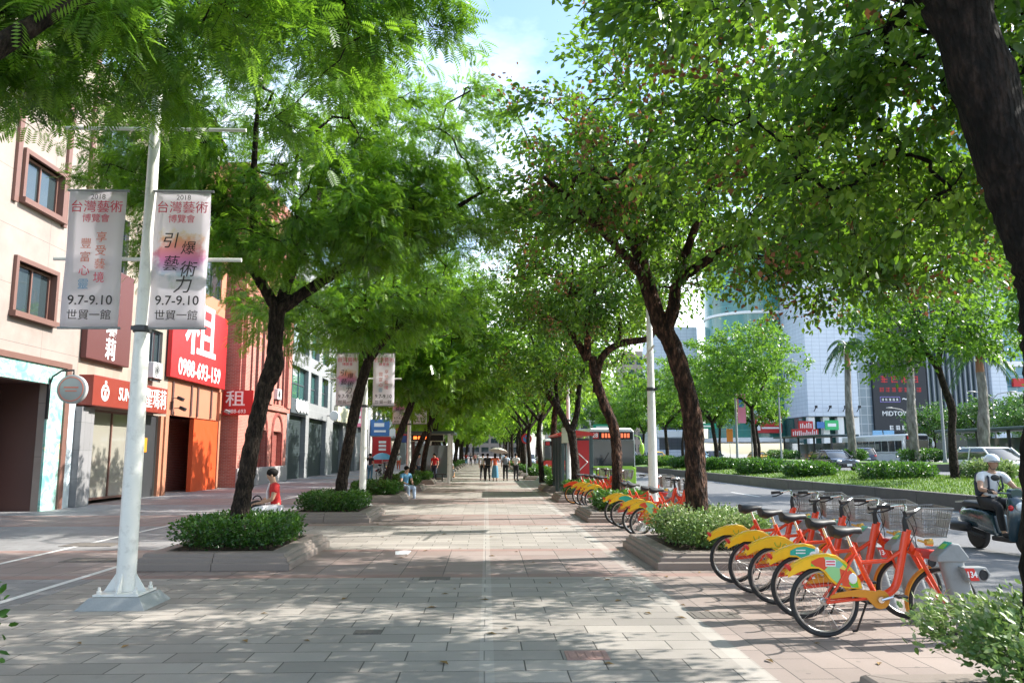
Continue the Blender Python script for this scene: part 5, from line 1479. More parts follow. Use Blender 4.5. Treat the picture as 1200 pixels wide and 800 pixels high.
    for (x,w_,h) in prof:
        secs.append([(x+.0, w_*math.cos(a), 1.005+ (h*1.15*math.sin(a) if a <= PI else (.075 if x < .1 else .05 if x < .2 else .028)*math.sin(a)) + (.02 if x < .05 else 0)) for a in [2*PI*i/12 for i in range(12)]])
    sd.loft(secs); so = sd.build('saddle', MT['black_plastic'], T, smooth=60, recalc=True, loc=(.095,0,-.03))
    sp = MB(); sp.tube([(.285,0,.80),(.225,0,.97)],.014,10); sp.build('seat_post', MT['chrome'], T, smooth=40)
    # stem, bars, grips, brake levers, bell
    st = MB(); st.tube([(.80,0,.97),(.785,0,1.07),(.80,0,1.135)],[.030,.022,.018],10); st.build('stem', MT['black_plastic'], T, smooth=40)
    hb = MB(); hp = curve_pts([(.66,-.29,1.17),(.74,-.255,1.175),(.86,-.15,1.20),(.82,-.05,1.145),(.80,0,1.135),(.82,.05,1.145),(.86,.15,1.20),(.74,.255,1.175),(.66,.29,1.17)])
    hb.tube(hp,.0125,8); h = hb.build('handlebar', MT['chrome'], T, smooth=50)
    for s in (-1,1):
        gr = MB(); gr.tube([(.655,.292*s,1.17),(.72,.265*s,1.175),(.765,.235*s,1.178)],[.021,.019,.018],10); gr.build('grip', MT['black_rubber'], h, smooth=50)
        bl = MB(); bl.tube([(.79,.215*s,1.17),(.70,.255*s,1.125),(.66,.285*s,1.12)],[.010,.008,.007],6); bl.build('brake_lever', MT['black_plastic'], h, smooth=50)
    # wire basket
    b = MB(); zt, zb = 1.20, .935
    T0 = [(.875,-.17),(1.155,-.19),(1.155,.19),(.875,.17)]; B0 = [(.895,-.125),(1.105,-.135),(1.105,.135),(.895,.125)]
    b.tube([(*p,zt) for p in T0+T0[:1]],.007,6); b.tube([(*p,zb) for p in B0+B0[:1]],.006,6)
    for z_ in (.30,.62):
        L_ = [tuple(B0[i][j]+(T0[i][j]-B0[i][j])*z_ for j in (0,1))+(zb+(zt-zb)*z_,) for i in range(4)]
        b.tube(L_+L_[:1],.004,4)
    for e in range(4):
        k = 15 if e % 2 == 0 else 17
        for i in range(k):
            t_ = (i+.5)/k; a0, a1 = T0[e], T0[(e+1)%4]; b0, b1 = B0[e], B0[(e+1)%4]
            b.tube([(a0[0]+(a1[0]-a0[0])*t_,a0[1]+(a1[1]-a0[1])*t_,zt),(b0[0]+(b1[0]-b0[0])*t_,b0[1]+(b1[1]-b0[1])*t_,zb)],.0031,3,cap=False)
    for i in range(9):
        t_ = (i+.5)/9; b.tube([(.895+.21*t_,-.13,zb),(.895+.21*t_,.13,zb)],.0027,3,cap=False)
    bk = b.build('basket', MT['wire'], T)
    pl = MB(); pl.box((1.148,0,1.075),(.004,.25,.14),(0,R_(10),0)); pl.build('basket_plate', MT['white_plastic'], bk)
    hl = MB(); hl.lathe((0,0,0),[(0,-.03),(.03,-.03),(.036,.03),(0,.036)],12,axis='x'); hl.tube([(-.03,0,0),(-.10,0,.02)],.012,6); hl.build('headlight', M('lamp_amber',(.75,.45,.10),.25), T, smooth=40, loc=(1.0,0,.87))
    lk = MB(); lk.box((.98,-.005,.765),(.26,.085,.085),(0,R_(8),0)); l = lk.build('lock_arm', MT['red_paint'], T, bevel=.012)
    l2 = MB(); l2.box((.98,-.05,.765),(.17,.006,.05),(0,R_(8),0)); l2.build('plate', M('plate_red',(.45,.05,.04),.5), l)
    ks = MB(); ks.tube([(.42,.06,.31),(.36,.17,.02)],[.011,.009],6); ks.tube([(.36,.17,.02),(.32,.18,.012)],.012,6); ks.build('kickstand', MT['black_plastic'], T, smooth=40)
    cb = MB(); cb.tube(curve_pts([(.80,-.1,1.17),(.87,-.05,1.02),(.83,-.03,.90),(.78,-.04,.80)]),.004,4); cb.tube(curve_pts([(.80,.1,1.17),(.88,.05,1.0),(.90,.03,.80)]),.004,4); cb.build('cables', MT['black_rubber'], T)
    return T

bike0 = make_bike()
# 'plain' bikes keep the bare yellow side panel with its swash lettering; printed ones swap the panel's material
labs = [
 (3.18,7.66,'many','nearest orange bicycle with a colourful printed panel over its rear wheel'),
 (3.30,8.50,'teal','orange bicycle with a teal printed rear panel, next to the nearest one'),
 (3.31,9.28,'plain','orange bicycle with a plain yellow rear panel right after the teal one in front'),
 (3.30,10.02,'plain','orange bicycle with a yellow panel, fourth from the camera'),
 (3.30,10.80,'plain','yellow tailed orange bicycle just before the pale variegated shrub bed'),
 (3.17,16.10,'many','orange bicycle with a bluish printed panel, right behind the pale variegated shrub bed'),
 (3.16,16.90,'plain','yellow tailed orange bicycle second behind the pale variegated shrub bed'),
 (3.16,18.55,'teal','orange bicycle with a teal panel left of the white pole'),
 (3.14,19.35,'plain','yellow tailed orange bicycle just before the low shrub under the wavy trunk'),
 (3.30,24.5,'plain','front bicycle of the far group beyond the wavy trunk'),
 (3.28,25.2,'teal','teal panelled bicycle of the far group beyond the wavy trunk'),
 (3.22,25.9,'plain','yellow tailed bicycle behind the teal one in the far group'),
 (3.16,26.7,'plain','yellow tailed bicycle second from the end of the far group'),
 (2.98,27.5,'orange','rearmost bicycle of the far group with an orange wheel and no yellow tail showing'),
]
rng = random.Random(4)
bikes = []
for i, (x,y,kind,lab) in enumerate(labs):
    bikes.append(bike0 if i == 0 else copy_tree(bike0))
for o, (x,y,kind,lab) in zip(bikes, labs):
    o.location = (x,y,0); o['label'] = lab; o.rotation_euler = (R_(rng.uniform(-1.5,1.5)+2.5), 0, R_(rng.uniform(-4,4)))
    pan = [c for c in o.children if c.name.startswith('side_print')][0]
    sw = [c for c in o.children if c.name.startswith('swash_lettering')][0]
    if kind in ('many','teal'):
        pan.material_slots[0].link = 'OBJECT'; pan.material_slots[0].material = MT['print_'+kind]
        bpy.data.objects.remove(sw)
    if kind == 'orange':
        for c in o.children:
            if c.name.startswith(('side_print','mudguard')):
                c.material_slots[0].link = 'OBJECT'; c.material_slots[0].material = MT['orange_paint']
            if c.name.startswith('rear_wheel'):
                for q in c.children:
                    if q.name.startswith('rim'): q.material_slots[0].link = 'OBJECT'; q.material_slots[0].material = MT['ochre_plastic']
        bpy.data.objects.remove(sw)
# every parked bicycle has its front end turned a little its own way
AXP, AXD = Vector((.80,0,.92)), Vector((-.30,0,1)).normalized()
for o in bikes:
    q = Matrix.Translation(AXP) @ Matrix.Rotation(R_(rng.uniform(-14,14)), 4, AXD) @ Matrix.Translation(-AXP)
    for c in o.children:
        if c.name.split('.')[0] in ('front_wheel','fork','front_mudguard','stem','handlebar','basket','headlight'): c.matrix_basis = q @ c.matrix_basis
# printed labels on the two nearest printed panels
b1 = bikes[0]
t = MB(); t.box2((.005,-.0605,.655),(.10,-.058,.715)); st_ = t.build('sticker', MT['white_sign'], b1)
t = MB()
for k in range(2): t.box2((.012,-.0622,.693-.026*k),(.093,-.0608,.706-.026*k))
t.build('lettering', MT['ink_pink'], st_)
t = MB(); t.ell((.255,-.057,.545),(.04,.006,.05),12,6); t.build('white_patch', MT['white_sign'], b1, smooth=60)
b2 = bikes[1]
t = MB()
for k in range(2): t.box2((-.07,-.0605,.700-.03*k),(.03,-.058,.712-.03*k))
t.build('lettering', MT['white_sign'], b2)
t = MB(); t.ell((.115,-.057,.66),(.045,.006,.035),14,6); t.ell((.15,-.057,.70),(.022,.006,.035),10,6); t.build('white_patch', MT['white_sign'], b2, smooth=60)

MT['screen_green'] = M('screen_green', (.25,.55,.06), .3, var=.3, scale=30)
def make_dock():
    T = thing('bicycle_dock', (0,0,0), '-', 'bicycle dock', 'grey bicycle docking posts along the kerb')
    secs = []
    for z, x, hx, hy in ((0,.17,.15,.085),(.05,.16,.135,.08),(.3,.09,.125,.075),(.62,.0,.115,.07),(.74,-.03,.12,.07)):
        secs.append([(x+hx*math.copysign(abs(math.cos(a))**.5,math.cos(a)), hy*math.copysign(abs(math.sin(a))**.5,math.sin(a)), z) for a in [2*PI*i/16 for i in range(16)]])
    b = MB(); b.loft(secs); b.build('post', MT['grey_plastic'], T, smooth=40)
    h = MB(); h.prism([(-.22,.735),(.10,.735),(.13,.78),(.03,.90),(-.05,.905),(-.21,.79)], -.085, .085, 'y'); h.build('head', MT['grey_plastic'], T, bevel=.015, recalc=True)
    s = MB(); s.box((-.10,0,.866),(.15,.13,.006),(0,R_(-37),0)); sc = s.build('touch_panel', MT['teal'], T)
    s = MB(); s.box((-.103,0,.872),(.07,.08,.004),(0,R_(-37),0)); s.build('screen', MT['screen_green'], sc)
    k = MB(); k.prism([(.0,.70),(.06,.57),(.24,.57),(.30,.635),(.25,.70)], -.16, -.04, 'y'); k.build('lock_housing', MT['grey_plastic'], T, bevel=.012, recalc=True)
    p = MB(); p.prism([(.012,.69),(.075,.58),(.165,.58),(.11,.69)], -.167, -.161, 'y'); pl = p.build('number_plate', MT['red_paint'], T, recalc=True)
    text('134', .075, MT['white_sign'], pl, TM((.09,-.169,.634),(1,0,0),(0,0,1)), bold=.002, ext=.001, shear=-.2)
    r = MB(); r.ring((.215,-.162,.632),.040,.010,axis='y',n=20,m=6); r.lathe((.215,-.163,.632),[(0,-.002),(.04,-.002),(.04,.002),(0,.002)],16,axis='y'); r.build('lock_socket', MT['black_plastic'], T, smooth=40)
    return T
dock0 = make_dock()
dl = ['nearest grey docking post with a green screen above the variegated shrub', 'grey docking post behind the second bicycle from the camera', 'grey docking post behind the third bicycle from the camera',
      'grey docking post behind the fourth bicycle from the camera', 'grey docking post beside the yellow tailed bicycle nearest the pale shrub bed']
for i, (x,y,kind,lab) in enumerate(labs):
    d = dock0 if i == 0 else copy_tree(dock0)
    d.location = (4.29, y-.27, 0); d.scale = (.86,.92,.98)
    d['label'] = dl[i] if i < 5 else 'small grey docking posts mostly hidden by the bicycles beyond the pale shrub bed'
# ================================================================ VEHICLES
MT['car_black'] = M('car_black', (.018,.019,.022), .25, coat=.8, var=.05)
MT['car_white'] = M('car_white', (.74,.74,.73), .3, coat=.7, var=.03)
MT['car_silver'] = M('car_silver', (.42,.45,.48), .3, metal=.4, coat=.7, var=.03)
MT['car_blue'] = M('car_blue', (.20,.33,.46), .3, coat=.7, var=.03)
MT['car_yellow'] = M('car_yellow', (.82,.50,.02), .3, coat=.6, var=.03)
MT['car_red'] = M('car_red', (.50,.03,.03), .3, coat=.6, var=.03)
MT['car_navy'] = M('car_navy', (.03,.045,.09), .25, coat=.8, var=.05)
MT['lamp_clear'] = M('lamp_clear', (.80,.82,.84), .12, var=.02)
MT['lamp_red'] = M('lamp_red', (.55,.015,.02), .2, var=.05)
MT['lamp_orange'] = M('lamp_orange', (.85,.30,.03), .25, var=.05)

def wheel(T, x, y, r, w, name='wheel'):
    t = MB(); t.lathe((0,0,0),[(r*.62,-w/2),(r*.93,-w/2),(r,-w*.32),(r,w*.32),(r*.93,w/2),(r*.62,w/2)],22,axis='x')
    o = t.build(name, MT['black_rubber'], T, smooth=40, loc=(x,y,r))
    t = MB(); t.lathe((0,0,0),[(0,-w*.46),(r*.2,-w*.5),(r*.6,-w*.40),(r*.62,-w*.2),(r*.62,w*.2),(r*.6,w*.40),(r*.2,w*.5),(0,w*.46)],16,axis='x'); t.build('rim', MT['steel'], o, smooth=40)
    return o

def car(loc, rz, paint, label, kind='sedan', group='cars on the far carriageway', cat='car', taxi=False):
    """front towards local -y"""
    T = thing('parked_car' if False else 'car', loc, label, cat, group, rz)
    L, Wd = (4.55, 1.78) if kind == 'sedan' else (4.35, 1.80) if kind == 'hatch' else (4.7, 1.88)
    H = 1.45 if kind == 'sedan' else 1.52 if kind == 'hatch' else 1.72
    b = MB(); hy = L/2; hb = .92 if kind != 'suv' else 1.05
    # stations: y, half width, bottom z, top z
    st = [(-hy,.62*Wd/2,.38,.62),(-hy+.06,.86*Wd/2,.27,.72),(-hy+.35,.97*Wd/2,.22,hb-.14),(-hy+1.15,Wd/2,.20,hb-.03),(-.1,Wd/2,.20,hb),(hy-1.0,Wd/2,.20,hb+.02),(hy-.35,.97*Wd/2,.24,hb+.02),(hy-.06,.88*Wd/2,.30,hb-.06),(hy,.7*Wd/2,.40,hb-.2)]
    secs = []
    for y,hw,z0,z1 in st:
        zm = (z0+z1)/2
        secs.append([(-hw*.86,y,z0),(hw*.86,y,z0),(hw*.97,y,z0+.10),(hw,y,zm),(hw*.97,y,z1-.09),(hw*.86,y,z1-.01),(0,y,z1+.025),(-hw*.86,y,z1-.01),(-hw*.97,y,z1-.09),(-hw,y,zm),(-hw*.97,y,z0+.10)])
    b.loft(secs); b.build('body', MT[paint], T, smooth=40, recalc=True)
    # greenhouse
    if kind == 'sedan': cab = [(-hy+1.05,.03),(-hy+1.85,H-.05),(-.0,H),(hy-1.35,H-.05),(hy-.45,.03)]
    elif kind == 'hatch': cab = [(-hy+.95,.03),(-hy+1.75,H-.05),(-.0,H),(hy-.75,H-.06),(hy-.12,.05)]
    else: cab = [(-hy+1.1,.03),(-hy+1.75,H-.05),(-.0,H),(hy-.55,H-.03),(hy-.10,.05)]
    g = MB(); secs = []
    n = 7
    yb0, yb1 = cab[0][0], cab[-1][0]; yt0, yt1 = cab[1][0], cab[3][0]
    def loop(z, y0, y1, hw): return [(-hw,y0+.12,z),(-hw*.7,y0,z),(hw*.7,y0,z),(hw,y0+.12,z),(hw,y1-.12,z),(hw*.7,y1,z),(-hw*.7,y1,z),(-hw,y1-.12,z)]
    g.loft([loop(hb-.03,yb0,yb1,Wd/2*.93), loop(hb+(H-hb)*.5,yb0+(yt0-yb0)*.52,yb1+(yt1-yb1)*.52,Wd/2*.87), loop(H-.07,yt0,yt1,Wd/2*.78)])
    g.build('windows', MT['car_glass'], T, smooth=30, recalc=True)
    r = MB(); r.loft([loop(H-.075,yt0-.04,yt1+.04,Wd/2*.795), loop(H-.03,yt0+.04,yt1-.04,Wd/2*.78), loop(H,yt0+.28,yt1-.28,Wd/2*.62)])
    r.build('roof', MT[paint], T, smooth=40, recalc=True)
    for s in (-1,1):
        hw0, hw1 = Wd/2*.935, Wd/2*.79; ym = (yt0+yt1)/2+.1
        for ya, yb in ((yb0+.06,yt0+.02),(yb1-.06,yt1-.02),(ym,ym)):
            p = MB(); p.tube([(s*hw0*.98,ya,hb-.02),(s*hw1,yb,H-.06)],.045,6); p.build('pillar', MT[paint], T, smooth=40)
        h = MB(); h.ell((s*Wd/2*.72,-hy+.12,.68),(.19,.14,.085),12,8); h.build('headlight', MT['lamp_clear'], T, smooth=60)
        h = MB(); h.ell((s*Wd/2*.76,hy-.07,hb-.16),(.17,.10,.10),12,8); h.build('tail_light', MT['lamp_red'], T, smooth=60)
        h = MB(); h.ell((s*(Wd/2+.08),-hy+1.45,hb+.06),(.10,.07,.07),10,6); h.build('mirror', MT[paint], T, smooth=60)
        for y in (-hy+.85, hy-.85): wheel(T, s*(Wd/2-.10), y, .32, .20)
    k = MB(); k.box((0,-hy-.0,.40),(1.0,.10,.16)); k.build('grille', MT['black_plastic'], T, bevel=.02)
    k = MB(); k.box((0,-hy-.055,.42),(.36,.012,.15)); k.build('number_plate', MT['white_sign'], T)
    k = MB(); k.box((0,hy+.005,.62),(.36,.012,.15)); k.build('number_plate', MT['white_sign'], T)
    if taxi:
        k = MB(); k.box((0,-.1,H+.08),(.55,.16,.14)); k.build('roof_lamp', MT['white_plastic'], T, bevel=.03)
    return T

car((24.6,56.5,ZF), R_(4), 'car_black', 'black sedan facing the camera beyond the rounded median hedge')
car((38.4,82,ZF+.05), R_(180), 'car_navy', 'dark estate car showing its red tail lights by the first palm trunk', 'suv')
car((25.0,39.0,ZF), R_(2), 'car_white', 'white hatchback behind the helmeted scooter rider', 'hatch')
car((24.5,93,ZF), 0, 'car_blue', 'pale blue van like car between the far median tree trunks', 'suv')
car((27.6,97,ZF), 0, 'car_navy', 'dark car with a red lamp just right of the pale blue one', 'hatch')
car((41.0,66.5,ZF+.05), R_(180), 'car_silver', 'pale van like car behind the second palm trunk', 'suv')
car((24.2,118,ZF), 0, 'car_silver', 'silver car seen beside the thick reddish trunk', 'sedan')
car((24.0,136,ZF), 0, 'car_white', 'small white car in the far queue left of the thick reddish trunk', 'sedan')
car((27.4,128,ZF), 0, 'car_yellow', 'yellow taxi in the far queue', 'sedan', cat='taxi', taxi=True)
car((27.2,150,ZF), 0, 'car_white', 'tiny white car farthest back in the queue', 'hatch')
car((38.2,112,ZF+.05), 0, 'car_yellow', 'yellow taxi below the red billboard by the glass tower', 'sedan', cat='taxi', taxi=True)
car((41.5,105,ZF+.05), 0, 'car_white', 'white car by the far roadworks fence', 'hatch')
car((9.8,92,ZR), 0, 'car_white', 'white car coming up the near road far behind the bus', 'sedan', group='cars on the near road')
car((6.6,125,ZR), 0, 'car_silver', 'silver car far up the near road beside the kerb', 'suv', group='cars on the near road')

def bus(loc, rz, label, low, upper, front_text=False, L=11.2, group=None):
    T = thing('bus', loc, label, 'bus', group, rz)
    Wd, H = 2.5, 3.12; hw = Wd/2
    def sec(y, hwb, z0, z1, top): return [(-hwb,y,z0),(hwb,y,z0),(hwb,y,z1),(hwb*.97,y,top-.15),(hwb*.85,y,top),(-hwb*.85,y,top),(-hwb*.97,y,top-.15),(-hwb,y,z1)]
    b = MB(); b.loft([sec(0,hw*.97,.32,1.12,1.18),sec(.12,hw,.30,1.12,1.2),sec(L-.1,hw,.30,1.12,1.2),sec(L,hw*.97,.35,1.12,1.18)]); b.build('lower_body', MT[low], T, smooth=30, recalc=True)
    b = MB(); b.loft([sec(.10,hw*.965,1.19,2.5,H-.06),sec(.28,hw*.985,1.19,2.5,H),sec(L-.2,hw*.985,1.19,2.5,H),sec(L-.02,hw*.96,1.19,2.5,H-.1)]); b.build('upper_body', MT[upper], T, smooth=30, recalc=True)
    g = MB(); g.box2((-hw*.93,.03,1.13),(hw*.93,.115,2.50)); ws = g.build('windscreen', MT['car_glass'], T, bevel=.03)
    for s in (-1,1):
        w = MB(); w.tube([(s*.55,.02,1.2),(s*.15,.015,1.85)],.015,4); w.build('wiper', MT['black_plastic'], ws)
    d = MB(); d.box2((-hw*.90,.035,2.53),(hw*.90,.13,2.93)); dd = d.build('route_display', MT['shade_black'], T, bevel=.02)
    d = MB(); d.box2((-1.02,.02,2.57),(-.66,.034,2.89)); d.build('number_panel', MT['red_sign'], dd)
    if front_text:
        text('28', .30, MT['white_sign'], dd, TM((-.84,.017,2.73),(1,0,0),(0,0,1)), bold=.006, ext=.002)
        d = MB()
        for i in range(9): d.box2((-.50+.165*i,.020,2.62),(-.39+.165*i,.034,2.84))
        d.build('lit_lettering', M('led_dim',(.9,.16,.06),.5,emit=.55), dd)
    for s in (-1,1):
        h = MB(); h.lathe((s*.95,0,.72),[(0,-.03),(.10,-.02),(.12,.02),(.12,.08)],14,axis='y'); h.build('headlight', MT['lamp_clear'], T, smooth=40)
        h = MB(); h.lathe((s*.70,0,.70),[(0,-.03),(.07,-.02),(.08,.02),(.08,.08)],12,axis='y'); h.build('indicator', MT['lamp_orange'], T, smooth=40)
        a = MB(); a.tube([(s*hw*.95,.12,2.75),(s*(hw+.18),-.12,2.65),(s*(hw+.26),-.16,2.3)],.03,6); a.ell((s*(hw+.27),-.16,2.05),(.13,.09,.32),10,8); a.build('mirror', MT[low], T, smooth=50)
        w = MB()
        for i in range(7): w.box2((s*(hw-.03),.75+1.42*i,1.35),(s*(hw+.012),2.05+1.42*i,2.45))
        w.build('side_windows', MT['car_glass'], T, bevel=.02)
        for y in (2.2, L-2.8): wheel(T, s*(hw-.16), y, .46, .28)
    p = MB(); p.box2((-.55,-.03,.36),(.55,.03,.52)); p.build('bumper', MT['black_plastic'], T, bevel=.02)
    p = MB(); p.box2((-.2,-.02,.60),(.2,.005,.76)); p.build('number_plate', MT['white_sign'], T)
    return T
bus((6.42,41.0,ZR), 0, 'green and white city bus facing the camera at the kerbside stop', 'green_paint', 'white_paint', True)
bus((43.4,79.5,ZF+.05), 0, 'long white city bus seen side on across the road behind the palms', 'white_paint', 'white_paint', L=14.5)
bus((6.5,74,ZR), 0, 'red and white bus far up the near road behind the green one', 'red_paint', 'white_paint')

# ================================================================ PEOPLE
MT['skin'] = M('skin', (.46,.27,.18), .55, var=.06)
MT['hair'] = M('hair', (.010,.008,.007), .75, var=.2, spec=.2)
MT['cl_red'] = M('cl_red', (.52,.022,.022), .8, var=.12); MT['cl_white'] = M('cl_white', (.72,.71,.72), .8, var=.05)
MT['cl_black'] = M('cl_black', (.02,.02,.023), .8); MT['cl_navy'] = M('cl_navy', (.022,.032,.055), .8)
MT['cl_blue'] = M('cl_blue', (.10,.27,.42), .8); MT['cl_jean'] = M('cl_jean', (.08,.22,.33), .85); MT['cl_grey'] = M('cl_grey', (.20,.21,.24), .8)
MT['cl_pink'] = M('cl_pink', (.62,.24,.24), .8); MT['cl_coral'] = M('cl_coral', (.62,.12,.06), .8); MT['cl_sky'] = M('cl_sky', (.45,.55,.70), .8)

def skin_mesh(name, vs, es, mat, parent, sub=2):
    """continuous surface grown round a joint skeleton; vs: (x,y,z,rx,ry)"""
    me = bpy.data.meshes.new(name); me.from_pydata([v[:3] for v in vs], es, [])
    o = bpy.data.objects.new('tmp', me); COL.objects.link(o)
    m = o.modifiers.new('s','SKIN'); m.use_smooth_shade = True; m.branch_smoothing = .3
    sv = me.skin_vertices[0].data
    for i, v in enumerate(vs): sv[i].radius = (v[3], v[4] if len(v) > 4 else v[3])
    sv[0].use_root = True
    if sub: s = o.modifiers.new('d','SUBSURF'); s.levels = sub; s.render_levels = sub
    dg = bpy.context.evaluated_depsgraph_get()
    m2 = bpy.data.meshes.new_from_object(o.evaluated_get(dg)); m2.name = name
    bpy.data.objects.remove(o); bpy.data.meshes.remove(me)
    m2.materials.clear(); m2.materials.append(mat)
    m2.polygons.foreach_set('use_smooth', [True]*len(m2.polygons))
    q = bpy.data.objects.new(name, m2); COL.objects.link(q)
    if parent is not None: q.parent = parent
    return q

def pose(kind, ph=0.0):
    """joint positions, front = -y, origin on the ground under the pelvis"""
    J = {}
    if kind in ('stand','walk','fold','hold'):
        J.update(pelvis=(0,0,.94), chest=(0,-.01,1.24), neck=(0,.0,1.44), head=(0,-.02,1.57))
        for s, n in ((-1,'r'),(1,'l')):
            st = .0
            if kind == 'walk': st = .26*s*ph
            J['hip'+n] = (.09*s,0,.90); J['knee'+n] = (.10*s,-.06-st*.5,.49); J['ank'+n] = (.10*s,-st+ (.10 if (kind=='walk' and st < 0) else 0),.08 if st >= 0 else .13); J['toe'+n] = (.11*s,J['ank'+n][1]-.16,.035 if st >= 0 else .05)
            J['sho'+n] = (.19*s,0,1.38); J['elb'+n] = (.25*s,.04+st*.4,1.11); J['wri'+n] = (.24*s,-.06+st*.9,.87); J['han'+n] = (.235*s,-.10+st,.79)
        if kind == 'fold':
            for s, n in ((-1,'r'),(1,'l')): J['elb'+n] = (.26*s,-.03,1.12); J['wri'+n] = (-.02*s,-.24,1.15+.03*s); J['han'+n] = (-.09*s,-.23,1.16+.03*s)
        if kind == 'hold': J['elbr'] = (-.25,-.10,1.16); J['wrir'] = (-.17,-.24,1.36); J['hanr'] = (-.16,-.26,1.43)
    elif kind == 'sit':
        J.update(pelvis=(0,.02,.09), chest=(0,-.03,.38), neck=(0,-.05,.58), head=(0,-.09,.71))
        for s, n in ((-1,'r'),(1,'l')):
            J['hip'+n] = (.09*s,.0,.06); J['knee'+n] = (.13*s,-.42,.08); J['ank'+n] = (.12*s,-.42,-.36); J['toe'+n] = (.13*s,-.56,-.41)
            J['sho'+n] = (.18*s,-.03,.52); J['elb'+n] = (.24*s,-.10,.27); J['wri'+n] = (.12*s,-.30,.20); J['han'+n] = (.09*s,-.38,.19)
    elif kind == 'ride':
        J.update(pelvis=(0,.06,.10), chest=(0,-.02,.40), neck=(0,-.06,.61), head=(0,-.10,.745))
        for s, n in ((-1,'r'),(1,'l')):
            J['hip'+n] = (.10*s,.02,.06); J['knee'+n] = (.15*s,-.40,.02); J['ank'+n] = (.13*s,-.42,-.41); J['toe'+n] = (.14*s,-.58,-.46)
            J['sho'+n] = (.20*s,-.04,.54); J['elb'+n] = (.33*s,-.20,.30); J['wri'+n] = (.33*s,-.43,.28); J['han'+n] = (.33*s,-.51,.275)
    return J

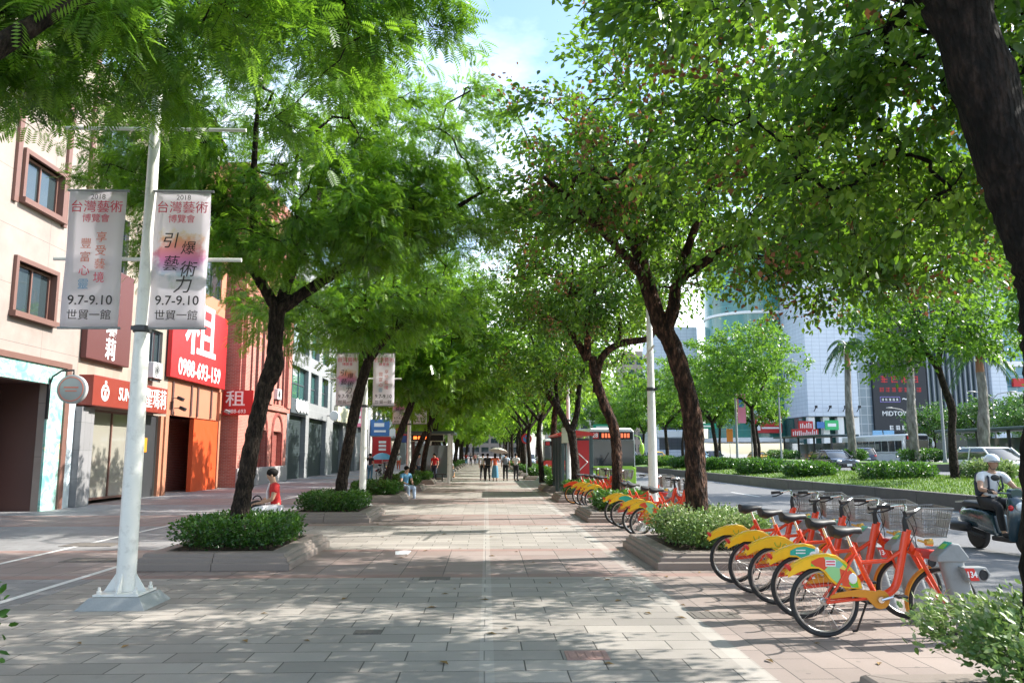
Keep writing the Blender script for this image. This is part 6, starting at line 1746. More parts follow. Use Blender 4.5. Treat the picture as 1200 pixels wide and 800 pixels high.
def person(loc, rz, kind, top, bottom, label, group=None, ph=1.0, detail=False, scale=1.0, sleeves='short', legs='long', hair='short', seat=0.0, face=True, turn=0.0, gloves=None, arms=True):
    T = thing('person', loc, label, 'person', group, rz); T.scale = (scale,)*3
    J = pose(kind, ph)
    vs, es, ix = [], [], {}
    def v(key, p, r, r2=None): ix[key] = len(vs); vs.append((*p, r, r2 if r2 else r)); return ix[key]
    def e(a, b): es.append((ix[a], ix[b]))
    V = lambda a: Vector(J[a])
    v('pelvis', J['pelvis'], .125, .10)
    v('waist', (V('pelvis')*.5+V('chest')*.5), .115, .085); e('pelvis','waist')
    v('chest', J['chest'], .135, .10); e('waist','chest')
    v('nb', V('chest')*.35+V('neck')*.65, .085, .07); e('chest','nb')
    v('neck', J['neck'], .052); e('nb','neck')
    hd = V('head'); up = (V('head')-V('neck')).normalized()
    v('jaw', hd - up*.055 + Vector((0,-.018,0)), .066, .074); e('neck','jaw')
    v('skull', hd + up*.035, .078, .094); e('jaw','skull')
    v('crown', hd + up*.105, .055, .066); e('skull','crown')
    for n, s in (('r',-1),('l',1)):
        v('sho'+n, J['sho'+n], .062); e('nb','sho'+n)
        v('elb'+n, J['elb'+n], .043); e('sho'+n,'elb'+n)
        v('fore'+n, V('elb'+n)*.6+V('wri'+n)*.4, .040); e('elb'+n,'fore'+n)
        v('wri'+n, J['wri'+n], .027); e('fore'+n,'wri'+n)
        v('han'+n, J['han'+n], .034, .020); e('wri'+n,'han'+n)
        if detail:
            d = (V('han'+n)-V('wri'+n)).normalized()
            side = d.cross(Vector((0,0,1)));  side = side.normalized() if side.length > .1 else Vector((1,0,0))
            dn = side.cross(d)
            if dn.z > 0: dn = -dn
            for k, (off, ln) in enumerate(((-.027,.060),(-.009,.070),(.009,.066),(.026,.052))):
                a = V('han'+n) + d*.035 + side*off
                v(f'f{k}a'+n, a, .0105); e('han'+n, f'f{k}a'+n)
                v(f'f{k}b'+n, a + d*ln*.5 + dn*.012, .0095); e(f'f{k}a'+n, f'f{k}b'+n)
                v(f'f{k}c'+n, a + d*ln*.68 + dn*.045, .0085); e(f'f{k}b'+n, f'f{k}c'+n)
            a = V('han'+n) - side*s*.0 + side*(-s)*.034
            v('ta'+n, a, .012); e('han'+n,'ta'+n); v('tb'+n, a + d*.035 + side*(-s)*.012 + dn*.02, .0095); e('ta'+n,'tb'+n)
        v('hip'+n, J['hip'+n], .098); e('pelvis','hip'+n)
        v('thi'+n, V('hip'+n)*.55+V('knee'+n)*.45, .080); e('hip'+n,'thi'+n)
        v('knee'+n, J['knee'+n], .056); e('thi'+n,'knee'+n)
        v('calf'+n, V('knee'+n)*.68+V('ank'+n)*.32+Vector((0,.02,0)), .055); e('knee'+n,'calf'+n)
        v('ank'+n, J['ank'+n], .036); e('calf'+n,'ank'+n)
        v('toe'+n, J['toe'+n], .036, .025); e('ank'+n,'toe'+n)
    if face:
        fr = Vector((math.sin(turn), -math.cos(turn), 0))
        v('nose', hd + fr*.098 + up*.000, .013, .016); e('skull','nose')
    skin_mesh('body', vs, es, MT['skin'], T, 2 if detail else 1)
    # clothing
    def cloth(name, keys, edges, grow, mat):
        cv = [(*vs[ix[k]][:3], vs[ix[k]][3]+grow, vs[ix[k]][4]+grow) for k in keys]
        m = {k: i for i, k in enumerate(keys)}
        return skin_mesh(name, cv, [(m[a], m[b]) for a, b in edges], mat, T, 2 if detail else 1)
    # shirt: torso, sleeves to above the elbow or the wrist
    for n in 'rl': v('slv'+n, V('sho'+n)*.42+V('elb'+n)*.58, .055)
    keys = ['pelvis','waist','chest','nb','shor','slvr','shol','slvl']; ed = [('pelvis','waist'),('waist','chest'),('chest','nb'),('nb','shor'),('shor','slvr'),('nb','shol'),('shol','slvl')]
    if sleeves == 'long':
        keys += ['elbr','forer','wrir','elbl','forel','wril']; ed += [('slvr','elbr'),('elbr','forer'),('forer','wrir'),('slvl','elbl'),('elbl','forel'),('forel','wril')]
    sh = cloth('shirt', keys, ed, .016, MT[top])
    if kind in ('stand','walk','fold','hold') and legs == 'skirt':
        t = MB(); p = V('pelvis'); secs = []
        for z, r in ((.02,.135),(-.10,.165),(-.45,.20),(-.72,.215)): secs.append([(p.x+r*math.cos(a)*(1+.05*math.cos(6*a)), p.y+r*.8*math.sin(a)*(1+.05*math.cos(6*a)), p.z+z) for a in [2*PI*i/24 for i in range(24)]])
        t.loft(secs); t.build('skirt', MT[bottom], T, smooth=60)
    else:
        keys = ['pelvis','hipr','thir','kneer','hipl','thil','kneel']; ed = [('pelvis','hipr'),('hipr','thir'),('thir','kneer'),('pelvis','hipl'),('hipl','thil'),('thil','kneel')]
        if legs == 'long': keys += ['calfr','ankr','calfl','ankl']; ed += [('kneer','calfr'),('calfr','ankr'),('kneel','calfl'),('calfl','ankl')]
        cloth('trousers', keys, ed, .014, MT[bottom])
    for n in 'rl':
        a, b_ = V('ank'+n), V('toe'+n); c = (a*.35+b_*.65); d = b_-a; t = MB()
        t.ell((c.x, c.y, min(a.z,b_.z)+.012), (.048,.135,.042), 12, 8); t.build('shoe', MT['cl_black'], T, smooth=60)
    if hair:
        t = MB(); c = hd + up*.055 + Vector((-.02*math.sin(turn),.022,0)); t.ell(c, (.092,.108,.088), 16, 10)
        if hair == 'long': t.ell(c+Vector((0,.05,-.10)), (.085,.055,.14), 12, 8)
        t.build('hair', MT['hair'], T, smooth=60)
    if detail:
        sd = Vector((math.cos(turn), math.sin(turn), 0))
        for s in (-1,1):
            t = MB(); t.ell(hd + fr*.082 + up*.022 + sd*s*.032, (.011,.008,.006), 8, 6); t.build('eye', MT['hair'], T, smooth=60)
            t = MB(); t.ell(hd + sd*s*.083 - up*.005 , (.010,.020,.032), 8, 6); t.build('ear', MT['skin'], T, smooth=60)
            t = MB(); t.box(hd + fr*.084 + up*.042 + sd*s*.032, (.032,.012,.006), (0,0,turn)); t.build('eyebrow', MT['hair'], T)
        t = MB(); t.ell(hd + fr*.080 - up*.048, (.024,.010,.006), 8, 6, (0,0,turn)); t.build('lips', M('lips',(.40,.14,.11),.5), T, smooth=60)
    return T, J

def backpack(T, J, mat, label_obj=True, tilt=0.0):
    """worn pack with straps: part of what the person wears"""
    c = Vector(J['chest']); t = MB()
    secs = []
    for z, w_, d in ((-.24,.12,.05),(-.22,.145,.085),(-.02,.15,.10),(.14,.13,.08),(.18,.10,.05)):
        secs.append([(c.x+w_*math.copysign(abs(math.cos(a))**.6,math.cos(a)), c.y+.20+d*math.copysign(abs(math.sin(a))**.6,math.sin(a)), c.z+z) for a in [2*PI*i/16 for i in range(16)]])
    t.loft(secs)
    for s in (-1,1): t.tube([(c.x+.10*s,c.y+.13,c.z+.15),(c.x+.115*s,c.y+.02,c.z+.205),(c.x+.12*s,c.y-.115,c.z+.10),(c.x+.13*s,c.y-.125,c.z-.08),(c.x+.13*s,c.y+.12,c.z-.20)],.020,6)
    t.build('backpack', MT[mat], T, smooth=50)

# seated figure in red behind the first hedge
st = thing('stool', (-4.05,15.75,0), 'low dark stool under the person in red behind the hedge', 'stool')
t = MB(); t.lathe((0,0,.50),[(0,0),(.19,0),(.2,.03),(.18,.06),(0,.06)],20); t.build('seat', MT['black_plastic'], st, smooth=40)
for k in range(4):
    a = PI/4+PI/2*k; t = MB(); t.tube([(.12*math.cos(a),.12*math.sin(a),.5),(.18*math.cos(a),.18*math.sin(a),0)],.015,6); t.build('leg', MT['steel'], st, smooth=40)
T, J = person((-4.05,15.75,.57), R_(-68), 'sit', 'cl_red', 'cl_white', 'person in a red t-shirt and white trousers sitting beside the bulging tree trunk', detail=True, turn=R_(-10))
t = MB(); t.tube([(-.10,-.10,.56),(-.10,-.145,.40),(-.02,-.15,.24)],.03,6); t.build('white_scarf', MT['cl_white'], T, smooth=60)
T_ = thing('handbag', (-4.37,15.62,.60), 'dark handbag on the lap of the person in red', 'bag')
t = MB(); t.ell((0,0,.10),(.16,.10,.12),14,8); t.build('bag_body', MT['cl_black'], T_, smooth=60); t = MB(); t.ring((0,0,.22),.08,.012,axis='y',n=16,m=6,a0=0,a1=PI); t.build('handle', MT['cl_black'], T_, smooth=60)

# group walking away in the middle of the walkway
GW = 'people walking on the walkway ahead'
def X(px, Y): return (px-570)/933*Y
T, J = person((X(525,57),56,0), R_(200), 'walk', 'cl_pink', 'cl_black', 'person in a pink top and black trousers walking alone left of the group', GW, hair='long')
T, J = person((X(566,51.5),51,0), R_(175), 'walk', 'cl_white', 'cl_black', 'person in a white shirt at the left end of the walking group', GW, ph=-.8)
T, J = person((X(571.5,50.5),50.2,0), R_(185), 'walk', 'cl_black', 'cl_black', 'person all in black with a big dark shoulder bag in the walking group', GW, ph=.7); backpack(T, J, 'cl_black')
T, J = person((X(580,50.3),49.8,0), R_(180), 'hold', 'cl_coral', 'cl_jean', 'person in a coral top and long blue skirt holding a pale umbrella', GW, legs='skirt', hair='long')
um = thing('umbrella', (X(580,50.3)+.16,50.0,1.42), 'pale umbrella with a dark edge over the person in the blue skirt', 'umbrella', rz=.3)
um.rotation_euler = (R_(-12),R_(8),0)
t = MB(); t.tube([(0,0,0),(0,0,.62)],.010,6); t.build('shaft', MT['steel'], um)
def umbrella_canopy(z, R, h, segs=8):
    t = MB(); vs = [(0,0,z+h)]
    for r_, hh in ((.35,.90),(.7,.58),(1.0,.0)):
        for i in range(segs*2):
            a = PI*i/segs; k = 1.0 if i % 2 == 0 else .93
            vs.append((R*r_*k*math.cos(a), R*r_*k*math.sin(a), z+h*hh))
    n = segs*2
    fs = [(0,1+i,1+(i+1)%n) for i in range(n)]
    for q in range(2): fs += [(1+q*n+i,1+(q+1)*n+i,1+(q+1)*n+(i+1)%n,1+q*n+(i+1)%n) for i in range(n)]
    t.add(vs, fs); return t
umbrella_canopy(.42,.62,.22).build('canopy', M('umb_pale',(.62,.56,.50),.7), um, smooth=30)
T, J = person((X(592,51),50.6,0), R_(182), 'stand', 'cl_sky', 'cl_black', 'person in a pale blue shirt with a grey backpack in the walking group', GW); backpack(T, J, 'cl_grey')
T, J = person((X(604,50.5),50.3,0), R_(150), 'fold', 'cl_white', 'cl_black', 'person in a white shirt with folded arms at the right end of the walking group', GW)
for i, (px, Y, top, bot, lab) in enumerate(((552,112,'cl_black','cl_black','distant person in black straight up the walkway'),(547,120,'cl_red','cl_jean','distant person in red left of the one in black'),
        (557,118,'cl_pink','cl_black','distant person in pink right of the one in black'),(560,128,'cl_white','cl_jean','distant person in white on the far walkway'),(543,135,'cl_coral','cl_grey','distant person in orange red on the far walkway'),(589,108,'cl_sky','cl_navy','distant person in pale blue beyond the walking group'))):
    person((X(px,Y),Y,0), R_(180*(i % 2)), 'walk', top, bot, lab, 'distant people on the walkway', ph=(-1)**i*.8)
# person in blue on the planter edge
person((-3.12,31.2,.34), R_(40), 'sit', 'cl_blue', 'cl_sky', 'person in a blue t-shirt sitting on a planter edge under the leaning tree', turn=R_(10), scale=1.05)
# at the shelter
person((-4.1,49.3,.0), R_(30), 'stand', 'cl_grey', 'cl_navy', 'person in grey standing under the lit shelter', 'people at the lit shelter')
person((-3.2,49.9,.0), R_(-30), 'stand', 'cl_red', 'cl_navy', 'person in a red top standing under the lit shelter', 'people at the lit shelter')
cr = thing('crate', (X(526,57)+.1,57.5,0), 'orange box under the person in white by the walkway edge', 'crate')
t = MB(); t.box((0,0,.2),(.62,.5,.4)); t.build('box_body', MT['ochre_plastic'], cr, bevel=.02); t = MB(); t.box((0,0,.415),(.66,.54,.03)); t.build('lid', MT['maroon'], cr)
person((X(526,57)+.1,57.5,.43), R_(20), 'sit', 'cl_white', 'cl_grey', 'person in white sitting on an orange box by the walkway edge')
# shop side path
person((-7.25,50.5,0), R_(160), 'stand', 'cl_black', 'cl_jean', 'person in black standing by the blue parasol', 'people on the shop side path')
person((-9.0,83,0), R_(10), 'walk', 'cl_white', 'cl_coral', 'person in white walking on the shop side path past the blue parasol', 'people on the shop side path')
person((-8.1,96,0), R_(190), 'walk', 'cl_pink', 'cl_jean', 'distant person in pink on the shop side path', 'people on the shop side path')
pk = copy_tree(bike0); pk.location = (-6.75,50.8,0); pk.rotation_euler = (0,0,R_(70)); pk['label'] = 'dark private bicycle parked under the blue parasol'; pk['group'] = 'private bicycles'
for c in pk.children:
    if c.name.split('.')[0] in ('frame','fork','mudguard','front_mudguard','chain_guard','lock_arm','side_print'):
        c.material_slots[0].link = 'OBJECT'; c.material_slots[0].material = MT['black_plastic']
um = thing('parasol', (-6.55,50.9,0), 'bright blue parasol open over the dark parked bicycle', 'parasol')
t = MB(); t.tube([(0,0,0),(0,0,1.75)],.018,6); t.build('shaft', MT['steel'], um); umbrella_canopy(1.32,.72,.42).build('canopy', M('par_blue',(.12,.40,.62),.5), um, smooth=30)

# --- scooter and rider
S = thing('motor_scooter', (9.62,14.9,ZR), 'dark motor scooter coming down the near road', 'scooter', rz=R_(3)); S.scale = (1.08,1.08,1.08)
def rounded(hw, z0, z1, y, k=.5): return [(hw*math.copysign(abs(math.cos(a))**k,math.cos(a)), y, (z0+z1)/2+(z1-z0)/2*math.copysign(abs(math.sin(a))**k,math.sin(a))) for a in [2*PI*i/16 for i in range(16)]]
for y, nm in ((-.62,'front_wheel'),(.62,'rear_wheel')): wheel(S, 0, y, .255, .115, nm)
MT['scooter_paint'] = M('scooter_paint', (.020,.045,.060), .25, coat=.8, var=.05)
b = MB(); b.loft([rounded(.10,.45,.62,.98),rounded(.16,.42,.72,.85),rounded(.20,.36,.74,.55),rounded(.20,.30,.70,.20),rounded(.17,.26,.62,.02),rounded(.15,.22,.34,-.05)]); b.build('rear_cowl', MT['scooter_paint'], S, smooth=50, recalc=True)
b = MB(); b.loft([rounded(.10,.74,.80,.92),rounded(.16,.72,.85,.75),rounded(.17,.72,.83,.45),rounded(.15,.70,.78,.15),rounded(.10,.69,.74,.02)]); b.build('seat', MT['black_plastic'], S, smooth=50, recalc=True)
b = MB(); b.box((0,-.18,.24),(.34,.46,.08)); b.build('floorboard', MT['black_plastic'], S, bevel=.02)
b = MB(); secs = []
for z,y,hw,dp in ((.22,-.38,.17,.05),(.45,-.44,.20,.09),(.70,-.46,.22,.11),(.90,-.42,.17,.10),(.98,-.38,.10,.06)):
    secs.append([(hw*math.cos(a), y+dp*math.sin(a), z) for a in [2*PI*i/16 for i in range(16)]])
b.loft(secs); b.build('leg_shield', MT['scooter_paint'], S, smooth=50)
b = MB(); b.ring((0,-.62,.255),.30,.05,axis='x',n=14,m=8,a0=R_(35),a1=R_(165),w=1.3); b.build('front_mudguard', MT['scooter_paint'], S, smooth=50)
b = MB(); b.tube([(0,-.44,.85),(0,-.62,.255)],.03,8); b.build('fork', MT['dark_metal'], S, smooth=40)
b = MB(); b.tube(curve_pts([(-.36,-.30,1.03),(-.2,-.37,1.02),(0,-.40,1.0),(.2,-.37,1.02),(.36,-.30,1.03)]),.016,8); b.loft([rounded(.10,.95,1.08,-.44),rounded(.14,.93,1.10,-.38),rounded(.08,.96,1.06,-.30)]); hb = b.build('handlebar', MT['scooter_paint'], S, smooth=50)
for s in (-1,1):
    g = MB(); g.tube([(s*.28,-.335,1.025),(s*.40,-.285,1.033)],.022,8); g.build('grip', MT['black_rubber'], hb, smooth=50)
    g = MB(); g.tube([(s*.20,-.37,1.05),(s*.30,-.40,1.22)],.009,6); g.ell((s*.33,-.40,1.28),(.085,.02,.055),12,8); g.build('mirror', MT['black_plastic'], hb, smooth=50)
b = MB(); b.ell((0,-.55,.80),(.12,.05,.08),14,8); b.build('headlight', MT['lamp_clear'], S, smooth=60)
for s in (-1,1):
    b = MB(); b.ell((s*.17,-.50,.78),(.045,.04,.05),10,6); b.build('indicator', MT['lamp_orange'] if s > 0 else MT['lamp_red'], S, smooth=60)
b = MB(); b.tube([(-.20,.20,.24),(-.22,.45,.28),(-.23,.55,.32)],.03,8); b.lathe((-.24,.80,.38),[(.05,-.28),(.085,-.24),(.09,.2),(.07,.25),(0,.25)],14,axis='y'); b.build('exhaust', MT['black_plastic'], S, smooth=40)
b = MB(); b.ell((0,.99,.62),(.09,.03,.05),12,8); b.build('tail_light', MT['lamp_red'], S, smooth=60)
b = MB(); b.box((0,1.0,.46),(.22,.015,.14),(R_(-20),0,0)); b.build('number_plate', MT['white_sign'], S)
b = MB(); b.tube([(.13,.75,.83),(.14,1.0,.80),(-.14,1.0,.80),(-.13,.75,.83)],.015,6); b.build('grab_rail', MT['steel'], S, smooth=40)
T, J = person((9.62,15.14,ZR+.83), R_(3), 'ride', 'cl_white', 'cl_black', 'person in a white polo shirt and pale helmet riding the dark scooter', detail=True, hair=None, turn=R_(12), scale=1.08)
backpack(T, J, 'cl_navy')
hd = Vector(J['head'])
t = MB(); vs = []; n = 20
for i in range(9):
    b_ = PI*.5*(1-i/8*1.12)
    for j in range(n):
        a = 2*PI*j/n; vs.append((hd.x+.122*math.cos(b_)*math.cos(a), hd.y+.012+.140*math.cos(b_)*math.sin(a), hd.z+.045+.125*math.sin(b_)))
t.add(vs, [(i*n+j,i*n+(j+1)%n,(i+1)*n+(j+1)%n,(i+1)*n+j) for i in range(8) for j in range(n)]); t.prism([(-.09,-.10),(-.06,-.165),(.06,-.165),(.09,-.10)], hd.z+.045, hd.z+.055, 'z') if False else None
hm = t.build('helmet', M('helmet_white',(.66,.70,.74),.25,coat=.6), T, smooth=60, recalc=True)
t = MB(); t.add([(hd.x+.115*math.cos(a), hd.y+.012+ (.132 if k == 0 else .185)*math.sin(a), hd.z+.05-(0 if k == 0 else .012)) for k in (0,1) for a in [R_(205+13*i) for i in range(11)]], [(i,i+1,12+i,11+i) for i in range(10)]); t.build('visor', MT['cl_navy'], hm)
t = MB(); t.tube([(hd.x-.10,hd.y,hd.z+.02),(hd.x-.06,hd.y-.05,hd.z-.10),(hd.x+.06,hd.y-.05,hd.z-.10),(hd.x+.10,hd.y,hd.z+.02)],.007,5); t.build('chin_strap', MT['cl_black'], hm)
t = MB()
for s, n in ((-1,'r'),(1,'l')):
    for q, m in ((0,.0),(1,.035),(2,.07)):
        p = Vector(J['wri'+n]) + (Vector(J['han'+n])-Vector(J['wri'+n]))*(q*.5); t = MB(); t.ring((p.x,p.y,p.z),.036,.008,axis='y',n=14,m=6); t.build('glove_stripe', MT['cl_black'], T, smooth=60)
# ================================================================ ROAD SIDE: MEDIANS AND FAR BUILDINGS
GM = 'trees on the near median'
def median_tree(x, y, rs, label, trunk, limbs, blobs, leaves=9000, size=.24):
    return tree('median_tree', label, 'tree', GM, (x,y,.5), trunk, limbs, blobs, 'ovate', MT['bark_dark'], MT['leaf_median'], rs, leaves, size, lo=True, clump_r=.6)
M1 = median_tree(20.45, 34.6, 71, 'bright green median tree with a kinked trunk above the scooter rider', [(0,0,-.15,.24),(-.02,0,.9,.20),(.0,0,2.1,.18),(.10,0,3.1,.20),(-.15,0,4.0,.17),(-.40,0,5.0,.16)],
    [[(-.40,0,4.9,.13),(-.9,0,5.7,.11),(-1.7,.1,6.2,.08),(-2.6,.1,6.6,.05)],[(-.40,0,4.9,.13),(-.1,0,6.2,.11),(.7,.3,7.6,.07)],[(-.40,0,4.9,.12),(-.6,.9,6.4,.09),(-.3,1.7,7.6,.05)]],
    [(-.6,0,8.4,3.7,3.9,3.2,150),(-2.6,-.6,5.8,1.6,1.8,1.0,24),(2.0,-.5,6.2,1.4,1.5,1.0,18)], 15000, .20)
median_tree(20.1, 59.3, 72, 'median tree with a thin forking trunk left of the glass tower', [(0,0,-.15,.22),(-.05,0,1.5,.17),(-.15,0,3.2,.16),(-.2,0,4.6,.15)],
    [[(-.2,0,4.5,.11),(-.9,0,5.2,.09),(-2.0,.1,5.6,.06)],[(-.2,0,4.5,.11),(.4,0,5.6,.09),(1.0,.2,6.6,.05)]], [(-.3,0,8.2,3.8,3.8,2.9,130), (-2.0,-.5,6.2,1.5,1.5,.9,18)], 12000, .23)
M3 = median_tree(20.1, 70, 73, 'round crowned median tree right of the thick reddish trunk', [(0,0,-.15,.26),(.1,0,1.5,.21),(-.1,0,3.0,.19),(-.2,0,4.0,.18)], auto_limbs(31,(-.2,0,3.9),4,2.6,.9,.12), [(-.2,0,7.7,4.3,4.2,3.4,140), (2.4,-.6,5.6,1.6,1.6,.9,16)], 12000, .26)
for i, (y, lab) in enumerate(((89,'dense median tree with its crown behind the white banner pole'),(104,'median tree standing behind the bus'),(121,'smaller median tree far beyond the bus'),(140,'farthest median tree closing the road'))):
    c = copy_tree(M3); c.location = (20.1+.3*i, y, .5); c.rotation_euler = (0,0,1.3*i+.8); c['label'] = lab; s = (1.05,.95,1.1,1.15)[i]; c.scale = (s,s,s)
c = copy_tree(M1); c.location = (20.2,24.6,.5); c.rotation_euler = (0,0,2.1); c['label'] = 'median tree just outside the right edge shading the road'
c = copy_tree(M1); c.location = (20.3,13.0,.5); c.rotation_euler = (0,0,4.0); c['label'] = 'median tree level with the camera outside the right edge'
# trees across the road and at the far end
GFT = 'trees beyond the far carriageway'
for i, (x,y,s,lab) in enumerate(((33.5,98,1.0,'tree on the far median left of the palms'),(34,116,1.1,'second tree on the far median left of the palms'),(34,138,1.2,'farthest tree on the far median'),(47,205,1.6,'big tree before the far tan building'),(30,190,1.7,'tree closing the end of the road on the right'),
        (12,192,1.3,'tree closing the end of the near road'),(-3,188,1.1,'tree closing the end of the walkway'),(-10,196,1.3,'tree closing the end of the shop side path'),(3.5,205,1.2,'tall tree at the very end of the avenue'),(19,200,1.4,'tree closing the end of the median'))):
    c = copy_tree(M3); c.location = (x,y,.4 if x < 30 else 1.0); c.rotation_euler = (0,0,1.7*i); c.scale = (s,s,s); c['label'] = lab; c['group'] = GFT
dk = tree('dark_tree', 'small dark tree before the black billboard', 'tree', GFT, (46.5,82,1.0), [(0,0,-.2,.16),(.1,0,1.6,.13),(.05,0,2.6,.12)], auto_limbs(41,(.05,0,2.5),4,1.7,.8,.08), [(0,0,4.0,2.4,2.4,1.6,70)], 'ovate', MT['bark_dark'], MT['leaf_hedge'], 75, 5000, .24, lo=True, clump_r=.6)
for i, (x,y,s,lab) in enumerate(((50.5,80,1.1,'dark tree right of the black billboard'),(47,68,.9,'dark tree behind the far dark roofed shelter'),(52,74,1.2,'larger dark tree under the finned building'))):
    c = copy_tree(dk); c.location = (x,y,1.0); c.rotation_euler = (0,0,2*i+1); c.scale = (s,s,s); c['label'] = lab

# hedges on the medians
GH = 'clipped hedges on the near median'
hl = [(18.9,36.6,3.4,2.4,.90,'wide clipped hedge block right of the black sedan'),(17.3,42.6,2.6,2.6,.86,'rounded bright hedge clump in front of the black sedan'),(17.0,49.6,2.9,3.2,1.0,'hedge block left of the rounded bright clump'),
      (17.3,60,2.8,3.4,.95,'hedge block at the foot of the silver lamp pole'),(17.2,68.5,2.8,4.0,1.0,'hedge block right of the thick reddish trunk'),(17.1,78,2.8,5.0,1.0,'hedge block just left of the thick reddish trunk'),(17.0,90,2.8,6.0,1.0,'far hedge block behind the white banner pole'),(17.0,104,2.8,7.0,1.0,'farthest hedge block beside the bus')]
for i,(x,y,w_,d,h,lab) in enumerate(hl):
    shrub('clipped_hedge', x-w_/2, x+w_/2, y-d/2, y+d/2, .38, .38+h, lab, 'hedge', GH, MT['leaf_hedge'], 90+i, 5200, .085+.0012*y, wild=.05, stems=10, stalk=.04, lo=True, shape=2.6)
shrub('yellow_green_bush', 20.9, 23.0, 33.4, 35.4, .50, 1.36, 'yellow green bush behind the scooter rider', 'bush', GH, MT['leaf_pale'], 99, 4200, .12, wild=.09, stems=10, stalk=.05, lo=True, shape=2.4)
for i,(x,y,w_,lab) in enumerate(((34.0,61.8,3.6,'dark hedge round the foot of the second palm'),(33.6,72.5,2.2,'small dark hedge round the foot of the first palm'),(33.8,53.5,4.2,'dark hedge round the foot of the third palm'),(33.5,90,4.0,'dark hedge farther along the far median'))):
    shrub('clipped_hedge', x-w_/2, x+w_/2, y-1.0, y+1.0, 1.0, 2.05, lab, 'hedge', 'clipped hedges on the far median', MT['leaf_hedge'], 110+i, 2600, .16, stems=8, stalk=.04, lo=True, shape=2.6)

# palms
def palm(x, y, h, rs, label):
    T = thing('palm_tree', (x,y,1.0), label, 'palm tree', 'palms on the far median')
    rng = random.Random(rs); np_ = np.random.default_rng(rs)
    t = MB(); k = 12
    t.tube([(.08*math.sin(i*.5+rs),.05*math.cos(i*.4),h*.82*i/k-.1) for i in range(k+1)],[.36-.04*(i/k)+(.05 if i in (4,5,6) else 0)-.05*(i/k) for i in range(k+1)],14); t.build('trunk', MT['bark_grey'], T, smooth=60)
    t = MB(); x1 = .08*math.sin(k*.5+rs); t.tube([(x1,0,h*.82-.15),(x1,0,h*.90),(x1,0,h)],[.27,.24,.15],12); t.build('crownshaft', M('crownshaft_brown',(.30,.13,.06),.7,var=.25), T, smooth=60)
    gs = []; ribs = MB()
    for f in range(15):
        a = 2*PI*f/15 + rng.uniform(-.15,.15); el = rng.uniform(-.1,1.0); L = rng.uniform(2.3,3.0)
        pts = []
        for i in range(13):
            t_ = i/12; r = L*(t_*math.cos(el*(1-t_*.2))); z = h*1.0 + L*(math.sin(el)*t_ - .85*t_*t_)
            pts.append(np.array([x1+r*.82*math.cos(a), r*.82*math.sin(a), z]))
        ribs.tube([tuple(p) for p in pts],[.035*(1-i/13)+.006 for i in range(13)],4,cap=False)
        P, D = [], []
        for i in range(1,12):
            tg = pts[i+1]-pts[i-1]; tg /= np.linalg.norm(tg); sd = np.cross(tg,[0,0,1.0]); sd /= np.linalg.norm(sd)+1e-6
            for s in (-1,1):
                for q in range(4):
                    P.append(pts[i]+ (pts[i+1]-pts[i])*q/4); D.append(sd*s*.75+tg*.55+np.array([0,0,-.45-.35*np_.random()]))
        P, D = np.array(P), np.array(D)
        gs.append((*scatter([(0,0,0),(.5,.045,0),(1,0,-.05),(.5,-.045,0)],[(0,1,2,3)],P,D,np.tile([0,0,1.0],(len(P),1))+np_.normal(size=(len(P),3))*.2,.75*(.6+.5*np_.random(len(P))),np_.random(len(P))),0))
    ribs.build('frond_ribs', MT['leaf_palm'], T, smooth=60)
    leaf_mesh('fronds', gs, [MT['leaf_palm']], T)
palm(33.2,72.0,10.6,1,'tall grey palm before the white building'); palm(33.2,61.3,9.6,2,'grey palm trunk crossing the black billboard'); palm(33.2,52.4,7.6,3,'grey palm nearest the right edge before the finned building')
palm(33.2,43.6,8.2,4,'palm hidden behind the massive right hand trunk')

# median lamp poles
def street_pole(x, y, z, h, label, mat='grey_plastic', arm=True, ban=False, r=.11):
    T = thing('street_lamp', (x,y,z), label, 'street lamp', 'grey street lamps on the medians')
    t = MB(); t.lathe((0,0,0),[(r*1.5,0),(r*1.5,.25),(r,.35),(r*.8,h*.5),(r*.55,h)],14); t.build('pole', MT[mat], T, smooth=30)
    if arm:
        for s in (-1,1):
            t = MB(); t.tube([(0,0,h-.1),(s*.5,0,h+.35),(s*1.6,0,h+.55)],.045,6); t.ell((s*1.9,0,h+.55),(.4,.15,.08),12,6); t.build('lamp_arm', MT[mat], T, smooth=50)
    return T
street_pole(20.0,63.5,.5,8.2,'grey street lamp rising from the median hedge beside the thin forking trunk',arm=False)
street_pole(33.0,56.9,1.0,12.0,'tall grey street lamp pole right of the kinked median tree')
street_pole(33.0,89,1.0,10.5,'slender street lamp left of the black billboard')
street_pole(33.4,100,1.0,8.0,'slender street lamp before the glass tower with a yellow flag')
street_pole(47,88,.7,5.5,'short twin headed lamp before the glass curtain wall',r=.08)
street_pole(46,71,.7,6.0,'short twin headed lamp under the kinked tree branch',r=.08)
street_pole(52,63.5,.7,6.4,'short twin headed lamp beyond the third palm',r=.08)
for x,y,z,w_,h,mat,lab in ((20.45,63.4,4.1,.65,2.3,'pink_sign','coloured street flag on the lamp pole before the glass tower'),(33.75,100,3.3,.8,1.7,'cream_panel','pale yellow street flag on the slender lamp before the glass tower')):
    T = thing('street_flag', (x,y,z), lab, 'flag', 'street flags on the far lamps')
    t = MB(); t.box((0,0,h/2),(w_,.03,h)); t.build('cloth', MT[mat], T); t = MB(); t.box((0,-.02,h*.7),(w_*.7,.012,h*.3)); t.build('print', MT['blue_sign'] if mat != 'cream_panel' else MT['white_sign'], T)
    t = MB(); t.tube([(-w_*.7,0,h+.03),(w_*.5,0,h+.03)],.03,6); t.build('rod', MT['grey_plastic'], T)

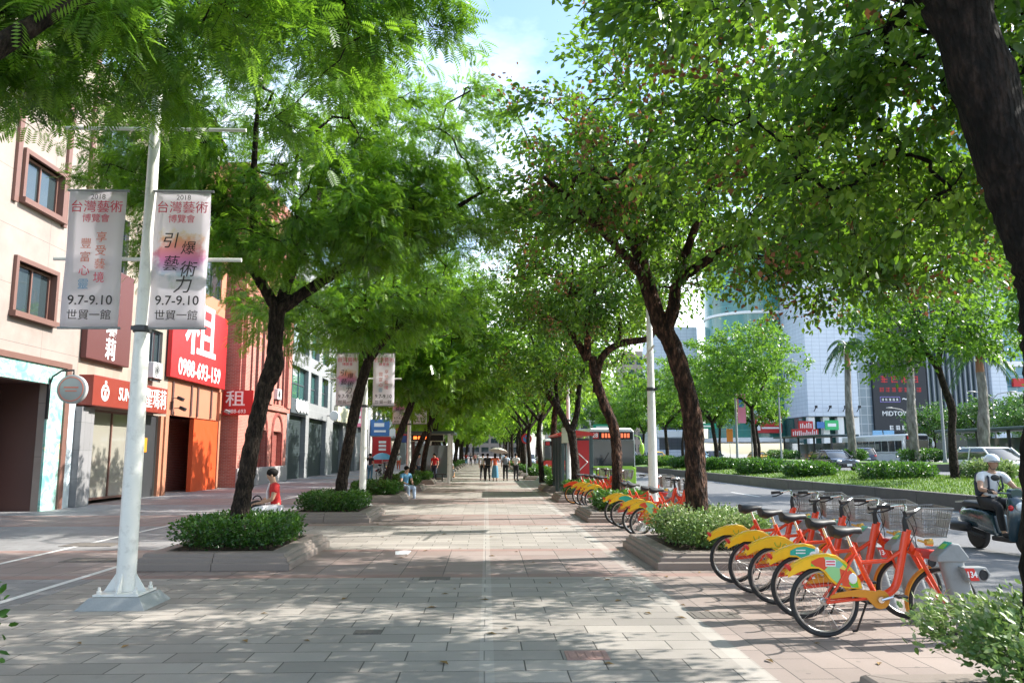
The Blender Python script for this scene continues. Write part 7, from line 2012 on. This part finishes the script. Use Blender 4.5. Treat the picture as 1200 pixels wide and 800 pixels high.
# BRT style shelters
def canopy(x0,x1,y0,y1,z,h,label):
    T = thing('platform_shelter', ((x0+x1)/2,(y0+y1)/2,z), label, 'shelter', 'dark roofed platform shelters on the far side'); hx, hy = (x1-x0)/2,(y1-y0)/2
    t = MB(); t.box((0,0,h),(x1-x0,y1-y0,.22)); t.build('roof', MT['shelter_green'], T, bevel=.05)
    k = max(2,int((y1-y0)/4))
    for i in range(k+1): t = MB(); t.box((-hx*.4,-hy+.4+(2*hy-.8)*i/k,h/2),(.18,.18,h)); t.build('post', MT['dark_metal'], T)
    t = MB(); t.box((hx*.5,0,1.2),(.06,2*hy-.6,2.2)); t.build('glass_wall', MT['clear_pane'], T)
canopy(37.5,41.0,50,66,.6,2.9,'long dark roofed platform shelter at the right behind the palms'); canopy(37.2,41.5,88,103,.6,3.1,'dark roofed platform shelter under the red lettered board')
for x,y,top,lab in ((39.0,60,'cl_black','person in black waiting under the long dark roof'),(39.2,93,'cl_grey','person in grey waiting under the roof below the red letters')):
    person((x,y,.62), R_(20), 'stand', top, 'cl_navy', lab, 'people waiting across the road')
T = thing('lettered_board', (38.2,95,3.7), 'big red and white lettered board on the far shelter roof', 'sign'); T.scale = (.62,1,.8)
t = MB(); t.box((0,0,.55),(5.2,.2,1.1)); t.box((.2,0,1.7),(2.8,.2,1.2)); t.build('board', MT['red_sign'], T)
t = MB(); rng = random.Random(3)
for i in range(13): t.box2((-2.4+.38*i,-.12,.15),(-2.4+.38*i+.15,-.104,.15+rng.uniform(.45,.85)))
for i in range(6): t.box2((-.9+.4*i,-.12,1.25),(-.9+.4*i+.16,-.104,1.25+rng.uniform(.4,.9)))
t.build('lettering', MT['white_sign'], T)
T = thing('road_sign', (30.9,101,0.9), 'orange sign panel on a post left of the silver lamp pole', 'road sign'); T.scale = (.62,.62,.85)
t = MB(); t.tube([(0,0,0),(0,0,4.6)],.06,8); t.build('post', MT['steel'], T, smooth=40); t = MB(); t.box((0,-.08,3.6),(1.3,.05,1.9)); t.build('panel', M('sign_orange',(.80,.24,.02),.5), T, bevel=.02)
for x,y,z,lab in ((30.9,112,5.4,'green road name sign above the far queue of cars'),(15.6,110,5.2,'green road name sign above the bus roof')):
    T = thing('road_sign', (x,y,.4), lab, 'road sign'); t = MB(); t.tube([(-1.3,0,0),(-1.3,0,z)],.07,8); t.tube([(-1.3,0,z-.2),(1.3,0,z-.2)],.05,6); t.build('post', MT['steel'], T, smooth=40)
    t = MB(); t.box((.3,-.08,z-.3),(2.4,.05,.75)); t.build('panel', M('sign_green',(.01,.28,.16),.5), T); t = MB(); t.box((.3,-.11,z-.3),(1.6,.012,.22)); t.build('lettering', MT['white_sign'], T)
# roadworks fence
T = thing('barrier_fence', (38.6,107,.6), 'orange barrier fence by the platform', 'fence')
t = MB()
for i in range(9): t.box((-3+.75*i,0,.5),(.06,.06,1.0))
for z in (.35,.65,.95): t.box((0,0,z),(6.2,.04,.12))
t.build('rails', M('barrier_orange',(.72,.30,.12),.6), T)

# --- far buildings (front faces local -y)
def far_bld(name, x, y, label): return thing(name, (x,y,.5), label, 'building')
MT['white_panel'] = panel_mat('white_panel', (.62,.67,.74), 1.5, .75, (.42,.47,.54), ms=.04, var=.015, rough=.4, dirt=.1)
MT['curtain_wall'] = panel_mat('curtain_wall', (.20,.26,.31), 1.3, 1.7, (.42,.46,.50), ms=.07, rough=.15, spec=.8)
MT['green_glass'] = panel_mat('green_glass', (.06,.22,.19), 1.6, 2.0, (.10,.30,.27), ms=.06, rough=.12, spec=.8, col2=(.035,.16,.14))
MT['blue_glass'] = panel_mat('blue_glass', (.16,.33,.42), 2.0, 1.8, (.40,.48,.52), ms=.08, rough=.12, spec=.8, col2=(.11,.25,.34))
MT['board_black'] = M('board_black', (.016,.018,.024), .5)
MT['fin_grey'] = M('fin_grey', (.26,.29,.32), .5)
B = far_bld('white_department_store', 52, 150, 'white panelled department store with a green glass corner tower')
w = MB(); facade(w, 9.2, 19.0, 8.2, 46, [], deep=14); w.build('wall', MT['white_panel'], B)
w = MB(); facade(w, 19.02, 24.0, 0, 46, [], d0=1.0, deep=13); w.build('glass_curtain', MT['curtain_wall'], B)
w = MB(); w.lathe((5.6,21,0),[(9.6,4.2),(9.6,46)],28); w.build('corner_tower', MT['green_glass'], B, smooth=30)
w = MB()
for z in (8.9,14.0,19.4,24.8,30): w.lathe((5.6,21,z),[(9.7,0),(9.85,.1),(9.85,.55),(9.7,.65)],28)
w.build('tower_bands', MT['white_sign'], B, smooth=30)
w = MB(); w.lathe((5.6,21,3.4),[(9.0,0),(11.3,.1),(11.3,.95),(9.0,1.05)],28); w.build('entrance_canopy', MT['white_sign'], B, smooth=30)
w = MB(); w.box2((9.2,3,0),(24,13,8.1)); w.build('ground_floor', MT['teal_glass'], B)
for u in (9.4,12.2,15.0,18.0): w = MB(); w.box2((u,.6,0),(u+1.2,1.8,8.1)); w.build('column', MT['white_sign'], B)
w = MB()
for u in (10.2,12.9,15.8,18.5): w.tube([(u,-.2,9.1),(u,-1.2,9.8)],.09,6); w.box((u,-1.3,9.9),(.35,.5,.5))
w.build('floodlights', MT['black_plastic'], B)
w = MB(); facade(w, -14, -3.6, 0, 30, [(-13,-4.5,6.5,8.5),(-13,-4.5,2.0,4.6)], d0=30, rev=.4, deep=12); w.build('wing_wall', MT['white_panel'], B)
w = MB(); w.box2((-13.5,29.4,4.8),(-3.7,30.2,6.2)); w.build('wing_canopy', MT['white_sign'], B)
T = thing('billboard', (58.7,160.6,5.6), 'red billboard on the glass front below the round tower', 'billboard')
t = MB(); t.box((-1.5,0,1.9),(5.4,.3,3.4)); t.build('board', MT['red_sign'], T); t = MB()
for i in range(5): t.box((-3.6+.9*i,-.17,2.9-.35*(i%2)),(.6,.02,.5))
t.box((-1.2,-.17,1.2),(3.6,.02,.35)); t.box((-3.6,-.17,1.4),(.7,.02,1.4)); t.build('lettering', MT['white_sign'], T)
T = thing('green_sign', (66.0,149.2,6.6), 'green and white sign panels between the white columns', 'sign')
t = MB(); t.box((-.8,0,.4),(2.6,.2,1.8)); t.build('panel', M('sign_lime',(.04,.45,.14),.5), T); t = MB(); t.box((-2.9,0,.4),(1.4,.2,1.2)); t.build('side_panel', MT['blue_sign'], T); t = MB(); t.box((-.8,-.12,.4),(1.6,.02,.6)); t.build('lettering', MT['white_sign'], T)

B = far_bld('finned_building', 76.5, 151, 'dark building with tall pale vertical fins and a light end wall')
w = MB(); facade(w, 8.4, 20.6, 0, 34, [], deep=14); w.build('wall', MT['blue_glass'] if False else glass('dark_glass',(.02,.04,.05)), B)
w = MB()
for i in range(12): w.box2((8.5+1.05*i,-.55,5.5),(8.5+1.05*i+.22,-.01,33))
w.build('fins', MT['fin_grey'], B)
w = MB(); w.box2((20.62,-1.2,0),(23.6,12,40)); w.build('end_wall', MT['white_panel'], B)
w = MB(); facade(w, -2.4, 8.38, 0, 30, [], d0=.5, deep=13); w.build('board_backing', MT['board_black'], B)
S = thing('billboard', (74.3,150.4,5.6), 'huge black billboard with red characters and white lettering', 'billboard')
t = MB(); t.box2((-.2,-.1,0),(10.3,.55,13.6)); t.build('board', MT['board_black'], S)
def bt(s, size, u, v, mat, bold=.0): text(s, size, MT[mat], S, TM((u,-.13,v),(1,0,0),(0,0,1)), bold=bold, ext=.02)
def blocks(us, v, s, mat, seed):
    # characters too small to read in the photograph: clusters of strokes at their place, size and colour
    t = MB(); g = random.Random(seed)
    for u in us:
        for q in range(3): t.box2((u-s*.42,-.135-.002*q,v+s*(.32-.32*q)-s*.06),(u+s*g.uniform(.25,.42),-.115,v+s*(.32-.32*q)+s*.06))
        for q in range(2): x = u+s*g.uniform(-.38,.38); t.box2((x-s*.05,-.145-.002*q,v-s*.42),(x+s*.05,-.115,v+s*.42))
    t.build('lettering', MT[mat], S)
blocks((2.1,4.1,6.1,8.1), 10.2, 1.55, 'red_sign', 1); blocks((1.5,2.7,3.9,5.1,6.3,7.5,8.7), 8.2, 1.0, 'red_sign', 2); blocks((1.6,2.3,3.0,3.7,4.4), 6.3, .55, 'white_sign', 3); bt('~35', 1.7, 6.7, 6.5, 'white_sign', .03);
bt('MIDTOWN', 1.25, 4.4, 3.6, 'white_sign', .01); blocks((3.0,4.2,5.4), .95, 1.0, 'white_sign', 4)
t = MB(); t.box2((1.05,-.135,5.80),(4.95,-.115,5.88)); t.box2((1.05,-.135,6.78),(4.95,-.115,6.86)); t.box2((1.05,-.135,5.88),(1.13,-.115,6.78)); t.box2((4.87,-.135,5.88),(4.95,-.115,6.78)); t.build('frame_line', M('sign_violet',(.30,.22,.62),.5), S)
T = thing('poster_stand', (50.0,101,.7), 'pale blue poster stand before the black billboard', 'poster')
t = MB(); t.box((0,0,2.6),(1.2,.2,2.6)); t.box((1.5,0,2.6),(1.3,.2,2.6)); t.build('panel', M('poster_blue',(.20,.42,.66),.5), T); t = MB(); t.box((0,0,.65),(.2,.2,1.3)); t.box((1.5,0,.65),(.2,.2,1.3)); t.build('post', MT['dark_metal'], T)
B = far_bld('glass_tower', 101.5, 152, 'pale blue glass tower with coloured shop signs at the right edge')
w = MB(); facade(w, 0, 40, 0, 75, [], deep=20); w.build('wall', MT['blue_glass'], B)
w = MB()
for z in (6,12,18,26): w.box2((-.2,-.6,z),(40,-.01,z+1.0))
w.build('floor_bands', MT['white_sign'], B)
for u,z,mat in ((.6,14,'red_sign'),(1.5,9.6,'pink_sign')): w = MB(); w.box2((u,-1.2,z),(u+2.4,-.62,z+1.6)); w.build('sign_box', MT[mat], B)
w = MB(); w.box2((-.1,-.5,0),(12,-.02,5.9)); w.build('shop_front', MT['teal_glass'], B)

def far_block(name, x, y, wd, h, mat, label, floors, fr='slate_frame', seed=0):
    B = far_bld(name, x, y, label); ops = []; k = int(wd/3.6); fh = (h-2)/floors
    for f in range(floors):
        for i in range(k): ops.append((.6+(wd-1.2)*i/k+.4,.6+(wd-1.2)*(i+1)/k-.4,1+fh*f+.6,1+fh*f+fh*.75))
    w = MB(); facade(w,0,wd,0,h,ops,rev=.3,deep=14); w.build('wall', MT[mat], B)
    for o in ops: window(B,*o,d=.2,fw=.1,mull=1,frame=fr)
    return B
far_block('tan_building', 44, 255, 22, 34, 'tan_wall', 'tan building seen between the trunks far down the road', 8)
far_block('pale_building', 22, 290, 20, 40, 'pale_wall', 'pale building far down the road behind the median trees', 9)
far_block('pale_building', -10, 300, 26, 22, 'tan_wall', 'low tan building across the far end of the walkway', 6)
far_block('grey_building', -38, 262, 24, 30, 'grey_wall', 'grey building closing the far end of the shop side', 7)
